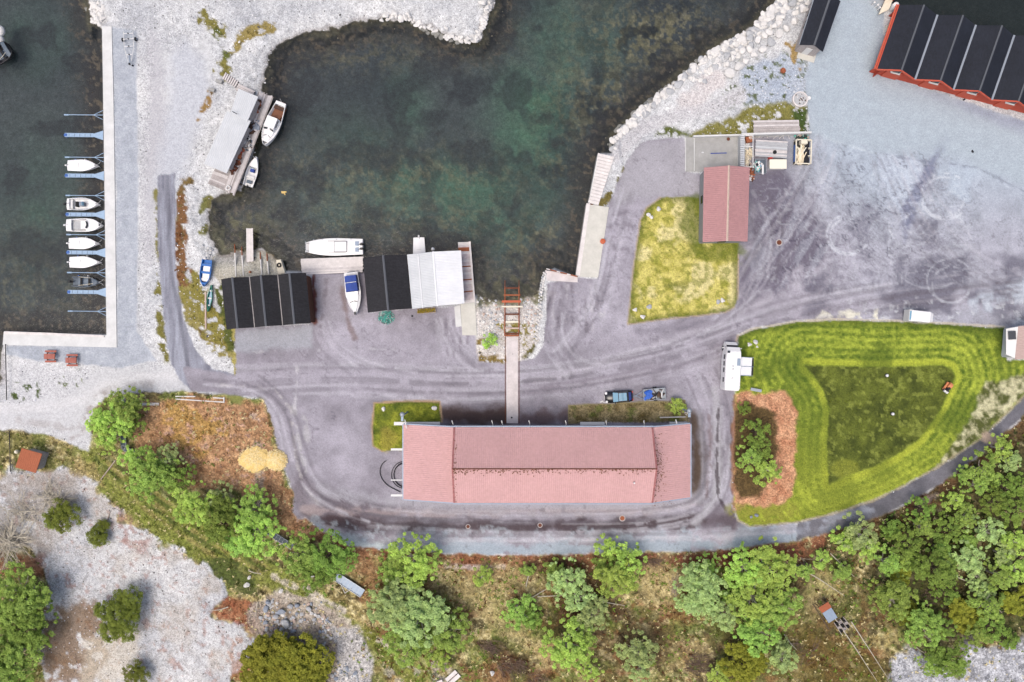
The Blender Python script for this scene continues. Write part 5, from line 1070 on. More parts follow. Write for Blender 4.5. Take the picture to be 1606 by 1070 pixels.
def boat(name, label, px, py, az, L, B, style, grp=None, z=WATER_Z, hm='white_gelcoat', **k):
    p = W(px, py, z+.4); r = thing(name, label, 'boat', (p.x, p.y, z), az, grp)
    R_ = hull(L, B, **k); hb = MB().loft(R_).build('hull', M[hm], r, smooth=False)
    n = 14; dk = lambda a, b, **q: deck_of(R_, a, b, **q)
    D = k.get('D', .55); hw = B/2
    if style == 'cover':
        dk(0, n-1).build('deck_cover', M['white_gelcoat'], r)
        MB().box(-L*.12, 0, D+.16, .08, hw*.8, .06).build('rope_tie', M['offwhite_gelcoat'], r); outboard(r, -L/2-.02, 0, D, .7, 'white_gelcoat')
    elif style == 'cuddy':
        dk(6, n-1).build('foredeck', M['white_gelcoat'], r); dk(0, 1).build('aft_deck', M['white_gelcoat'], r)
        MB().box(-L*.03, 0, D+.22, .12, hw*1.0, .4, tilt=(-.4, 'Y')).build('windscreen', M['glass_dark'], r)
        MB().box(-L*.28, 0, D-.15, .5, hw*1.3, .35).build('seat', M['offwhite_gelcoat'], r); outboard(r, -L/2, 0, D, .9)
    elif style == 'console':
        dk(10, n-1).build('foredeck', M['white_gelcoat'], r); dk(0, 1).build('aft_deck', M['white_gelcoat'], r)
        MB().box(-L*.02, 0, D-.05, .6, .65, .8).build('console', M['stone_blue'], r); MB().box(L*.04, 0, D+.4, .06, .6, .35, tilt=(-.4, 'Y')).build('windscreen', M['glass_sky'], r)
        MB().box(-L*.2, 0, D-.2, .35, .8, .5).build('seat', M['dark_rubber'], r); MB().box(-L*.36, 0, D-.2, .3, B*.7, .3).build('seat', M['offwhite_gelcoat'], r)
        rl = MB()
        for s_ in (-1, 1): rl.pipe([(L*(-.3+.1*i), s_*(hw*(.98 if i < 4 else .98-.1*(i-3))), D+.4) for i in range(7)], .025); [rl.tube((L*(-.3+.2*i), s_*hw*.95, D), (L*(-.3+.2*i), s_*hw*.98, D+.4), .02) for i in range(3)]
        rl.build('railing', M['steel'], r); outboard(r, -L/2, 0, D, 1.0)
    elif style == 'cockpit':
        dk(8, n-1).build('foredeck', M['white_gelcoat'], r); dk(0, 2).build('aft_deck', M['white_gelcoat'], r)
        MB().box(-L*.2, 0, D-.32, 1.6, B*.62, .06).build('cockpit_floor', M['stone_grey'], r)
        MB().box(L*.02, 0, D+.1, .9, B*.6, .5).build('cabin_top', M['white_gelcoat'], r)
        ws = MB(); P = [(L*.1+.3*math.cos(a), hw*.55*math.sin(a), D+.36) for a in np.linspace(-1.3, 1.3, 9)]
        for a, b in zip(P[:-1], P[1:]): ws.add([a, b, (b[0]-.12, b[1]*.9, b[2]+.28), (a[0]-.12, a[1]*.9, a[2]+.28), (a[0]-.05, a[1], a[2]), (b[0]-.05, b[1], b[2]), (b[0]-.17, b[1]*.9, b[2]+.28), (a[0]-.17, a[1]*.9, a[2]+.28)], [(0, 1, 2, 3), (7, 6, 5, 4), (0, 4, 5, 1), (1, 5, 6, 2), (2, 6, 7, 3), (3, 7, 4, 0)])
        ws.build('windscreen', M['glass_dark'], r); [MB().box(L*.24, y, D+.16, .07, .16, .05).build('cleat', M['glass_dark'], r) for y in (-.35, 0, .35)]; outboard(r, -L/2, 0, D, .8, 'white_gelcoat')
    elif style == 'alu':
        dk(11, n-1).build('foredeck', M['alu_dark'], r)
        for x in (-.18, .1): MB().box(L*x, 0, D-.15, .28, B*.86, .06).build('thwart', M['dark_rubber'], r)
        fl = MB(); [fl.box(L*.0, y, .09, L*.62, .06, .05) for y in np.linspace(-.5, .5, 6)]; fl.build('floor_ribs', M['galv'], r)
        MB().tube((-L*.25, -hw*.7, D+.06), (L*.3, -hw*.25, D+.12), .03).tube((-L*.25, hw*.9, D+.06), (L*.25, hw*.75, D+.1), .03).build('oars', M['ivory'], r); outboard(r, -L/2+.1, 0, D, 1.1)
    elif style == 'cabin':
        dk(6, n-1).build('foredeck', M['white_gelcoat'], r); dk(0, 0+1).build('aft_deck', M['white_gelcoat'], r)
        MB().box(-L*.27, 0, .2, L*.3, B*.72, .06).build('cockpit_floor', M['teak'], r); MB().box(-L*.37, 0, .42, .5, B*.66, .4).build('seat', M['dirty_floor'], r); MB().box(-L*.16, .5, .42, .5, .5, .4).build('seat', M['teak'], r)
        cb = MB(); cb.loft([[(x, -w_, z0_), (x, w_, z0_), (x, w_*.86, z1_), (x, -w_*.86, z1_)] for x, w_, z0_, z1_ in ((-L*.11, hw*.74, D, D+.95), (L*.12, hw*.74, D+.02, D+.95), (L*.18, hw*.66, D+.05, D+.35), (L*.3, hw*.4, D+.1, D+.2))]).build('cabin', M['white_gelcoat'], r)
        for s_ in (-1, 1):
            MB().box(L*.155, s_*hw*.32, D+.66, .34, hw*.56, .05, rot=-s_*.32, tilt=(1.05, 'Y')).build('windscreen', M['glass_dark'], r)
            MB().box(L*.3, s_*hw*.28, D+.27, .08, hw*.42, .05, rot=-s_*.5).build('hatch_window', M['glass_dark'], r); MB().box(0, s_*hw*.72, D+.6, L*.16, .04, .3).build('window', M['glass_dark'], r)
        rl = MB()
        for s_ in (-1, 1): rl.pipe([(L*(-.05+.09*i), s_*hw*(.97 if i < 2 else .97-.14*(i-1)), D+.5) for i in range(6)], .025)
        rl.build('railing', M['steel'], r); MB().box(-L*.505, 0, .3, .25, B*.4, .06).build('swim_platform', M['teak'], r); MB().tube((-L*.49, .2, D), (-L*.52, .2, D+1.2), .03).build('flag_pole', M['white_paint'], r)
    elif style == 'open':
        dk(9, n-1).build('foredeck', M['white_gelcoat'], r)
        MB().box(L*.02, 0, D-.1, .5, .6, .5).build('console', M['navy_canvas'], r); MB().box(L*.1, 0, D+.15, .05, .6, .3, tilt=(-.4, 'Y')).build('windscreen', M['glass_sky'], r)
        MB().box(-L*.2, 0, D-.2, .4, B*.7, .3).build('seat', M['offwhite_gelcoat'], r); MB().box(-L*.36, 0, D-.15, .5, B*.4, .3).build('motor_well', M['alu_dark'], r); outboard(r, -L/2, 0, D, .9)
    elif style == 'barge':
        dk(0, n-1).build('deck', M['white_gelcoat'], r)
        MB().box(-L*.12, 0, D+.14, 2.0, B*.62, .2).build('hatch_frame', M['glass_dark'], r); MB().box(-L*.12, 0, D+.2, 1.86, B*.56, .22).build('hatch_lid', M['white_gelcoat'], r)
        MB().box(-L*.05, 0, D+.1, 2.7, B*.76, .1).build('coachroof', M['offwhite_gelcoat'], r)
        MB().box(-L*.405, 0, D+.1, .6, B*.6, .12).build('motor_well', M['galv'], r)
        for s_ in (-.36, .36): outboard(r, -L/2+.35, s_, D+.15, 1.1)
        for y in np.linspace(-.8, .8, 7): MB().box(L*.485, y, D+.36, .14, .09, .06).build('cleat', M['steel'], r)
        for x in (-.3, -.05, .2, .35): MB().box(L*x, -hw*.86, D+.2, .14, .1, .08).build('cleat', M['steel'], r)
    elif style == 'canopy':
        dk(5, n-1).build('foredeck', M['white_gelcoat'], r); dk(0, 0+1).build('aft_deck', M['white_gelcoat'], r)
        cn = MB()
        for x0, x1 in ((-L*.42, -L*.26), (-L*.25, -L*.05)):
            cn.loft([[(x, -w_, D+.1), (x, -w_*.9, D+.75), (x, 0, D+.9), (x, w_*.9, D+.75), (x, w_, D+.1)] for x, w_ in ((x0, hw*.8), (x1, hw*.84))])
        cn.build('canopy', M['navy_canvas'], r); MB().box(-L*.255, 0, D+.92, .07, B*.72, .05).build('canopy_hoop', M['white_paint'], r)
        MB().loft([[(-L*.04, -hw*.8, D+.06), (-L*.04, hw*.8, D+.06), (-L*.04, hw*.7, D+.5), (-L*.04, -hw*.7, D+.5)], [(L*.16, -hw*.62, D+.1), (L*.16, hw*.62, D+.1), (L*.16, hw*.5, D+.26), (L*.16, -hw*.5, D+.26)]]).build('cabin', M['white_gelcoat'], r)
        for s_ in (-1, 1): MB().box(L*.19, s_*hw*.26, D+.3, .1, hw*.46, .05, rot=-s_*.3).build('hatch_window', M['glass_dark'], r)
        rl = MB()
        for s_ in (-1, 1): rl.pipe([(L*(.05+.08*i), s_*hw*(.9-.15*i), D+.6) for i in range(6)], .03)
        rl.build('railing', M['steel'], r); MB().box(L*.47, 0, D+.4, .4, .3, .16).build('anchor', M['black_plastic'], r); MB().tube((-L*.45, -hw*.8, D+.5), (-L*.45, hw*.8, D+.5), .05).build('targa_bar', M['white_paint'], r)
        MB().box(-L*.5, 0, .35, .35, B*.5, .08).build('swim_platform', M['alu_dark'], r)
    elif style == 'rowboat':
        dk(12, n-1).build('foredeck', M[hm], r); MB().box(-L*.02, 0, .2, L*.66, B*.6, .08).build('floor', M['white_gelcoat'], r)
        for x in (-.3, -.02, .24): MB().box(L*x, 0, D-.12, .35, B*.8, .06).build('thwart', M['blue_gelcoat' if x < 0 else 'white_gelcoat'], r)
    elif style == 'canoe':
        for x in (-.28, .0, .26): MB().box(L*x, 0, D-.05, .22, B*.7, .04).build('thwart', M['offwhite_gelcoat'], r)
        MB().box(0, 0, .06, L*.7, B*.5, .05).build('floor', M['glass_sky'], r)
    return r
boat('motorboat', 'white covered boat, northernmost of the boats moored at the left quay', 130.5, 260, 0, 4.7, 1.85, 'cover', 'boats moored bow to the left quay')
boat('motorboat', 'white console boat with railing and black outboard, second from the north at the left quay', 131, 320.5, 0, 5.0, 2.0, 'console', 'boats moored bow to the left quay')
boat('motorboat', 'widest white boat with square grey cockpit and curved windscreen at the left quay', 133, 353.5, 0, 5.6, 2.1, 'cockpit', 'boats moored bow to the left quay', bow=3.4)
boat('motorboat', 'rounded white boat with dark motor just below the widest one at the left quay', 132, 382, 0, 4.6, 1.85, 'cover', 'boats moored bow to the left quay')
boat('motorboat', 'pointed white boat just above the dark aluminium boat at the left quay', 134, 411.5, 0, 4.8, 1.85, 'cover', 'boats moored bow to the left quay', bow=1.7)
boat('motorboat', 'dark grey aluminium open boat with benches and oars at the left quay', 135, 442.5, -.03, 4.5, 1.7, 'alu', 'boats moored bow to the left quay', hm='alu_dark', D=.5)
for o_ in [o for o in bpy.data.objects if o.get('group') == 'boats moored bow to the left quay']:
    L_ = 2.2
    MB().pipe([(L_, 0, .75), (L_+.5, .25, .7), (L_+.95, .5, 1.1)], .018, n=4).pipe([(L_, 0, .75), (L_+.5, -.25, .7), (L_+.95, -.5, 1.1)], .018, n=4).build('mooring_line', M['white_paint'], o_)
    for x_ in (-1.2, .3): MB().tube((x_, .98, .1), (x_, .98, .5), .09, n=6).build('fender', M['white_paint'] if x_ > 0 else M['blue_bin'], o_)
boat('cabin_cruiser', 'white cabin boat with brown open cockpit moored on the slanting dock', 429, 195, ang(440, 163, 414, 229), 7.2, 2.6, 'cabin', D=.75, bow=3.0, stern=.62, blunt=.12)
boat('motorboat', 'small white open boat with blue console below the cabin boat at the dock', 396, 269, ang(389, 291, 403, 246), 4.8, 1.85, 'open', bow=1.8)
boat('workboat', 'large white flat decked boat with twin outboards above the white plank deck', 525, 388, ang(568, 388, 480, 389), 9.0, 2.75, 'barge', D=.8, bow=2.6, blunt=.5, sheer=.1)
boat('cabin_cruiser', 'white boat with dark blue canopy parked ashore between the black sheds', 555, 461, ang(552, 430, 560, 494), 6.6, 2.4, 'canopy', z=.45, D=.8, bow=2.2)
r = thing('boat_cradle', 'timber blocks carrying the blue canopied boat ashore', 'cradle', W(555, 461, 0), ang(552, 430, 560, 494))
for x in (-1.6, 0, 1.6): MB().box(x, 0, .08, .3, 1.6, .16).build('block', M['grey_wood'], r)
boat('rowing_boat', 'bright blue rowing boat with white thwarts lying on the bank', 322.5, 428.5, ang(325, 408, 320, 450), 4.2, 1.75, 'rowboat', z=.25, hm='blue_gelcoat', bow=2.6, D=.5)
boat('canoe', 'narrow green canoe lying behind the blue rowing boat', 328.5, 468, ang(331, 448, 326.5, 488), 4.2, .85, 'canoe', z=.15, hm='green_hull', stern=.2, D=.32, bow=2, floor=.0)
boat('motorboat', 'white boat whose stern sticks out from under the white roofed boathouse', 658, 398, ang(658, 388, 659, 420), 5.0, 1.95, 'cover', D=.7)
o = MB().lathe([(.05, 0), (.24, .1), (.3, .35), (.22, .6), (.05, .68)]).build('mooring_buoy', M['white_gelcoat'], smooth=True); o.location = W(679, 391, WATER_Z+.2)+Vector((0, 0, -.3)); tag(o, 'white round buoy floating by the edge of the white boathouse roof', 'buoy')
o = MB(); [o.tube(W(390, 411, -.95), W(390, 411, -.9), .05)]; 
o = MB().tube(W(446, 302, WATER_Z-.02)+Vector((-.4, 0, 0)), W(446, 302, WATER_Z-.02)+Vector((.35, .1, .02)), .22, .1).tube(W(446, 302, WATER_Z)+Vector((0, 0, -.05)), W(446, 302, WATER_Z)+Vector((.1, -.4, 0)), .16, .08).build('yellow_bag', M['straw']); tag(o, 'small yellow scrap drifting alone in the bay', 'scrap')
r = boat('launch_boat', 'black hulled corner of a moored boat cut by the left edge', 0, 86, ang(0, 92, 16, 82), 4.0, 3.0, 'alu', hm='black_plastic', D=.6, bow=5, blunt=.6)
r = thing('mooring_float', 'pair of round pale floats on the water at the left edge', 'floats', (W(0, 45, WATER_Z).x, W(0, 52, 0).y, WATER_Z))
for y, s_ in ((.65, 1.0), (-.75, .85)): MB().lathe([(.4*s_, -.2), (s_*.95, .1), (s_*.9, .5), (s_*.5, .75), (.02, .8)], 0, y, n=20).build('float', M['stone_white'], r, smooth=True)
# ------------------------------------------------------------------ finger piers
def finger(px0, px1, py, wide, label):
    a, b = W(px0, py, -.55), W(px1, py+.6, -.55); L = (b-a).length; an = math.atan2(b.y-a.y, b.x-a.x)
    r = thing('finger_pier' if wide else 'mooring_boom', label, 'finger pier' if wide else 'mooring boom', a, an, 'wide finger piers' if wide else 'narrow mooring booms')
    fk = L-1.5
    if wide:
        MB().box(fk/2, 0, 0, fk, .5, .1).build('walkway', M['galv_blue'], r)
        for s_ in (-1, 1): MB().box(fk/2, s_*.27, .04, fk, .06, .16).build('side_rail', M['galv_blue'], r)
        MB().prism([(fk, -.25), (L, -.75), (L, .75), (fk, .25)], -.03, .06).build('gusset', M['galv_blue'], r)
        for i in range(5): MB().box(fk*(i+.8)/5.4, 0, .055, .05, .48, .03).build('cross_bar', M['alu_dark'], r)
        MB().lathe([(.2, -.6), (.28, -.4), (.28, .05), (.1, .12)], .1, 0).build('float', M['blue_bin'], r)
    else:
        MB().tube((0, 0, 0), (L, 0, 0), .06, n=8).build('boom', M['galv_blue'], r)
        for s_ in (-1, 1): MB().tube((fk, 0, 0), (L, s_*.72, 0), .045, n=6).build('stay', M['galv_blue'], r)
        MB().tube((-.1, 0, -.05), (.6, 0, -.05), .12).build('float', M['galv_blue'], r)
ORD = ['northernmost', 'second', 'third', 'fourth', 'fifth', 'southernmost']
for i, py in enumerate((180, 246.5, 306.5, 368, 427.5, 488)): finger(101.5+i*1.2, 161.5+i*1.2, py, False, '%s narrow forked mooring boom%s of the left quay' % (ORD[i], '' if i in (0, 5) else ' from the north'))
ORD2 = ['northernmost', 'second', 'third', 'fourth', 'southernmost']
for i, py in enumerate((212, 275.5, 336.5, 396, 458)): finger(102+i*1.3, 162+i*1.2, py, True, '%s wide bluish finger pier%s of the left quay' % (ORD2[i], '' if i in (0, 4) else ' from the north'))
# ------------------------------------------------------------------ vehicles
def wheel(r, x, y, z=.32, R=.32, w_=.2):
    t_ = MB().loft([[(x+R*q*math.cos(a), y+d, z+R*q*math.sin(a)) for a in np.linspace(0, 2*PI, 15)[:-1]] for d, q in ((-w_/2, .86), (-w_/2+.03, 1), (w_/2-.03, 1), (w_/2, .86))]).build('wheel', M['dark_rubber'], r)
    MB().tube((x, y-w_/2-.01, z), (x, y+w_/2+.01, z), R*.55, n=12).build('rim', M['steel'], t_)
def car(px, py, az):
    p = W(px, py, .8); r = thing('parked_car', 'black hatchback with a sky-reflection coloured glass roof parked by the planting bed', 'car', (p.x, p.y, 0), az)
    L, B = 4.35, 1.82; sec = []
    prof = [(-.5, .5, .74, .50), (-.47, .78, .9, .70), (-.36, .9, .98, .86), (-.1, .93, 1.0, .9), (.2, .9, 1.0, .88), (.36, .8, .96, .78), (.46, .7, .86, .62), (.5, .55, .7, .45)]
    for t_, zt, f_, q in prof:
        b = B/2*f_; sec.append([(t_*L, -b, .28), (t_*L, -b, zt*.8), (t_*L, -b*.9, zt), (t_*L, 0, zt+.03), (t_*L, b*.9, zt), (t_*L, b, zt*.8), (t_*L, b, .28)])
    MB().loft(sec).build('body', M['car_black'], r, smooth=True)
    MB().loft([[(t_*L, -w_, z0_), (t_*L, w_, z0_), (t_*L, w_*.84, z1_), (t_*L, -w_*.84, z1_)] for t_, w_, z0_, z1_ in ((-.44, .62, .86, .9), (-.33, .78, .88, 1.38), (-.22, .8, .9, 1.45), (.04, .8, .9, 1.45), (.24, .78, .88, .93))]).build('cabin', M['car_black'], r)
    MB().slab([(-.25*L, -.6, 1.465), (-.25*L, .6, 1.465), (.03*L, .6, 1.465), (.03*L, -.6, 1.465)], .02).build('glass_roof', M['glass_sky'], r)  # light blue stands for reflected sky, put into the roof glass colour
    for y in (-.35, .1): MB().box(-.11*L, 0, 1.485, .06, 1.2, .02).box(-.11*L+.3*(y > 0)-.3*(y < 0), 0, 1.485, .04, 1.2, .02).build('roof_bar', M['steel'], r)
    MB().slab([(.055*L, -.66, 1.43), (.055*L, .66, 1.43), (.225*L, .74, .97), (.225*L, -.74, .97)], .02).build('windscreen', M['white_gelcoat' if 0 else 'glass_sky'], r)
    MB().slab([(-.43*L, -.58, .95), (-.43*L, .58, .95), (-.33*L, .64, 1.40), (-.33*L, -.64, 1.40)], .02).build('rear_window', M['navy_canvas'], r)
    for s_ in (-1, 1):
        MB().add([(-.3*L, s_*.80, .98), (.16*L, s_*.80, .98), (.03*L, s_*.72, 1.38), (-.28*L, s_*.72, 1.36), (-.3*L, s_*.76, .98), (.16*L, s_*.76, .98), (.03*L, s_*.68, 1.38), (-.28*L, s_*.68, 1.36)], [(0, 1, 2, 3), (7, 6, 5, 4), (0, 4, 5, 1), (1, 5, 6, 2), (2, 6, 7, 3), (3, 7, 4, 0)]).build('side_window', M['glass_dark'], r)
        MB().box(.16*L, s_*(B/2+.1), 1.0, .14, .24, .14).build('mirror', M['car_black'], r)
        MB().box(.455*L, s_*.66, .69, .34, .34, .12, rot=-s_*.35).build('headlight', M['white_gelcoat'], r); MB().box(-.49*L, s_*.6, .72, .1, .3, .14).build('tail_light', M['red_plastic'], r)
        for x in (.3, -.3): wheel(r, x*L, s_*(B/2-.12))
    MB().box(.505*L, 0, .42, .06, .52, .12).build('number_plate', M['white_paint'], r)
car(971, 622.5, ang(995, 621, 947, 624.5))
q = G0(943.5, 630); o = MB().box(0, 0, .08, .5, .2, .1, rot=.4).box(.35, -.1, .06, .3, .12, .08, rot=-.3).build('white_scrap', M['white_paint']); o.location = q; tag(o, 'white scrap on the tarmac in front of the black car', 'scrap')
# trailer
r = thing('box_trailer', 'galvanised car trailer loaded with a blue tarp and firewood behind the black car', 'trailer', W(1026, 618.5, .6).xy.to_3d(), ang(1043, 617, 1009, 620))
MB().box(0, 0, .5, 3.4, 1.7, .08).build('bed', M['steel'], r)
for s_ in (-1, 1): MB().box(0, s_*.86, .72, 3.4, .06, .4).build('side_board', M['steel'], r); MB().box(s_*1.7, 0, .72, .06, 1.7, .4).build('end_board', M['steel'], r); wheel(r, -.2, s_*1.0, .3, .3)
MB().tube((1.7, .6, .45), (2.9, 0, .45), .05).tube((1.7, -.6, .45), (2.9, 0, .45), .05).tube((2.8, 0, .45), (3.25, 0, .45), .07).build('drawbar', M['galv'], r)
tp = MB(); 
for i in range(14): tp.box(1.0+random.uniform(-.45, .45), random.uniform(-.5, .5), .78+random.uniform(0, .2), .6, .5, .12, rot=random.uniform(0, 3), tilt=(random.uniform(-.3, .3), 'X'))
tag(tp.build('blue_tarp', M['tarp_blue']), 'crumpled bright blue tarp in the front of the car trailer', 'tarp'); o = bpy.data.objects['blue_tarp']; o.location = r.location; o.rotation_euler = r.rotation_euler
fw = thing('trailer_load', 'cut logs and scrap heaped in the back of the car trailer', 'firewood', r.location.copy(), r.rotation_euler.z)
for i in range(26):
    x, y = random.uniform(-1.5, .55), random.uniform(-.6, .6); a = random.uniform(0, 3); l_ = random.uniform(.2, .45)
    MB().tube((x-l_*math.cos(a), y-l_*math.sin(a), .66+random.uniform(0, .2)), (x+l_*math.cos(a), y+l_*math.sin(a), .7+random.uniform(0, .2)), random.uniform(.06, .14)).build('log', M[random.choice(['timber_fresh', 'dirty_floor', 'black_plastic', 'white_paint', 'trunk'])], fw)
# motorhome with awning
p = W(1150.5, 577, 2.8); r = thing('motorhome', 'white motorhome with a side awning parked at the corner of the mown lawn', 'motorhome', (p.x, p.y, 0), ang(1148, 615, 1152, 542))
L, B = 7.0, 2.35
MB().loft([[(x, -b, z0_), (x, b, z0_), (x, b, z1_-.12), (x, b*.9, z1_), (x, -b*.9, z1_), (x, -b, z1_-.12)] for x, b, z0_, z1_ in ((-L/2, B*.45, .5, 2.6), (-L/2+.35, B/2, .45, 2.8), (L/2-2.2, B/2, .45, 2.8), (L/2-1.0, B*.46, .45, 2.75), (L/2-.35, B*.42, .6, 2.3))]).build('body', M['white_gelcoat'], r)
MB().loft([[(x, -b, .4), (x, b, .4), (x, b*.9, z1_), (x, -b*.9, z1_)] for x, b, z1_ in ((L/2-.9, B*.44, 1.6), (L/2+.1, B*.42, 1.3), (L/2+.45, B*.36, .9))]).build('bonnet', M['white_gelcoat'], r)
MB().slab([(L/2-.34, -.85, 1.95), (L/2-.34, .85, 1.95), (L/2+.0, .88, 1.36), (L/2+.0, -.88, 1.36)], .04).build('windscreen', M['glass_dark'], r)
MB().box(.9, -.75, 2.84, 1.1, .5, .06).build('solar_panel', M['galv'], r); MB().box(L/2-1.1, .85, 2.8, .35, .4, .1).build('roof_vent', M['glass_dark'], r)
for x in (-.2, .2, -1.6): MB().lathe([(.16, 2.8), (.14, 2.88), (.05, 2.92)], x, .1).build('roof_vent', M['offwhite_gelcoat'], r)
for x in (1.6, .6, -.4, -1.9): MB().box(x, B/2+.02, 1.9, .7, .04, .6).build('window', M['glass_dark'], r)
for s_ in (-1, 1):
    for x in (L/2-.6, -1.6): wheel(r, x, s_*(B/2-.15), .36, .36)
    MB().box(L/2-.5, s_*(B/2+.18), 1.5, .14, .3, .3).build('mirror', M['white_paint'], r)
aw = MB(); aw.slab([(1.7, -B/2-.02, 2.6), (1.7, -B/2-1.75, 2.3), (-1.1, -B/2-1.75, 2.3), (-1.1, -B/2-.02, 2.6)], .05).build('awning', M['white_sheet'], r)
for x in (1.7, .3, -1.1): MB().tube((x, -B/2, 2.66), (x, -B/2-2.0, 2.34), .04).build('awning_arm', M['galv'], r)
for x in (1.65, -1.05): MB().tube((x, -B/2-1.7, 0), (x, -B/2-1.7, 2.3), .035).build('awning_leg', M['steel'], r)
MB().box(.3, -B/2-1.95, 1.9, 2.6, .2, .7).build('awning_valance', M['black_plastic'], r)
p = G0(1184, 611.5); r = thing('folding_table', 'pale narrow table with a step beside the rear of the motorhome', 'table', p, ang(1172, 610, 1188, 613)); MB().box(0, 0, .55, 1.7, .45, .05).build('top', M['steel'], r)
for x in (-.7, .7): MB().box(x, 0, .27, .05, .4, .53).build('leg', M['galv'], r)
# caravan
p = W(1447, 496.5, 2.0); r = thing('caravan', 'small white caravan trailer on the tarmac by the top edge of the mown lawn', 'caravan', (p.x, p.y, 0), ang(1430, 494.5, 1465, 498))
MB().loft([[(x, -b, .5), (x, b, .5), (x, b, z1_-.1), (x, b*.88, z1_), (x, -b*.88, z1_), (x, -b, z1_-.1)] for x, b, z1_ in ((-1.7, .84, 2.0), (-1.4, .86, 2.15), (1.1, .82, 2.15), (1.8, .66, 1.7), (2.0, .5, 1.1))]).build('body', M['white_gelcoat'], r)
MB().box(-1.85, 0, 1.2, .4, 1.8, 1.5).build('rear_box', M['offwhite_gelcoat'], r); MB().box(-1.85, 0, 1.97, .25, 1.4, .06).build('window', M['glass_sky'], r); MB().tube((1.9, 0, .5), (2.7, 0, .5), .06).build('drawbar', M['galv'], r)
MB().box(0, .87, 1.5, .9, .04, .6).build('window', M['glass_dark'], r); MB().box(.8, -.86, 1.2, .6, .04, 1.5).build('door', M['offwhite_gelcoat'], r)
for s_ in (-1, 1): wheel(r, -.1, s_*.8, .33, .33)
# ride-on mower with rider seat
r = thing('ride_on_mower', 'orange ride-on mower working along the edge of the mown grass', 'lawn mower', G0(1484, 608), ang(1479, 614, 1487, 603))
MB().loft([[(x, -b, .3), (x, b, .3), (x, b*.85, z), (x, -b*.85, z)] for x, b, z in ((0, .32, .75), (.5, .36, .85), (.8, .3, .75), (.9, .2, .55))]).build('bonnet', M['orange_paint'], r)
MB().box(.05, .42, .35, 1.4, .3, .2).build('cutting_deck', M['orange_paint'], r); MB().box(-.35, 0, .55, .5, .45, .12).build('seat', M['black_plastic'], r); MB().box(-.58, 0, .8, .1, .45, .45).build('seat_back', M['black_plastic'], r); MB().box(-.72, -.05, .5, .3, .7, .3).build('rear_box', M['white_paint'], r)
MB().tube((.0, 0, .7), (-.1, 0, .95), .03).lathe([(.18, .94), (.18, .97)], -.12, 0).build('steering_wheel', M['black_plastic'], r)
for x, R in ((.6, .2), (-.5, .26)):
    for s_ in (-1, 1): wheel(r, x, s_*.42, R, R, .18)
# boat trailer on the left gravel
r = thing('boat_trailer', 'empty grey boat trailer standing on the gravel by the left quay', 'trailer', G0(205, 74), ang(205, 50, 208, 108))
for s_ in (-1, 1): MB().pipe([(-2.2, s_*.75, .5), (.3, s_*.72, .5), (2.4, s_*.25, .5)], .05).build('frame_beam', M['white_paint'], r); wheel(r, -1.05, s_*1.0, .3, .3, .24)
for x, hwid in ((-1.9, .72), (-1.05, .95), (.1, .72), (1.4, .48)): MB().box(x, 0, .5, .09, hwid*2, .09).build('crossbar', M['white_paint'], r); MB().lathe([(.09, .5), (.09, .66)], x, 0, n=8).build('roller', M['dark_rubber'], r)
MB().tube((1.4, 0, .5), (3.0, 0, .5), .06).build('drawbar', M['galv'], r); MB().box(2.9, 0, .6, .3, .2, .25).build('winch', M['black_plastic'], r); MB().lathe([(.12, .1), (.12, .3)], 3.0, .25, n=8).build('jockey_wheel', M['dark_rubber'], r)
# ------------------------------------------------------------------ the storage corner by the wash place
prism_px('wash_slab', [(1076, 216), (1165, 213), (1167, 265), (1104, 269), (1076, 269)], -.2, .08, 'grey_concrete', 'grey concrete wash slab north of the red tiled shed', 'slab')
r = thing('retaining_wall', 'thin pale retaining wall along the north side of the wash slab', 'wall', W(1165, 213, 0))
a, b = W(1088, 213.5, .8), W(1163, 211.5, .8); MB().slab([a+Vector((0, .12, 0)), b+Vector((0, .12, 0)), b-Vector((0, .12, 0)), a-Vector((0, .12, 0))], .8).build('wall_section', M['concrete'], r, world=True)
a, b = W(1163, 210.5, 1.2), W(1273, 207.5, 1.2); MB().slab([a+Vector((0, .14, 0)), b+Vector((0, .14, 0)), b-Vector((0, .14, 0)), a-Vector((0, .14, 0))], 1.2).build('wall_section', M['concrete'], r, world=True)
for px in (1075.5, 1089): a, b = W(px, 216, .2), W(px, 268, .2); MB().slab([a-Vector((.05, 0, 0)), a+Vector((.05, 0, 0)), b+Vector((.05, 0, 0)), b-Vector((.05, 0, 0))], .2).build('kerb', M['concrete'], r, world=True)
o = MB().box(*W(1127, 240.5, .1)[:2], .12, 2.5, .14, .06, rot=.03).build('blue_drain', M['navy_canvas']); tag(o, 'faded blue bar lying across the grey wash slab', 'drain')
o = MB().lathe([(.22, 0), (.27, .1), (.1, .16)]).build('rusty_cover', M['rust_dark']); o.location = W(1142, 218.5, .08); tag(o, 'rusty round cover near the north edge of the wash slab', 'cover')
r = thing('wood_wall', 'white ribbed wall panel between the wash slab and the wood store', 'wall panel', W(1163, 238, 0))
for i in range(18): MB().box(*W(1163, 214+i*2.9, 1)[:2], .7, .62, .2, 1.4).build('rib', M['white_sheet2'], r, world=True)
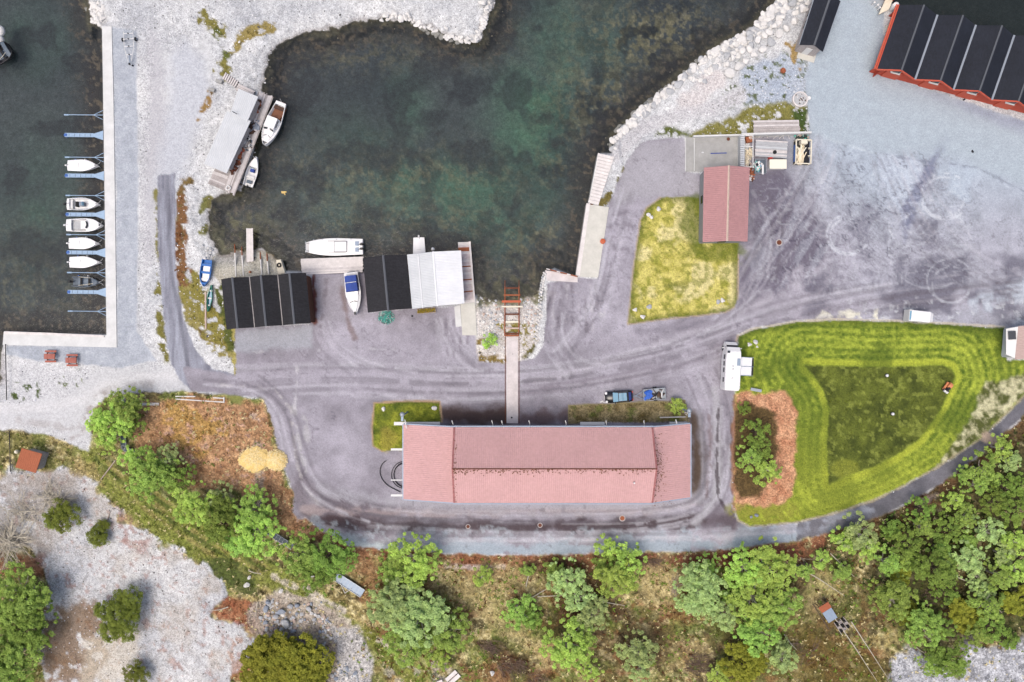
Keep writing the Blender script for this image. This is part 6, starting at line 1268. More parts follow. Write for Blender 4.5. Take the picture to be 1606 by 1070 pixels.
# wood store with birch logs
r = thing('wood_store', 'open white framed wood store beside the ribbed panel', 'wood store', W(1175, 238, 0))
for x0, y0, x1, y1 in ((1167, 212, 1167, 262), (1181, 212, 1181, 262), (1167, 212.5, 1181, 212.5), (1167, 230, 1181, 230), (1167, 262, 1181, 262)):
    a, b = W(x0, y0, 1.1), W(x1, y1, 1.1); MB().tube(a, b, .07, n=6).build('frame_rail', M['white_paint'], r, world=True)
for x, y in ((1167, 212), (1181, 212), (1167, 262), (1181, 262)): q = W(x, y, 0); MB().box(q.x, q.y, .55, .12, .12, 1.1).build('post', M['white_paint'], r, world=True)
lg = thing('birch_logs', 'pale birch logs heaped in the white framed wood store', 'logs', W(1174, 247, 0))
for i in range(46):
    q = W(random.uniform(1169, 1179), random.uniform(234, 260), random.uniform(.3, .9)); a = random.gauss(1.4, .5); l_ = random.uniform(.25, .5); d = Vector((math.cos(a)*l_, math.sin(a)*l_, 0)); MB().tube(q-d, q+d, random.uniform(.05, .09), n=6).build('log', M[random.choice(['timber_fresh', 'timber_fresh', 'ivory', 'bark_wood'])], lg, world=True)
o = MB(); q = W(1174, 220, 0); o.box(q.x, q.y, .25, 1.1, .9, .5, rot=.2); tag(o.build('bark_box', M['rust']), 'rusty brown box in the north end of the wood store', 'box'); o = MB().lathe([(.3, .5), (.35, .62), (.15, .75)]).build('pale_bag', M['stone_pink']); o.location = W(1175.5, 217, 0); tag(o, 'pale bag lying on the rusty brown box', 'bag')
plank_deck('slat_platform', 'grey plank platform behind the thin retaining wall in the weeds', 'platform', [(1181, 189), (1253.5, 188), (1255, 207), (1183, 209)], .9, 'grey_wood', 6, mats=['grey_wood', 'deck3'], posts=False)
p_ = plank_deck('pallet_stack', 'bleached grey board stack lying south of the retaining wall', 'board stack', [(1186, 219), (1236, 222), (1234, 248), (1184, 245)], .9, 'white_wood', 11, mats=['white_sheet2', 'deck3', 'stone_grey'], zj=.12, posts=False)
o = MB().lathe([(.28, 0), (.3, .12), (.12, .2)], n=12).build('black_pulley', M['dark_rubber']); o.location = W(1215, 239, .93); tag(o, 'round black pulley on top of the bleached board stack', 'pulley')
r = thing('cage_trailer', 'white framed crate with dark bed full of pale split wood', 'wood crate', W(1255.5, 241, 0), -.03)
MB().box(0, 0, .35, 2.4, 3.7, .12).build('base', M['black_plastic'], r); MB().box(-1.25, -.2, .7, .08, 2.6, .5).build('side_panel', M['blue_bin'], r)
for s_ in (-1, 1): MB().box(s_*1.17, 0, 1.1, .16, 3.8, .16).build('top_rail', M['ivory'], r); MB().box(0, s_*1.85, 1.1, 2.3, .16, .16).build('top_rail', M['ivory'], r)
for sx in (-1, 1):
    for y in (-1.8, -.6, .6, 1.8): MB().box(sx*1.1, y, .6, .14, .14, 1.1).box(sx*.95, y, 1.0, .4, .12, .12).build('post', M['ivory'], r)
MB().box(0, 1.45, .9, 1.0, .55, .9).build('head_box', M['ivory'], r)
lg = thing('split_wood', 'freshly split pale planks heaped inside the white framed crate', 'firewood', W(1255.5, 241, 0))
for i in range(44):
    q = W(1255.5+random.gauss(0, 2.6), 243+random.uniform(-9, 8), random.uniform(.6, 1.1)); a = 1.57+random.gauss(0, .22); l_ = random.uniform(.5, 1.0); d = Vector((math.cos(a)*l_, math.sin(a)*l_, 0)); MB().slab([q-d+Vector((.07, 0, 0)), q+d+Vector((.07, 0, 0)), q+d-Vector((.07, 0, .03)), q-d-Vector((.07, 0, 0))], .08).build('stick', M['timber_fresh' if i % 4 else 'cream'], lg, world=True)
r = thing('white_tank', 'cream coloured rectangular tank lid south of the bleached board stack', 'tank', W(1216.5, 260, 0)); MB().box(0, 0, .45, 2.5, 1.3, .9).build('body', M['offwhite_gelcoat'], r); MB().box(0, 0, .96, 2.65, 1.45, .1).build('lid', M['cream'], r); MB().box(-1.4, -.5, .5, .2, .15, .15).build('tap', M['steel'], r)
r = thing('parts_box', 'open pale box trailer with turquoise rags beside the cream tank', 'box', W(1189.5, 263, 0)); MB().box(0, 0, .5, 1.7, 2.2, .1).build('base', M['alu_dark'], r)
for s_ in (-1, 1): MB().box(s_*.84, 0, .75, .06, 2.2, .5).build('side_board', M['steel'], r); MB().box(0, s_*1.08, .75, 1.7, .06, .5).build('end_board', M['steel'], r)
o = MB().box(*W(1196.3, 266, 1)[:2], 1.0, .28, 1.5, .06).build('white_board', M['white_paint']); tag(o, 'white board standing on the edge of the open parts box', 'board')
heap('rag_heap', 'turquoise and pale rags and tools heaped in the open parts box', 'rags', 1188.5, 261, .65, .9, 34, ['teal_net', 'glass_sky', 'white_paint', 'white_wood', 'black_plastic'], z=.6, s=(.2, .5))
o = MB().box(0, 0, .35, .55, .4, .7, rot=.3).lathe([(.2, .7), (.12, .8)]).build('red_can', M['red_plastic']); o.location = G0(1207, 248.5); tag(o, 'bright red can between the board stack and the cream tank', 'can')
heap('scrap_heap', 'brown timber scraps by the north-east corner of the red tiled shed', 'scrap wood', 1178, 272, .45, 1.3, 26, ['rust', 'stone_pink', 'brown_wall', 'rust_dark'], z=0, s=(.25, .6))
heap('bag_heap', 'grey and pale bundle at the shed gable under the ribbed panel', 'bundle', 1176, 262, .8, .4, 14, ['stone_pink', 'black_plastic', 'white_wood'], z=.6, s=(.2, .5))
o = MB().lathe([(.05, 0), (.3, .05), (.32, .2), (.1, .25)]).build('white_dish', M['white_paint']); o.location = G0(1177, 281); tag(o, 'white dish on the ground beside the brown scraps', 'dish')
for k_, (px, lab) in enumerate(((1196, 'westernmost'), (1221, 'second'), (1230, 'third'), (1253, 'easternmost'))):
    r = thing('frame_brace', '%s pale A-shaped brace against the thin retaining wall' % lab, 'brace', G0(px, 214), 0, 'braces along the retaining wall')
    for s_ in (-1, 1): MB().tube((0, .3, 1.1), (s_*.8, -.35, .05), .045, n=6).build('strut', M['white_wood'], r)
heap('net_clump', 'tangled green net and ropes at the east end of the retaining wall', 'net', 1256, 215, 1.2, .35, 26, ['teal_net', 'black_net', 'dead_wood'], z=.2, s=(.2, .6))
# planter ring and white bowl
r = thing('planter_ring', 'round stone planter ring at the edge of the forecourt', 'planter', G0(1253.5, 157))
MB().loft([[(R*math.cos(a), R*math.sin(a), z) for R, z in ((1.2, 0), (1.2, .45), (1.05, .48), (1.0, .2))] for a in np.linspace(0, 2*PI, 25)], cap=False).build('ring', M['white_wood'], r); MB().lathe([(1.05, 0), (1.02, .3), (.6, .36), (.05, .38)], n=20).build('gravel_fill', M['stone_grey'], r)
for i in range(26): a, d = random.uniform(0, 6.3), random.uniform(.1, .9); s_ = random.uniform(.08, .16); inst(BR[i % 4] if i % 2 else BW[i % 6], 'stone', W(1253.5, 157, 0)+Vector((d*math.cos(a), d*math.sin(a), .37)), a, (s_, s_, s_), r)
o = MB().lathe([(.1, 0), (.2, .3), (.32, .42), (.28, .44), (.05, .36)]).build('white_bowl', M['white_paint']); o.location = G0(1267, 155.5); tag(o, 'white bowl on the tarmac beside the round planter', 'bowl')
r = thing('fire_pit', 'rusty round fire pit in the speckled gravel behind the wash slab', 'fire pit', G0(1227, 112)); MB().lathe([(.3, 0), (.45, .3), (.4, .34), (.2, .15)]).build('bowl', M['rust'], r)
for x, y in ((1221, 113), (1226, 119), (1233, 112)): pass
# manholes
for px, py, R, mm, lab in ((1222, 380.5, .42, 'rust_dark', 'rusty manhole cover on the yard south-east of the red tiled shed'), (734, 826, .3, 'rust_dark', 'small drain cover in the road south of the hall, western one'), (847, 824, .32, 'rust_dark', 'drain cover in the road below the middle of the hall'), (976, 813, .4, 'rust', 'rusty drain cover in the road below the east part of the hall')):
    r = thing('manhole', lab, 'manhole', W(px, py, .0), 0); MB().lathe([(R*1.25, 0), (R*1.25, .015), (R*.95, .02)], n=18).build('frame', M['grey_wood'], r); MB().lathe([(R*.9, 0), (R*.88, .035), (.02, .04)], n=18).build('lid', M[mm], r)
for px, py, z_ in ((1510, 238, 0), (646, 513, .0), (1527, 244, 0)): pass
o = MB().lathe([(.13, 0), (.15, .1), (.05, .15)]).build('black_pot', M['black_plastic']); o.location = G0(646.5, 496); tag(o, 'small black pot in front of the white roofed boathouse', 'pot')
o = MB().lathe([(.12, 0), (.14, .3), (.05, .35)]).build('black_pot', M['black_plastic']); o.location = G0(1511, 157); tag(o, 'black pot at the foot of the red boathouse front', 'pot')
heap('black_scraps', 'two small black scraps lying on the open forecourt', 'scrap', 1525, 239, .15, .5, 6, ['black_plastic'], z=0, s=(.15, .3), hgt=.1)
# net heap
r = thing('net_heap', 'heap of turquoise fishing net in front of the black boathouse', 'fishing net', G0(606, 498))
for mm, n_ in (('teal_net', 260), ('white_paint', 50), ('black_net', 60)):
    b = MB()
    for i in range(n_):
        a, d = random.uniform(0, 6.28), random.random()**.6*1.25; x, y = d*math.cos(a), d*.85*math.sin(a); a2 = random.uniform(0, 3.1); l_ = random.uniform(.08, .28); z = .42*(1.1-d/1.25)*random.random()+.03
        b.tube((x-l_*math.cos(a2), y-l_*math.sin(a2), z), (x+l_*math.cos(a2), y+l_*math.sin(a2), z+random.uniform(-.02, .1)), random.uniform(.015, .035), n=4)
    b.build('net', M[mm], r)
# picnic tables
for k_, (px, py) in enumerate(((82.5, 559), (116, 565))):
    if k_ == 0:
        r = pt = thing('picnic_table', 'left reddish picnic table below the lower quay', 'picnic table', G0(px, py), 0, 'picnic tables by the lower quay')
        for j in range(5): MB().box(0, -.34+j*.17, .74, 1.7, .15, .05).build('tabletop_plank', M['brick_red'], r)
        for s_ in (-1, 1):
            MB().box(0, s_*.8, .45, 1.75, .28, .05).build('bench', M['brick_red'], r)
            for x in (-.6, .6): MB().tube((x, s_*.25, .7), (x, s_*.6, .03), .05, n=4).build('leg', M['rust_dark'], r)
        for x in (-.6, .6): MB().box(x, 0, .38, .07, 1.7, .1).build('cross_beam', M['rust_dark'], r)
    else:
        r = copy_tree(pt); r.location = G0(px, py); r['label'] = 'right reddish picnic table below the lower quay'
# timber and gangways in the left scrub
def frame(name, label, cat, pts, m, z=.15, w_=.16):
    ct = G0(*pts[0][:2]); r = thing(name, label, cat, ct)
    for x0, y0, x1, y1 in pts:
        a, b = W(x0, y0, hz(x0, y0)+z), W(x1, y1, hz(x1, y1)+z); d = Vector((-(b-a).y, (b-a).x, 0)).normalized()*w_/2; MB().slab([a-d, a+d, b+d, b-d], .12).build('beam', M[m], r, world=True)
    return r
frame('timber_frame', 'long pale timber boards lying on the north edge of the brown clearing', 'timber', [(275, 626, 351, 631), (275, 622, 306, 622), (334, 624, 352, 625), (351, 623, 351, 632)], 'stone_white')
frame('pale_plank', 'single pale plank at the edge of the round thicket', 'plank', [(208, 634, 249, 634)], 'white_wood', w_=.4)
for (x0, y0, x1, y1, w_, lab, mm) in ((193, 684, 195, 703, .75, 'dark steel grating section beside the round thicket', 'alu_dark'), (193, 702, 210, 711, .65, 'second dark grating lying slanted below the first', 'alu_dark'), (421, 834, 459, 858, .85, 'grey ladder-like gangway between two green trees on the bank', 'alu_dark'), (524, 902, 569, 931, 1.3, 'broad blue-grey gangway plate lying slanted on the bank', 'stone_blue')):
    a, b = W(x0, y0, .45), W(x1, y1, .45); L_ = (b-a).length; r = thing('gangway', lab, 'gangway', (a+b)/2, math.atan2(b.y-a.y, b.x-a.x))
    MB().box(0, 0, 0, L_, w_, .06).build('grating', M[mm if mm != 'stone_blue' else 'galv'], r)
    for s_ in (-1, 1): MB().box(0, s_*w_/2, .06, L_, .07, .18).build('side_rail', M['steel'], r)
    for i in range(int(L_/.6)): MB().box(-L_/2+.3+i*.6, 0, .05, .06, w_*.95, .06).build('rung', M['steel'], r)
    if w_ > .8: MB().tube((-L_*.2, -w_*.4, .2), (L_*.05, -w_*1.1, .1), .04).tube((L_*.05, -w_*1.1, .1), (L_*.15, -w_*.2, .2), .04).build('prop', M['white_paint'], r)
frame('leaning_pole', 'pale pole lying across the grass track', 'pole', [(158, 752, 181, 722)], 'dead_wood')
frame('leaning_pole', 'thin weathered pole beside the green patch on the gravel', 'pole', [(166, 824, 172, 803)], 'dead_wood', w_=.12)
frame('leaning_pole', 'slim pale plank with a white end standing by the green canoe', 'pole', [(322, 458, 322.5, 516)], 'stone_pink', w_=.22)
frame('road_edging', 'pale flat strip across the gravel road at the far left', 'edging', [(9, 628, 14, 676)], 'galv', w_=.45, z=.02)
frame('boundary_wire', 'thin dark boundary wire running down the left edge', 'wire', [(8, 540, 10, 628), (14, 676, 16, 740)], 'black_plastic', w_=.07, z=.3)
frame('white_bench_beam', 'white low beam by the planting bed north of the hall', 'beam', [(1035, 655, 1075, 654)], 'white_wood', z=.3)
# board pallets at the bottom edge
r = thing('pallet', 'pale wooden pallets cut by the bottom edge among the bushes', 'pallet', G0(711, 1062), ang(703, 1072, 722, 1055))
for i in range(2): MB().box(0, i*.75-.3, .3, 2.1, .6, .08).build('board', M['white_wood'], r)
MB().box(-.2, 0, .15, 1.6, 1.2, .2).build('base', M['dead_twig'], r)
o = MB().box(0, 0, .3, .9, .5, .3, rot=.4).build('pallet_board', M['white_wood']); o.location = G0(690, 1068); tag(o, 'short pale board just left of the pallets at the bottom edge', 'board')
q = G0(772, 1055); o = inst(BW[0], 'white_boulder', q+Vector((0, 0, .2)), .4, (.42, .55, .45)); tag(o, 'single white boulder beside the brush pile at the bottom edge', 'boulder')
# lawn boulders
for px, py, s_, lab in ((1033, 328, .5, 'white boulder at the north-west corner of the yellow lawn, alone'), (1017, 337.5, .42, 'rounder left stone of the touching pair on the yellow lawn'), (1021.5, 341, .4, 'right stone of the touching pair on the yellow lawn'), (1018, 481, .5, 'eastern boulder of the three at the south corner of the yellow lawn'), (996, 486, .46, 'western boulder of the three at the south corner of the yellow lawn'), (1008, 497, .5, 'southern boulder of the three at the yellow lawn corner'), (1126, 473.5, .45, 'left boulder of the pair at the south-east end of the yellow lawn'), (1133, 471.5, .5, 'right boulder of the pair at the south-east end of the yellow lawn'),
                       (602, 642, .45, 'boulder at the west end of the small corner lawn'), (681, 639.5, .5, 'round pale boulder at the east end of the small corner lawn'), (1175, 540.5, .46, 'left white boulder of three beside the motorhome'), (1184, 536.5, .5, 'right white boulder of three beside the motorhome'), (1187, 544, .26, 'smallest stone of three beside the motorhome'), (1186, 808, .4, 'dark speckled boulder at the south tip of the mown lawn'), (1178, 811, .3, 'smaller dark boulder at the south tip of the mown lawn')):
    o = inst((BW if s_ > .1 and py < 800 else BG)[int(px) % 6 if int(px) % 6 != 5 else 0], 'boulder', G0(px, py)+Vector((0, 0, .12)), px, (s_, s_*.85, s_*.8)); tag(o, lab, 'boulder', 'loose boulders on the lawns')
for px, py, lab in ((1390, 589, 'northern small white lamp dome in the unmown grass'), (1399, 649, 'southern small white lamp dome in the unmown grass')):
    r = thing('garden_lamp', lab, 'garden lamp', G0(px, py)); MB().lathe([(.3, 0), (.28, .1), (.1, .15)]).build('base', M['black_plastic'], r); MB().lathe([(.2, .12), (.24, .3), (.16, .46), (.02, .5)]).build('dome', M['white_gelcoat'], r, smooth=True)
# wicker furniture ring by the hall's east corner
r = thing('wire_reel', 'round grey wire reel at the north-east corner of the hall', 'reel', G0(1075.5, 646))
for R in (.5, .42): MB().loft([[((R+.03*math.cos(b))*math.cos(a), (R+.03*math.cos(b))*math.sin(a), 1.2+.05*math.sin(b)) for b in np.linspace(0, 2*PI, 5)[:-1]] for a in np.linspace(0, 2*PI, 17)], cap=False).build('rim', M['grey_wood'], r)
for a in (0, 1.05, 2.1): MB().tube((.5*math.cos(a), .5*math.sin(a), 1.2), (-.5*math.cos(a), -.5*math.sin(a), 1.2), .035, n=5).build('spoke', M['stone_white'], r)
MB().tube((0, 0, 0), (0, 0, 1.2), .08).build('post', M['grey_wood'], r)
r = thing('flower_box', 'low box of mossy yellow plants below the white roofed boathouse', 'planter', G0(669, 487.5), .08)
for s_ in (-1, 1): MB().box(0, s_*.36, .12, 2.9, .08, .26).build('side_board', M['dead_wood'], r); MB().box(s_*1.42, 0, .12, .08, .7, .26).build('end_board', M['dead_wood'], r)
pb = MB()
for i in range(160): x, y = random.uniform(-1.35, 1.35), random.uniform(-.3, .3); pb.box(x, y, .2+random.random()*.15, .14, .1, .06, rot=random.uniform(0, 3), tilt=(random.uniform(-.8, .8), 'X'))
pb.build('plants', mat('moss_yellow', c(150, 130, 40), noise=(5, .5)), r)
# piles of straw
for px, py, rx, ry, lab in ((400, 721, 2.5, 2.0, 'larger western heap of golden wood shavings at the edge of the clearing'), (433, 722, 1.7, 1.6, 'smaller round golden shavings heap touching the tarmac')):
    r = thing('shavings_heap', lab, 'shavings heap', G0(px, py)); b = MB()
    ring = []; n_ = 22
    for f_, z in ((1, .02), (.82, .28), (.5, .5), (.2, .6)): ring.append([(rx*f_*math.cos(a)*random.uniform(.86, 1.1), ry*f_*math.sin(a)*random.uniform(.86, 1.1), z+random.uniform(-.05, .05)) for a in np.linspace(0, 2*PI, n_+1)[:-1]])
    b.loft(ring).build('mound', M['straw'], r)
    b = MB()
    for i in range(900):
        a, d = random.uniform(0, 6.28), random.random()**.55*1.06; x, y = rx*d*math.cos(a), ry*d*math.sin(a); z = .62*(1-min(1, d)**2)+.02; a2 = random.uniform(0, 3.1); b.box(x, y, z, random.uniform(.15, .4), .05, .03, rot=a2, tilt=(random.uniform(-.4, .4), 'Y'))
    b.build('shavings', M['timber_fresh'] if 0 else mat('shavings', c(252, 232, 176), noise=(6, .25)), r)['kind'] = 'stuff'
# ------------------------------------------------------------------ boulders along the shores
def along(pts, f_):
    f_ *= len(pts)-1; i = min(int(f_), len(pts)-2); t_ = f_-i; return lerp(pts[i][0], pts[i+1][0], t_), lerp(pts[i][1], pts[i+1][1], t_)
def revet(name, label, line, n, spread, smin, smax, meshes, part='boulder', flat=.8, off=0):
    c0 = line[len(line)//2]; r = thing(name, label, 'rock shore', G0(*c0))
    for i in range(n):
        x, y = along(line, (i+random.uniform(-.4, .4)+.5)/n if n else 0); x += random.uniform(-spread, spread)*.7; y += random.uniform(-spread, spread)
        s_ = smin+(smax-smin)*random.random()**1.6
        q = W(x, y, hz(x, y)+s_*.25); inst(random.choice(meshes), part, q, random.uniform(0, 6.3), (s_*random.uniform(.85, 1.25), s_, s_*flat), r, rx=random.uniform(-.25, .25), ry=random.uniform(-.25, .25))
    return r
SEA = [(1232, -6), (1216, 12), (1200, 28), (1178, 52), (1150, 68), (1120, 84), (1092, 104), (1066, 126), (1040, 146), (1012, 172), (990, 192), (970, 210), (958, 232)]
SEA2 = [(1262, -4), (1248, 24), (1232, 44), (1214, 60), (1194, 72), (1172, 84), (1150, 104), (1128, 116)]
r = revet('boulder_shore', 'bank of large pale boulders along the eastern shore of the bay', SEA, 230, 6, .3, .8, BW)
for i, (x, y, s_) in enumerate(((1261, 14, 1.0), (1247, 33, .78), (1233, 43, .8), (1221, 53, .85), (1210, 66, .82), (1196, 77, .7), (1183, 84, .85), (1170, 95, .8), (1160, 105, 1.0), (1145, 116, 1.0), (1243, 4, .75), (1255, -3, .7), (1228, 26, .6), (1215, 40, .6), (1200, 55, .65), (1190, 62, .7), (1178, 70, .55), (1165, 80, .6), (1150, 90, .6), (1140, 100, .55), (1268, 2, .7), (1206, 50, .7))):
    inst(BW[i % 6], 'boulder', W(x, y, .3), i*1.3, (s_*1.05, s_*.85, s_*.8), r)
for i in range(70):
    x, y = along(SEA, random.random()*.55); x += random.uniform(0, 26); y += random.uniform(0, 18)*.8; s_ = random.uniform(.3, .75); inst(BW[i % 6], 'boulder', W(x, y, hz(x, y)+.1), i, (s_, s_*.9, s_*.8), r)
NOR = [(600, 27), (622, 24), (645, 32), (668, 44), (690, 54), (712, 60), (735, 64), (752, 56), (758, 38), (764, 20), (770, 2)]
r = revet('boulder_spit', 'white boulders edging the gravel spit at the top of the bay', NOR, 110, 5, .3, .62, BW[:2]+BW[3:4])
for x, y, s_ in ((757, 4, .8), (764, 12, .6), (770, -4, .7), (748, 62, .5), (735, 60, .6), (700, 44, .5), (640, 22, .5)): inst(BW[0], 'boulder', W(x, y, .2), x, (s_, s_*.7, s_*.7), r)
r = revet('boulder_corner', 'cluster of white boulders where the left quay meets the gravel', [(140, 5), (148, 22), (156, 38), (152, 8), (165, 20)], 34, 9, .3, .75, BW[:2])
revet('slip_stones', 'pale stones covering the slope beside the slipway rails', [(752, 478), (785, 490), (760, 505), (785, 512), (756, 520)], 110, 14, .12, .3, BW+BP)
revet('slip_stones', 'pale stones between the slipway rails and the stone wall', [(820, 475), (838, 490), (822, 505), (836, 515)], 60, 9, .12, .3, BW+BP)
revet('west_bank_stones', 'scattered stones on the west bank beside the launching pad', [(335, 392), (330, 400), (322, 392)], 30, 9, .12, .3, BW+BG)
RK = [(405, 965), (430, 955), (420, 985), (445, 975), (470, 965), (495, 960), (520, 990), (500, 1020), (510, 1045), (450, 1005)]
r = revet('rock_pile', 'pile of mixed grey and pinkish rocks at the end of the track', RK, 200, 16, .16, .42, BP+BG, part='rock')
for i, (x, y, s_) in enumerate(((441, 960, .75), (447, 978, .9), (418, 955, .7), (455, 952, .6), (466, 950, .55), (446, 1000, .7), (460, 990, .5), (484, 955, .55), (449, 1010, .5), (432, 968, .6), (420, 945, .5), (459, 1005, .5))): inst(BG[i % 6], 'rock', W(x, y, .3), i*2.1, (s_, s_*.75, s_*.7), r)
revet('rock_edge', 'grey rocks where the gravel heap meets the bottom edge', [(525, 1060), (545, 1055), (560, 1066), (530, 1040)], 60, 9, .15, .35, BG+BW, part='rock')
for x, y, s_, lab in ((387, 918, .6, 'white rock at the upper end of the grass track'), (391, 905, .4, 'smaller white rock above the other at the grass track'), (193, 628, .7, 'grey rock at the top of the round thicket'), (441, 926, .5, 'pale rock by the sandy ruts'), (490, 902, .5, 'pale stone under the dark green tree on the bank')):
    tag(inst(BW[2] if x != 193 else BG[1], 'rock', G0(x, y)+Vector((0, 0, .15)), x, (s_, s_*.8, s_*.7)), lab, 'rock')

# ------------------------------------------------------------------ loose gravel, stones and grass (one object each, real geometry)
def field(name, kind_mesh, pts, sizes, cols, label, rot_tilt=.3, zoff=.0, m=None):
    """joins many small copies of kind_mesh=(verts, tris) into one mesh with per-piece colour"""
    V, F = kind_mesh; V = np.array(V, float); F = np.array(F, int); n = len(pts)
    a = RNG.uniform(0, 2*PI, n); ca, sa = np.cos(a), np.sin(a)
    S_ = sizes if sizes.ndim == 2 else np.stack([sizes, sizes*RNG.uniform(.7, 1, n), sizes*RNG.uniform(.6, .9, n)], 1)
    v = V[None]*S_[:, None, :]
    x = v[..., 0]*ca[:, None]-v[..., 1]*sa[:, None]; y = v[..., 0]*sa[:, None]+v[..., 1]*ca[:, None]
    tx, ty = RNG.normal(0, rot_tilt, n), RNG.normal(0, rot_tilt, n); z = v[..., 2]
    x = x+z*tx[:, None]; y = y+z*ty[:, None]
    P = np.stack([x+pts[:, 0:1], y+pts[:, 1:2], z+pts[:, 2:3]+zoff], -1).reshape(-1, 3)
    T_ = (F[None]+(np.arange(n)*len(V))[:, None, None]).reshape(-1, F.shape[1])
    me = bpy.data.meshes.new(name); me.vertices.add(len(P)); me.vertices.foreach_set('co', P.ravel().astype(np.float32))
    k = F.shape[1]; me.loops.add(T_.size); me.loops.foreach_set('vertex_index', T_.ravel().astype(np.int32)); me.polygons.add(len(T_)); me.polygons.foreach_set('loop_start', np.arange(0, T_.size, k, dtype=np.int32)); me.update(calc_edges=True)
    at_ = me.color_attributes.new('Col', 'FLOAT_COLOR', 'POINT'); cc = np.repeat(cols, len(V), 0); at_.data.foreach_set('color', np.concatenate([cc, np.ones((len(cc), 1))], 1).ravel().astype(np.float32))
    me.materials.append(m); o = bpy.data.objects.new(name, me); COL.objects.link(o); o['kind'] = 'stuff'; o['label'] = label
    return o
OCT = ([(1, 0, 0), (-.9, .1, 0), (.1, .95, 0), (0, -1, .05), (.1, 0, .8), (-.55, -.6, .45), (.6, .55, .5)], [(0, 2, 6), (0, 6, 4), (6, 2, 4), (2, 1, 4), (1, 5, 4), (5, 3, 4), (3, 0, 4), (1, 3, 5)])
def sample(n, maskfn, jitter=1.0):
    x = RNG.uniform(-40, 1646, n*3); y = RNG.uniform(-40, 1110, n*3)
    i = ((x-gx[0])/STEP).astype(int); j = ((y-gy[0])/STEP).astype(int); ok = maskfn(j, i, x, y); x, y, i, j = x[ok][:n], y[ok][:n], i[ok][:n], j[ok][:n]
    z = HZ[j, i]; s_ = (H-z)/H/10; return np.stack([(x-803)*s_, (535-y)*s_, z], 1), C[j, i], x, y, i, j
M['stonefield'] = mat('loose_stone', attr=True, noise=[(3, .08)], rough=.9); M['grassfield'] = mat('grass_blades', attr=True, rough=.9, spec=.1)
hw_ = hardw
p, cl, x, y, i, j = sample(14000, lambda j, i, x, y: (LAB[j, i] == 0) & (hw_[j, i] < .3) & (RNG.random(len(x)) < .25+.75*fbm(40, 120)[j, i]))
k = RNG.random(len(p)); col = np.where(k[:, None] < .60, c(235, 236, 238), np.where(k[:, None] < .82, c(190, 192, 196), c(98, 96, 96)))*RNG.uniform(.8, 1.1, (len(p), 1))
field('loose_gravel', OCT, p, RNG.uniform(.05, .14, len(p))*(1+(RNG.random(len(p)) < .04)), col, 'loose pale stones scattered over the gravel', m=M['stonefield'])
p, cl, x, y, i, j = sample(6000, lambda j, i, x, y: (LAB[j, i] == 7))
k = RNG.random(len(p)); col = np.where(k[:, None] < .5, c(228, 228, 230), np.where(k[:, None] < .7, c(180, 160, 150), c(88, 80, 76)))*RNG.uniform(.8, 1.1, (len(p), 1))
field('loose_rock_debris', OCT, p, RNG.uniform(.05, .15, len(p)), col, 'small stones and debris on the rocky clearing', m=M['stonefield'])
p, cl, x, y, i, j = sample(3500, lambda j, i, x, y: (sw[j, i] > 0) & (sw[j, i] < 30) & (hw_[j, i] < .2) & (RNG.random(len(x)) < np.exp(-sw[j, i]/12)))
field('shore_pebbles', OCT, p, RNG.uniform(.06, .22, len(p)), np.where(RNG.random((len(p), 1)) < .3, c(190, 180, 160), c(90, 78, 66)), 'stones in the shallow water along the shore', m=M['stonefield'])
# grass: each tuft is a few leaning blades seen from above
def tuft(nb, seed):
    rr = np.random.default_rng(seed); V, F = [], []
    for b in range(nb):
        a = b*2*PI/nb+rr.uniform(-.4, .4); l_ = rr.uniform(.6, 1.1); h_ = rr.uniform(.35, .8); w_ = .13; dx, dy = math.cos(a), math.sin(a); o = len(V)
        V += [(-dy*w_, dx*w_, 0), (dy*w_, -dx*w_, 0), (dx*l_*.6+dy*w_*.7, dy*l_*.6-dx*w_*.7, h_), (dx*l_, dy*l_, h_*.8)]; F += [(o, o+1, o+2), (o, o+2, o+3)]
    return V, F
TU = tuft(5, 5)
p, cl, x, y, i, j = sample(30000, lambda j, i, x, y: (LAB[j, i] == 5) & (RNG.random(len(x)) < .2+.8*fbm(26, 121)[j, i]))
k = RNG.random((len(p), 1)); col = cl*RNG.uniform(.6, 1.45, (len(p), 1)); col = np.where(k < .2, c(234, 220, 166), col); col = np.where((k > .2) & (k < .28), c(112, 128, 52), col)
field('dry_grass', TU, p, RNG.uniform(.16, .48, len(p)), col, 'rough dry grass and low scrub along the bank', m=M['grassfield'])
p, cl, x, y, i, j = sample(16000, lambda j, i, x, y: ((LAB[j, i] == 4) | (LAB[j, i] == 8) | (LAB[j, i] == 9)))
field('lawn_tufts', TU, p, RNG.uniform(.1, .24, len(p)), cl*RNG.uniform(.7, 1.35, (len(p), 1)), 'uneven yellowish grass tufts on the small lawns', m=M['grassfield'])
p, cl, x, y, i, j = sample(13000, lambda j, i, x, y: (LAB[j, i] == 6) & ((sU[j, i] > 2) | (RNG.random(len(x)) < .25)))
field('meadow_grass', TU, p, RNG.uniform(.1, .26, len(p)), cl*RNG.uniform(.65, 1.4, (len(p), 1)), 'taller unmown grass inside the mown ring', m=M['grassfield'])
gm2 = (C[..., 1] > C[..., 2]*1.7)
p, cl, x, y, i, j = sample(9000, lambda j, i, x, y: (LAB[j, i] == 0) & gm2[j, i] & (sw[j, i] < -6))
field('bank_weeds', TU, p, RNG.uniform(.16, .42, len(p)), cl*RNG.uniform(.6, 1.35, (len(p), 1)), 'low weeds growing through the gravel bank', m=M['grassfield'])
p, cl, x, y, i, j = sample(6000, lambda j, i, x, y: (LAB[j, i] == 10))
field('bark_litter', TU, p, RNG.uniform(.1, .25, len(p)), cl*RNG.uniform(.6, 1.4, (len(p), 1)), 'reddish bark and twig litter in the bed', m=M['grassfield'])

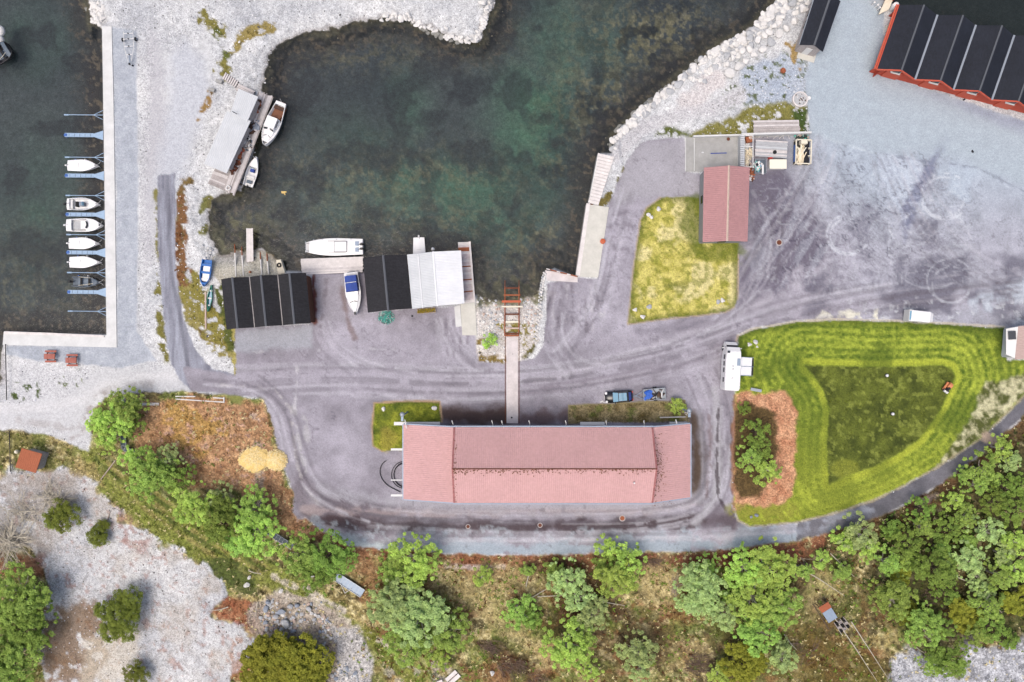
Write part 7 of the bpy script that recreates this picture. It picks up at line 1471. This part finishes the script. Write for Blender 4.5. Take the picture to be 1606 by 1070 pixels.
# ------------------------------------------------------------------ trees and bushes
def leaf_mat(name, col, var=.3):
    m = bpy.data.materials.new(name); m.use_nodes = True; n = m.node_tree.nodes; l = m.node_tree.links; b = n['Principled BSDF']
    b.inputs['Roughness'].default_value = .75; b.inputs['Specular IOR Level'].default_value = .15
    a = n.new('ShaderNodeAttribute'); a.attribute_name = 'Col'; oi = n.new('ShaderNodeObjectInfo'); hs = n.new('ShaderNodeHueSaturation')
    mr = n.new('ShaderNodeMapRange'); mr.inputs['To Min'].default_value = .8; mr.inputs['To Max'].default_value = 1.18; l.new(oi.outputs['Random'], mr.inputs['Value']); l.new(mr.outputs[0], hs.inputs['Value'])
    mr2 = n.new('ShaderNodeMapRange'); mr2.inputs['To Min'].default_value = .485; mr2.inputs['To Max'].default_value = .515; l.new(oi.outputs['Random'], mr2.inputs['Value']); l.new(mr2.outputs[0], hs.inputs['Hue'])
    l.new(a.outputs['Color'], hs.inputs['Color']); l.new(hs.outputs[0], b.inputs['Base Color'])
    tl = n.new('ShaderNodeBsdfTranslucent'); l.new(hs.outputs[0], tl.inputs[0]); mx = n.new('ShaderNodeMixShader'); mx.inputs[0].default_value = .38; out = n['Material Output']
    l.new(b.outputs[0], mx.inputs[1]); l.new(tl.outputs[0], mx.inputs[2]); l.new(mx.outputs[0], out.inputs[0]); return m
LM = leaf_mat('leaves', None)
LEAFCOL = {'bright': c(200, 234, 120), 'sage': c(198, 224, 150), 'dark': c(150, 180, 88), 'olive': c(172, 178, 72), 'juniper': c(142, 156, 72), 'mid': c(178, 212, 110)}
def crown_mesh(kind, R, Hc, seed, leaf=.2, dens=1.0, lobes=None):
    """leaf-sized faces on many small twig clusters filling an uneven crown; returns the mesh and its cluster centres"""
    rr = np.random.default_rng(seed); cl = []
    nl = lobes or int(6+R*2.8)
    big = [(0, 0, Hc*.6, R*.42)]
    for q in range(nl):
        a = q*2.4+rr.uniform(-.5, .5); d = R*rr.uniform(.3, .82); rb = R*rr.uniform(.17, .40); big.append((d*math.cos(a), d*math.sin(a), Hc*(.42+.4*rr.random()*(1-d/R)), rb))
    for bx, by, bz, br in big:
        m_ = max(4, int(10*(br/1.0)**2*dens))
        for q in range(m_):
            v = rr.normal(size=3); v /= np.linalg.norm(v); v[2] = abs(v[2])*.9-.1*rr.random()
            cl.append((bx+v[0]*br*rr.uniform(.75, 1.08), by+v[1]*br*rr.uniform(.75, 1.08), bz+v[2]*br*.9, rr.uniform(.16, .36)*(.8+.12*R)))
    for q in range(int(6+5*R) if kind not in ('juniper', 'olive') else 0):
        a = rr.uniform(0, 6.28); d = R*rr.uniform(.85, 1.12); cl.append((d*math.cos(a), d*math.sin(a), Hc*rr.uniform(.3, .5), rr.uniform(.12, .3)))
    cl = np.array(cl); per = int(52)
    n = len(cl)*per; ci = np.repeat(np.arange(len(cl)), per)
    d = rr.normal(size=(n, 3)); d /= np.linalg.norm(d, axis=1)[:, None]; d[:, 2] = np.abs(d[:, 2])*1.1-.25
    rad = cl[ci, 3]*rr.uniform(.65, 1.1, n)
    P = cl[ci, :3]+d*rad[:, None]*np.array([1.05, 1.05, .75])
    nrm = d*.6+rr.normal(0, .5, (n, 3))+np.array([0, 0, 1.0]); nrm /= np.linalg.norm(nrm, axis=1)[:, None]
    t_ = np.cross(nrm, rr.normal(size=(n, 3))); t_ /= np.linalg.norm(t_, axis=1)[:, None]; b = np.cross(nrm, t_)
    s_ = (leaf*rr.uniform(.55, 1.15, n)*.48)[:, None]
    q = np.stack([P-t_*s_-b*s_*.5, P+t_*s_*.2-b*s_*.7, P+t_*s_+b*s_*.3, P-t_*s_*.1+b*s_*.75], 1).reshape(-1, 3)
    base = LEAFCOL[kind]; cv = rr.uniform(.78, 1.2, len(cl))[ci]*rr.uniform(.8, 1.2, n); ye = rr.uniform(0, .22, len(cl))[ci][:, None]
    col = base[None]*cv[:, None]*(1-ye)+ (base*np.array([1.35, 1.15, .6]))[None]*cv[:, None]*ye
    me = bpy.data.meshes.new('crown'); me.vertices.add(n*4); me.vertices.foreach_set('co', q.ravel().astype(np.float32)); me.loops.add(n*4); me.loops.foreach_set('vertex_index', np.arange(n*4, dtype=np.int32)); me.polygons.add(n); me.polygons.foreach_set('loop_start', np.arange(0, n*4, 4, dtype=np.int32)); me.update(calc_edges=True)
    at_ = me.color_attributes.new('Col', 'FLOAT_COLOR', 'POINT'); cc = np.repeat(col, 4, 0); at_.data.foreach_set('color', np.concatenate([cc, np.ones((len(cc), 1))], 1).ravel().astype(np.float32)); me.materials.append(LM)
    return me, big
def trunk_mesh(big, Hc, R, seed, pale=False):
    rr = random.Random(seed); mb = MB(); p0 = Vector((0, 0, -.3)); p1 = Vector((rr.uniform(-.2, .2), rr.uniform(-.2, .2), Hc*.35)); rt = .05+.035*R
    mb.tube(p0, p1, rt*1.3, rt, n=7); mb.tube(p1, Vector((0, 0, Hc*.7)), rt, rt*.3, n=6)
    for bx, by, bz, br in big[1:]:
        m = Vector((bx*.5, by*.5, lerp(p1.z, bz, .55))); mb.tube(p1+Vector((0, 0, rr.uniform(-.3, .5))), m, rt*.55, rt*.35, n=5); mb.tube(m, Vector((bx, by, bz+br*.3)), rt*.35, rt*.12, n=5)
    me = bpy.data.meshes.new('trunk'); me.from_pydata(mb.v, [], mb.f); me.materials.append(M['trunk_pale' if pale else 'trunk']); return me
PROTO = {}
def proto(kind, size, var):
    k = (kind, size, var)
    if k not in PROTO:
        R, Hc = {'S': (1.3, 2.4), 'M': (2.2, 4.2), 'L': (3.3, 6.0), 'X': (4.4, 7.0)}[size]
        if kind in ('juniper', 'olive'): Hc *= .6
        me, big = crown_mesh(kind, R, Hc, 1000+hash((size, var)) % 97*0+{'S': 1, 'M': 2, 'L': 3, 'X': 4}[size]*17+var*5+sum(map(ord, kind)), leaf={'S': .17, 'M': .2, 'L': .23, 'X': .25}[size]*(.75 if kind in ('juniper',) else 1), dens=1.5 if kind in ('juniper', 'olive') else 1.0, lobes=(22 if kind in ('juniper', 'olive') else None))
        PROTO[k] = (me, trunk_mesh(big, Hc, R, var+7, kind in ('bright', 'mid', 'sage')), R, Hc)
    return PROTO[k]
_tc = [0]
def tree(px, py, rpx, kind, label, name='tree', cat='tree', sq=1.0, group=None, rot=None, hf=1.0, gr=1.17):
    _tc[0] += 1
    Rm = rpx/10*gr; size = 'S' if Rm < 1.75 else 'M' if Rm < 2.75 else 'L' if Rm < 3.9 else 'X'
    cr_, tk, R, Hc = proto(kind, size, _tc[0] % 2); s_ = Rm/R*1.06; zc = Hc*s_*hf*.6; g = W(px, py, zc); zg = hz(px, py)
    r = thing(name, label, cat, (g.x, g.y, zg), (random.uniform(0, 6.28) if rot is None else rot), group)
    if sq != 1: r.rotation_euler.z = rot or 0
    r.scale = (s_, s_*sq, s_*hf)
    a = bpy.data.objects.new('crown', cr_); COL.objects.link(a); a.parent = r
    b = bpy.data.objects.new('trunk', tk); COL.objects.link(b); b.parent = r
    return r
TR = [  # px, py, radius px, kind, label
 (170, 662, 27, 'bright', 'bright green bushy tree on the west side of the round thicket'), (195, 640, 24, 'mid', 'mid green tree at the top of the round thicket'), (205, 668, 16, 'dark', 'small dark bush by the steel grating'), (168, 686, 20, 'bright', 'bright green bush at the foot of the round thicket'),
 (232, 745, 34, 'mid', 'spreading green tree below the brown clearing, next to the track'), (262, 724, 18, 'sage', 'narrow pale green tree reaching up into the clearing'), (205, 722, 16, 'bright', 'low green bush where the pale pole crosses the track'), (272, 748, 20, 'dark', 'dark low tree behind the narrow pale one'),
 (303, 795, 28, 'bright', 'light green tree with a pale gap in its crown beside the track'), (338, 785, 20, 'sage', 'pale leafy tree with a thin top above the track'), (350, 820, 30, 'dark', 'darker middle tree of the row beside the track'), (396, 800, 26, 'mid', 'tree with lobed crown at the lower edge of the clearing'), (398, 838, 30, 'bright', 'tall light green tree at the east end of the row'), (372, 850, 22, 'mid', 'low tree in front of the light green one'),
 (468, 872, 27, 'mid', 'green tree left of the blue-grey gangway plate'), (515, 872, 31, 'dark', 'dense dark green tree right above the gangway plate'), (495, 905, 24, 'dark', 'dark low tree leaning over the sandy ruts'),
 (650, 880, 31, 'bright', 'bright round tree touching the road south-west of the hall'), (618, 880, 18, 'mid', 'small tree tucked west of the bright round one'), (612, 900, 14, 'mid', 'tiny tree below the bright round one'),
 (622, 950, 36, 'sage', 'large pale green tree above the grey gravel heap'), (655, 975, 40, 'sage', 'largest pale green crown right of the gravel heap'), (640, 1010, 30, 'mid', 'lower green crown joined to the largest pale one'), (704, 995, 27, 'mid', 'round green tree at the head of the brush pile'), (690, 1035, 16, 'bright', 'small bright bush below the round green tree'),
 (757, 905, 12, 'bright', 'small vivid green bush alone in the pale grass'), (812, 962, 22, 'mid', 'round green tree in the middle of the dry grass'), (834, 970, 14, 'dark', 'darker bush touching the round tree in the dry grass'), (828, 895, 9, 'mid', 'tiny sapling below the road south of the hall'),
 (868, 897, 13, 'mid', 'small top tree of the slanting sage group'), (888, 910, 22, 'sage', 'upper sage green tree of the slanting group'), (905, 945, 22, 'sage', 'middle sage green tree of the slanting group'), (928, 965, 22, 'sage', 'lower sage green tree of the slanting group'), (890, 1015, 30, 'bright', 'wide yellowish green bush near the bottom edge'), (915, 1002, 20, 'mid', 'green bush above the wide yellowish one'), (925, 1052, 15, 'bright', 'narrow bright bush at the bottom edge'),
 (957, 862, 17, 'bright', 'bright tree whose top overlaps the road south of the hall'), (985, 885, 23, 'bright', 'bright round tree touching the reddish bank'), (968, 908, 26, 'bright', 'large bright tree in front of its two neighbours at the road'), (945, 892, 14, 'mid', 'small bush on the west side of the bright roadside trees'),
 (1000, 1025, 23, 'sage', 'tall bluish green tree near the bottom edge, alone'), (1005, 1050, 18, 'sage', 'bluish green bush just below the tall one'),
 (1100, 925, 34, 'sage', 'wide sage green crown west of the big bright oak-like trees'), (1130, 962, 24, 'sage', 'lower pale lobe tree beside the wide sage crown'), (1112, 888, 15, 'mid', 'small tree on the reddish bank above the sage crown'), (1142, 935, 15, 'mid', 'slim tree between the sage crown and the bright giant'),
 (1170, 895, 27, 'bright', 'bright tree top left of the dense bright stand below the road'), (1210, 895, 34, 'bright', 'bright tree top right of the dense bright stand below the road'), (1185, 945, 32, 'bright', 'bright middle tree of the dense stand below the road'), (1225, 955, 27, 'mid', 'right hand tree of the dense stand below the road'), (1190, 995, 28, 'mid', 'lowest tree of the dense bright stand'),
 (1165, 1042, 30, 'olive', 'olive toned low tree at the bottom edge'), (1128, 1060, 14, 'bright', 'small bright bush left of the olive tree at the bottom edge'), (1225, 1035, 20, 'sage', 'sage green sapling right of the olive tree'), (1226, 1015, 12, 'sage', 'slim sage top above the sapling'),
 (1290, 878, 11, 'bright', 'small bright sapling above the orange shelter'), (1260, 898, 12, 'mid', 'small dull bush left of the bright sapling'), (1322, 900, 12, 'mid', 'small bush at the west edge of the wood'),
 (1188, 680, 22, 'dark', 'dark feathery young conifer in the bark bed'), (1178, 718, 22, 'mid', 'left green tree in the bark bed'), (1205, 738, 24, 'bright', 'right brighter tree in the bark bed'), (1192, 705, 20, 'dark', 'darker tree between the others in the bark bed'), (1168, 640, 10, 'dark', 'little dark shrub at the top of the bark bed'),
 (768, 535, 9, 'bright', 'small vivid bush on the slip bank left of the rails'), (1063, 637, 10, 'bright', 'small green bush at the end of the planting bed'),
 (190, 965, 34, 'juniper', 'round dark olive bush standing alone in the rocky clearing'), (98, 808, 21, 'juniper', 'olive green bush beside the bare branches, upper left of the clearing'), (82, 815, 12, 'juniper', 'low dark lobe of bush by the bare branches'), (152, 842, 14, 'juniper', 'ragged green bush patch at the edge of the clearing'), (160, 825, 9, 'juniper', 'small ragged top of the bush patch'), (213, 1058, 17, 'juniper', 'small olive bush at the bottom edge of the clearing'),
 (22, 938, 38, 'mid', 'large green tree on the left edge below the bare branches'), (35, 985, 36, 'dark', 'second large green tree down the left edge'), (12, 1035, 38, 'mid', 'lowest large green tree in the bottom left corner'),
 (420, 1040, 40, 'olive', 'big yellow-olive bush at the bottom edge, western half'), (465, 1050, 42, 'olive', 'big yellow-olive bush at the bottom edge, eastern half'), (440, 1020, 24, 'olive', 'upper olive lobe bush below the rock pile')]
for t_ in TR:
    bush = t_[2] <= 14 or t_[3] in ('juniper', 'olive')
    tree(*t_, gr=(.92 if t_[0] > 1150 and t_[1] < 760 else 1.17), name='bush' if bush else 'tree', cat='bush' if bush else 'tree')
# the wood on the right
WOOD = [(1571, 704, 20), (1545, 738, 27), (1533, 762, 19), (1579, 764, 20), (1558, 788, 22), (1447, 801, 20), (1489, 832, 22), (1516, 815, 21), (1550, 836, 24), (1592, 850, 24), (1348, 838, 27), (1362, 860, 22), (1392, 884, 23), (1414, 906, 18), (1426, 855, 24), (1447, 828, 20), (1468, 892, 33), (1487, 932, 19), (1405, 938, 33), (1518, 880, 25), (1568, 905, 24), (1543, 928, 18), (1594, 895, 24), (1450, 985, 32), (1512, 965, 27), (1554, 952, 27), (1594, 945, 25), (1495, 1035, 31), (1560, 985, 24), (1530, 998, 22), (1594, 800, 24), (1478, 862, 17), (1590, 725, 15), (1500, 785, 18), (1465, 1040, 20), (1325, 848, 17), (1520, 850, 15), (1425, 960, 20), (1400, 830, 15), (1585, 1005, 14), (1602, 760, 18), (1480, 985, 20), (1512, 745, 11), (1575, 870, 20), (1425, 880, 16), (1535, 905, 14)]
kinds = ['bright', 'mid', 'dark', 'mid', 'sage', 'dark', 'olive']
cols_ = {'bright': 'bright green', 'mid': 'mid green', 'dark': 'dark green', 'sage': 'grey-green', 'olive': 'olive'}
def wood_label(x, y, r_, k_, idx):
    sz = 'large' if r_ > 26 else 'small' if r_ < 18 else 'medium'
    row = 'along the footpath' if y < 790 else 'in the upper part of the wood' if y < 850 else 'in the middle of the wood' if y < 920 else 'in the lower part of the wood' if y < 990 else 'by the rocky ground at the bottom'
    col_ = 'western fringe' if x < 1400 else 'west side' if x < 1460 else 'centre' if x < 1520 else 'east side' if x < 1570 else 'right edge'
    return '%s %s tree %s, %s' % (sz, cols_[k_], row, col_)
seen = {}
for idx, (x, y, r_) in enumerate(WOOD):
    k_ = kinds[(idx*3+idx//5) % 7]; k_ = 'mid' if (k_ == 'olive' and y < 850) else ('dark' if k_ == 'bright' and y > 940 else k_)
    lab = wood_label(x, y, r_, k_, idx)
    if lab in seen: seen[lab] += 1; lab = lab.replace(',', ', lower neighbour,' if seen[lab] == 2 else ', third of its cluster,')
    else: seen[lab] = 1
    tree(x, y, r_*1.0, k_, lab, gr=.98, group='trees of the wood on the right')
# low undergrowth between the trees
WDP = [(1300, 860), (1400, 815), (1480, 768), (1560, 705), (1620, 655), (1660, 640), (1660, 1000), (1540, 1010), (1440, 1010), (1390, 960), (1340, 900)]
sWd = sd_grid(WDP, 40)
p, cl, x, y, i, j = sample(9000, lambda j, i, x, y: (sWd[j, i] > -10) & (RNG.random(len(x)) < .2+.8*fbm(30, 131)[j, i]))
k = RNG.random((len(p), 1)); col = np.where(k < .4, c(84, 108, 50), np.where(k < .75, c(62, 72, 38), c(118, 96, 62)))*RNG.uniform(.6, 1.35, (len(p), 1))
field('undergrowth', TU, p, RNG.uniform(.3, .85, len(p)), col, 'low leafy undergrowth on the floor of the wood', m=M['grassfield'])
p, cl, x, y, i, j = sample(11000, lambda j, i, x, y: (LAB[j, i] == 5) & (x > 560) & (x < 1400) & (y > 875) & (fbm(34, 132)[j, i] > .44))
k = RNG.random((len(p), 1)); col = np.where(k < .5, c(128, 156, 62), np.where(k < .75, c(112, 76, 50), c(188, 168, 108)))*RNG.uniform(.6, 1.3, (len(p), 1))
field('undergrowth', TU, p, RNG.uniform(.2, .6, len(p)), col, 'low green and brown scrub between the trees south of the road', m=M['grassfield'])
# bare branches, brush piles and fallen trunks
def branches(name, label, cat, px, py, n, L, m, spread=3.14, az=0, z=.4, sub=3, r0=.03, ex=1.0, ey=1.0):
    r = thing(name, label, cat, G0(px, py)); mb = MB()
    for i in range(n):
        a = az+random.uniform(-spread, spread); l_ = L*random.uniform(.5, 1.1); p = Vector((random.uniform(-.6, .6)*ex, random.uniform(-.6, .6)*ey, random.uniform(.05, z)))
        q = p+Vector((math.cos(a)*l_, math.sin(a)*l_, random.uniform(-.05, .5)*l_*.3)); mb.tube(p, q, r0*random.uniform(.6, 1.3), r0*.25, n=4)
        for s_ in range(sub):
            f_ = random.uniform(.3, .9); a2 = a+random.uniform(-.6, .6); b = lerp(p, q, f_); l2 = l_*random.uniform(.2, .45); mb.tube(b, b+Vector((math.cos(a2)*l2, math.sin(a2)*l2, random.uniform(0, .2)*l2)), r0*.55, r0*.15, n=3)
    mb.build('branches', M[m], r); return r
branches('bare_bush', 'bare grey branching bush at the left edge of the rocky clearing', 'bare bush', 18, 845, 90, 3.6, 'bark_wood', sub=7, z=1.4, r0=.06, ex=2, ey=2.5)
branches('bare_bush', 'bare pale branches fanning over the gravel below the orange hut', 'bare bush', 88, 782, 70, 2.8, 'bark_wood', sub=6, z=.9, r0=.05, ex=2.5, ey=1)
branches('bare_bush', 'grey bare twigs between the bare bush and the olive bush', 'bare bush', 45, 805, 50, 3.0, 'bark_wood', sub=6, z=.9, r0=.045, ex=3, ey=2)
for i, (px, py, n, L, az, ex, ey, lab) in enumerate(((762, 1010, 60, 2.4, -.7, 2.5, 1.2, 'dark brush pile right of the round green tree'), (800, 1040, 70, 2.6, -.7, 3.5, 1.6, 'long brown brush pile running to the bottom edge'), (838, 1062, 50, 2.0, -.7, 3, 1.2, 'end of the brush pile at the bottom edge'), (1090, 1040, 90, 2.6, -.25, 3.2, 2.2, 'heap of dead branches left of the olive tree'), (1240, 880, 30, 2.6, -.7, 3, 1.5, 'dead twigs on the bank above the orange shelter'), (1455, 935, 40, 2.2, .3, 2, 2, 'dead branches in a gap of the wood'), (1262, 1030, 26, 1.8, 1.0, 3.5, 3, 'bare saplings on the olive coloured ground'), (1055, 925, 26, 1.8, 1.2, .8, 2, 'bare twigs west of the wide sage crown'), (1245, 1005, 16, 1.4, -.9, 1, 1, 'pale dead stick heap beside the dense stand'), (1010, 880, 50, 2.0, 0, 3, .7, 'brown twig tangle on the reddish bank'))):
    branches('brush_pile', lab, 'brush pile', px, py, n, L, 'dead_twig' if i % 3 != 1 or i < 3 else 'dead_wood', spread=.8, az=az, ex=ex, ey=ey)
frames = [(824, 943, 862, 921, 'pale fallen trunk leaning west of the slanting sage group'), (843, 936, 883, 934, 'short fallen trunk crossing below the leaning one'), (940, 943, 980, 950, 'pale fallen trunk east of the slanting sage group'), (1243, 884, 1325, 935, 'long thin fallen trunk above the orange shelter'), (1308, 968, 1375, 1068, 'left of two thin poles below the orange shelter'), (1335, 975, 1390, 1060, 'right of two thin poles below the orange shelter'), (1420, 968, 1461, 1006, 'white fallen trunk at the lower edge of the wood'), (1435, 1014, 1465, 1032, 'short pale trunk near the bottom of the wood'), (1492, 948, 1518, 970, 'pale dead trunk in the middle of the lower wood'), (1548, 940, 1572, 962, 'pale dead trunk toward the right of the lower wood'), (825, 920, 832, 895, 'thin upright dead stem near the tiny sapling'), (896, 968, 912, 998, 'slim dead stem below the slanting sage group'), (1302, 868, 1340, 905, 'upper bare stem between the sapling and the wood'), (1500, 905, 1560, 925, 'slim fallen trunk half hidden in the wood'), (1230, 995, 1250, 1020, 'short dead stem right of the dense stand'), (390, 895, 410, 900, 'white curved branch at the end of the grass track'), (404, 945, 402, 975, 'pale bent branch on the reddish earth'), (358, 952, 330, 958, 'pale twig at the east edge of the rocky clearing'), (516, 1048, 520, 1062, 'thin pale stick among the rocks at the bottom edge')]
for x0, y0, x1, y1, lab in frames:
    z0 = hz(x0, y0)+.25; a, b = W(x0, y0, z0), W(x1, y1, z0+.4); m_id = (a+b)/2; mid = m_id+Vector((random.uniform(-.15, .15), random.uniform(-.15, .15), .1))
    r = thing('fallen_trunk', lab, 'fallen trunk', m_id); MB().tube(a, mid, .09, .075, n=6).tube(mid, b, .075, .03, n=6).build('stem', M['bark_wood'], r, world=True)
    tw = MB()
    for k_ in range(4):
        q = lerp(a, b, random.uniform(.4, .95)); an = random.uniform(0, 6.3); l_ = random.uniform(.4, .9); tw.tube(q, q+Vector((math.cos(an)*l_, math.sin(an)*l_, .2)), .03, .01, n=4)
    tw.build('twigs', M['dead_wood'], r, world=True)
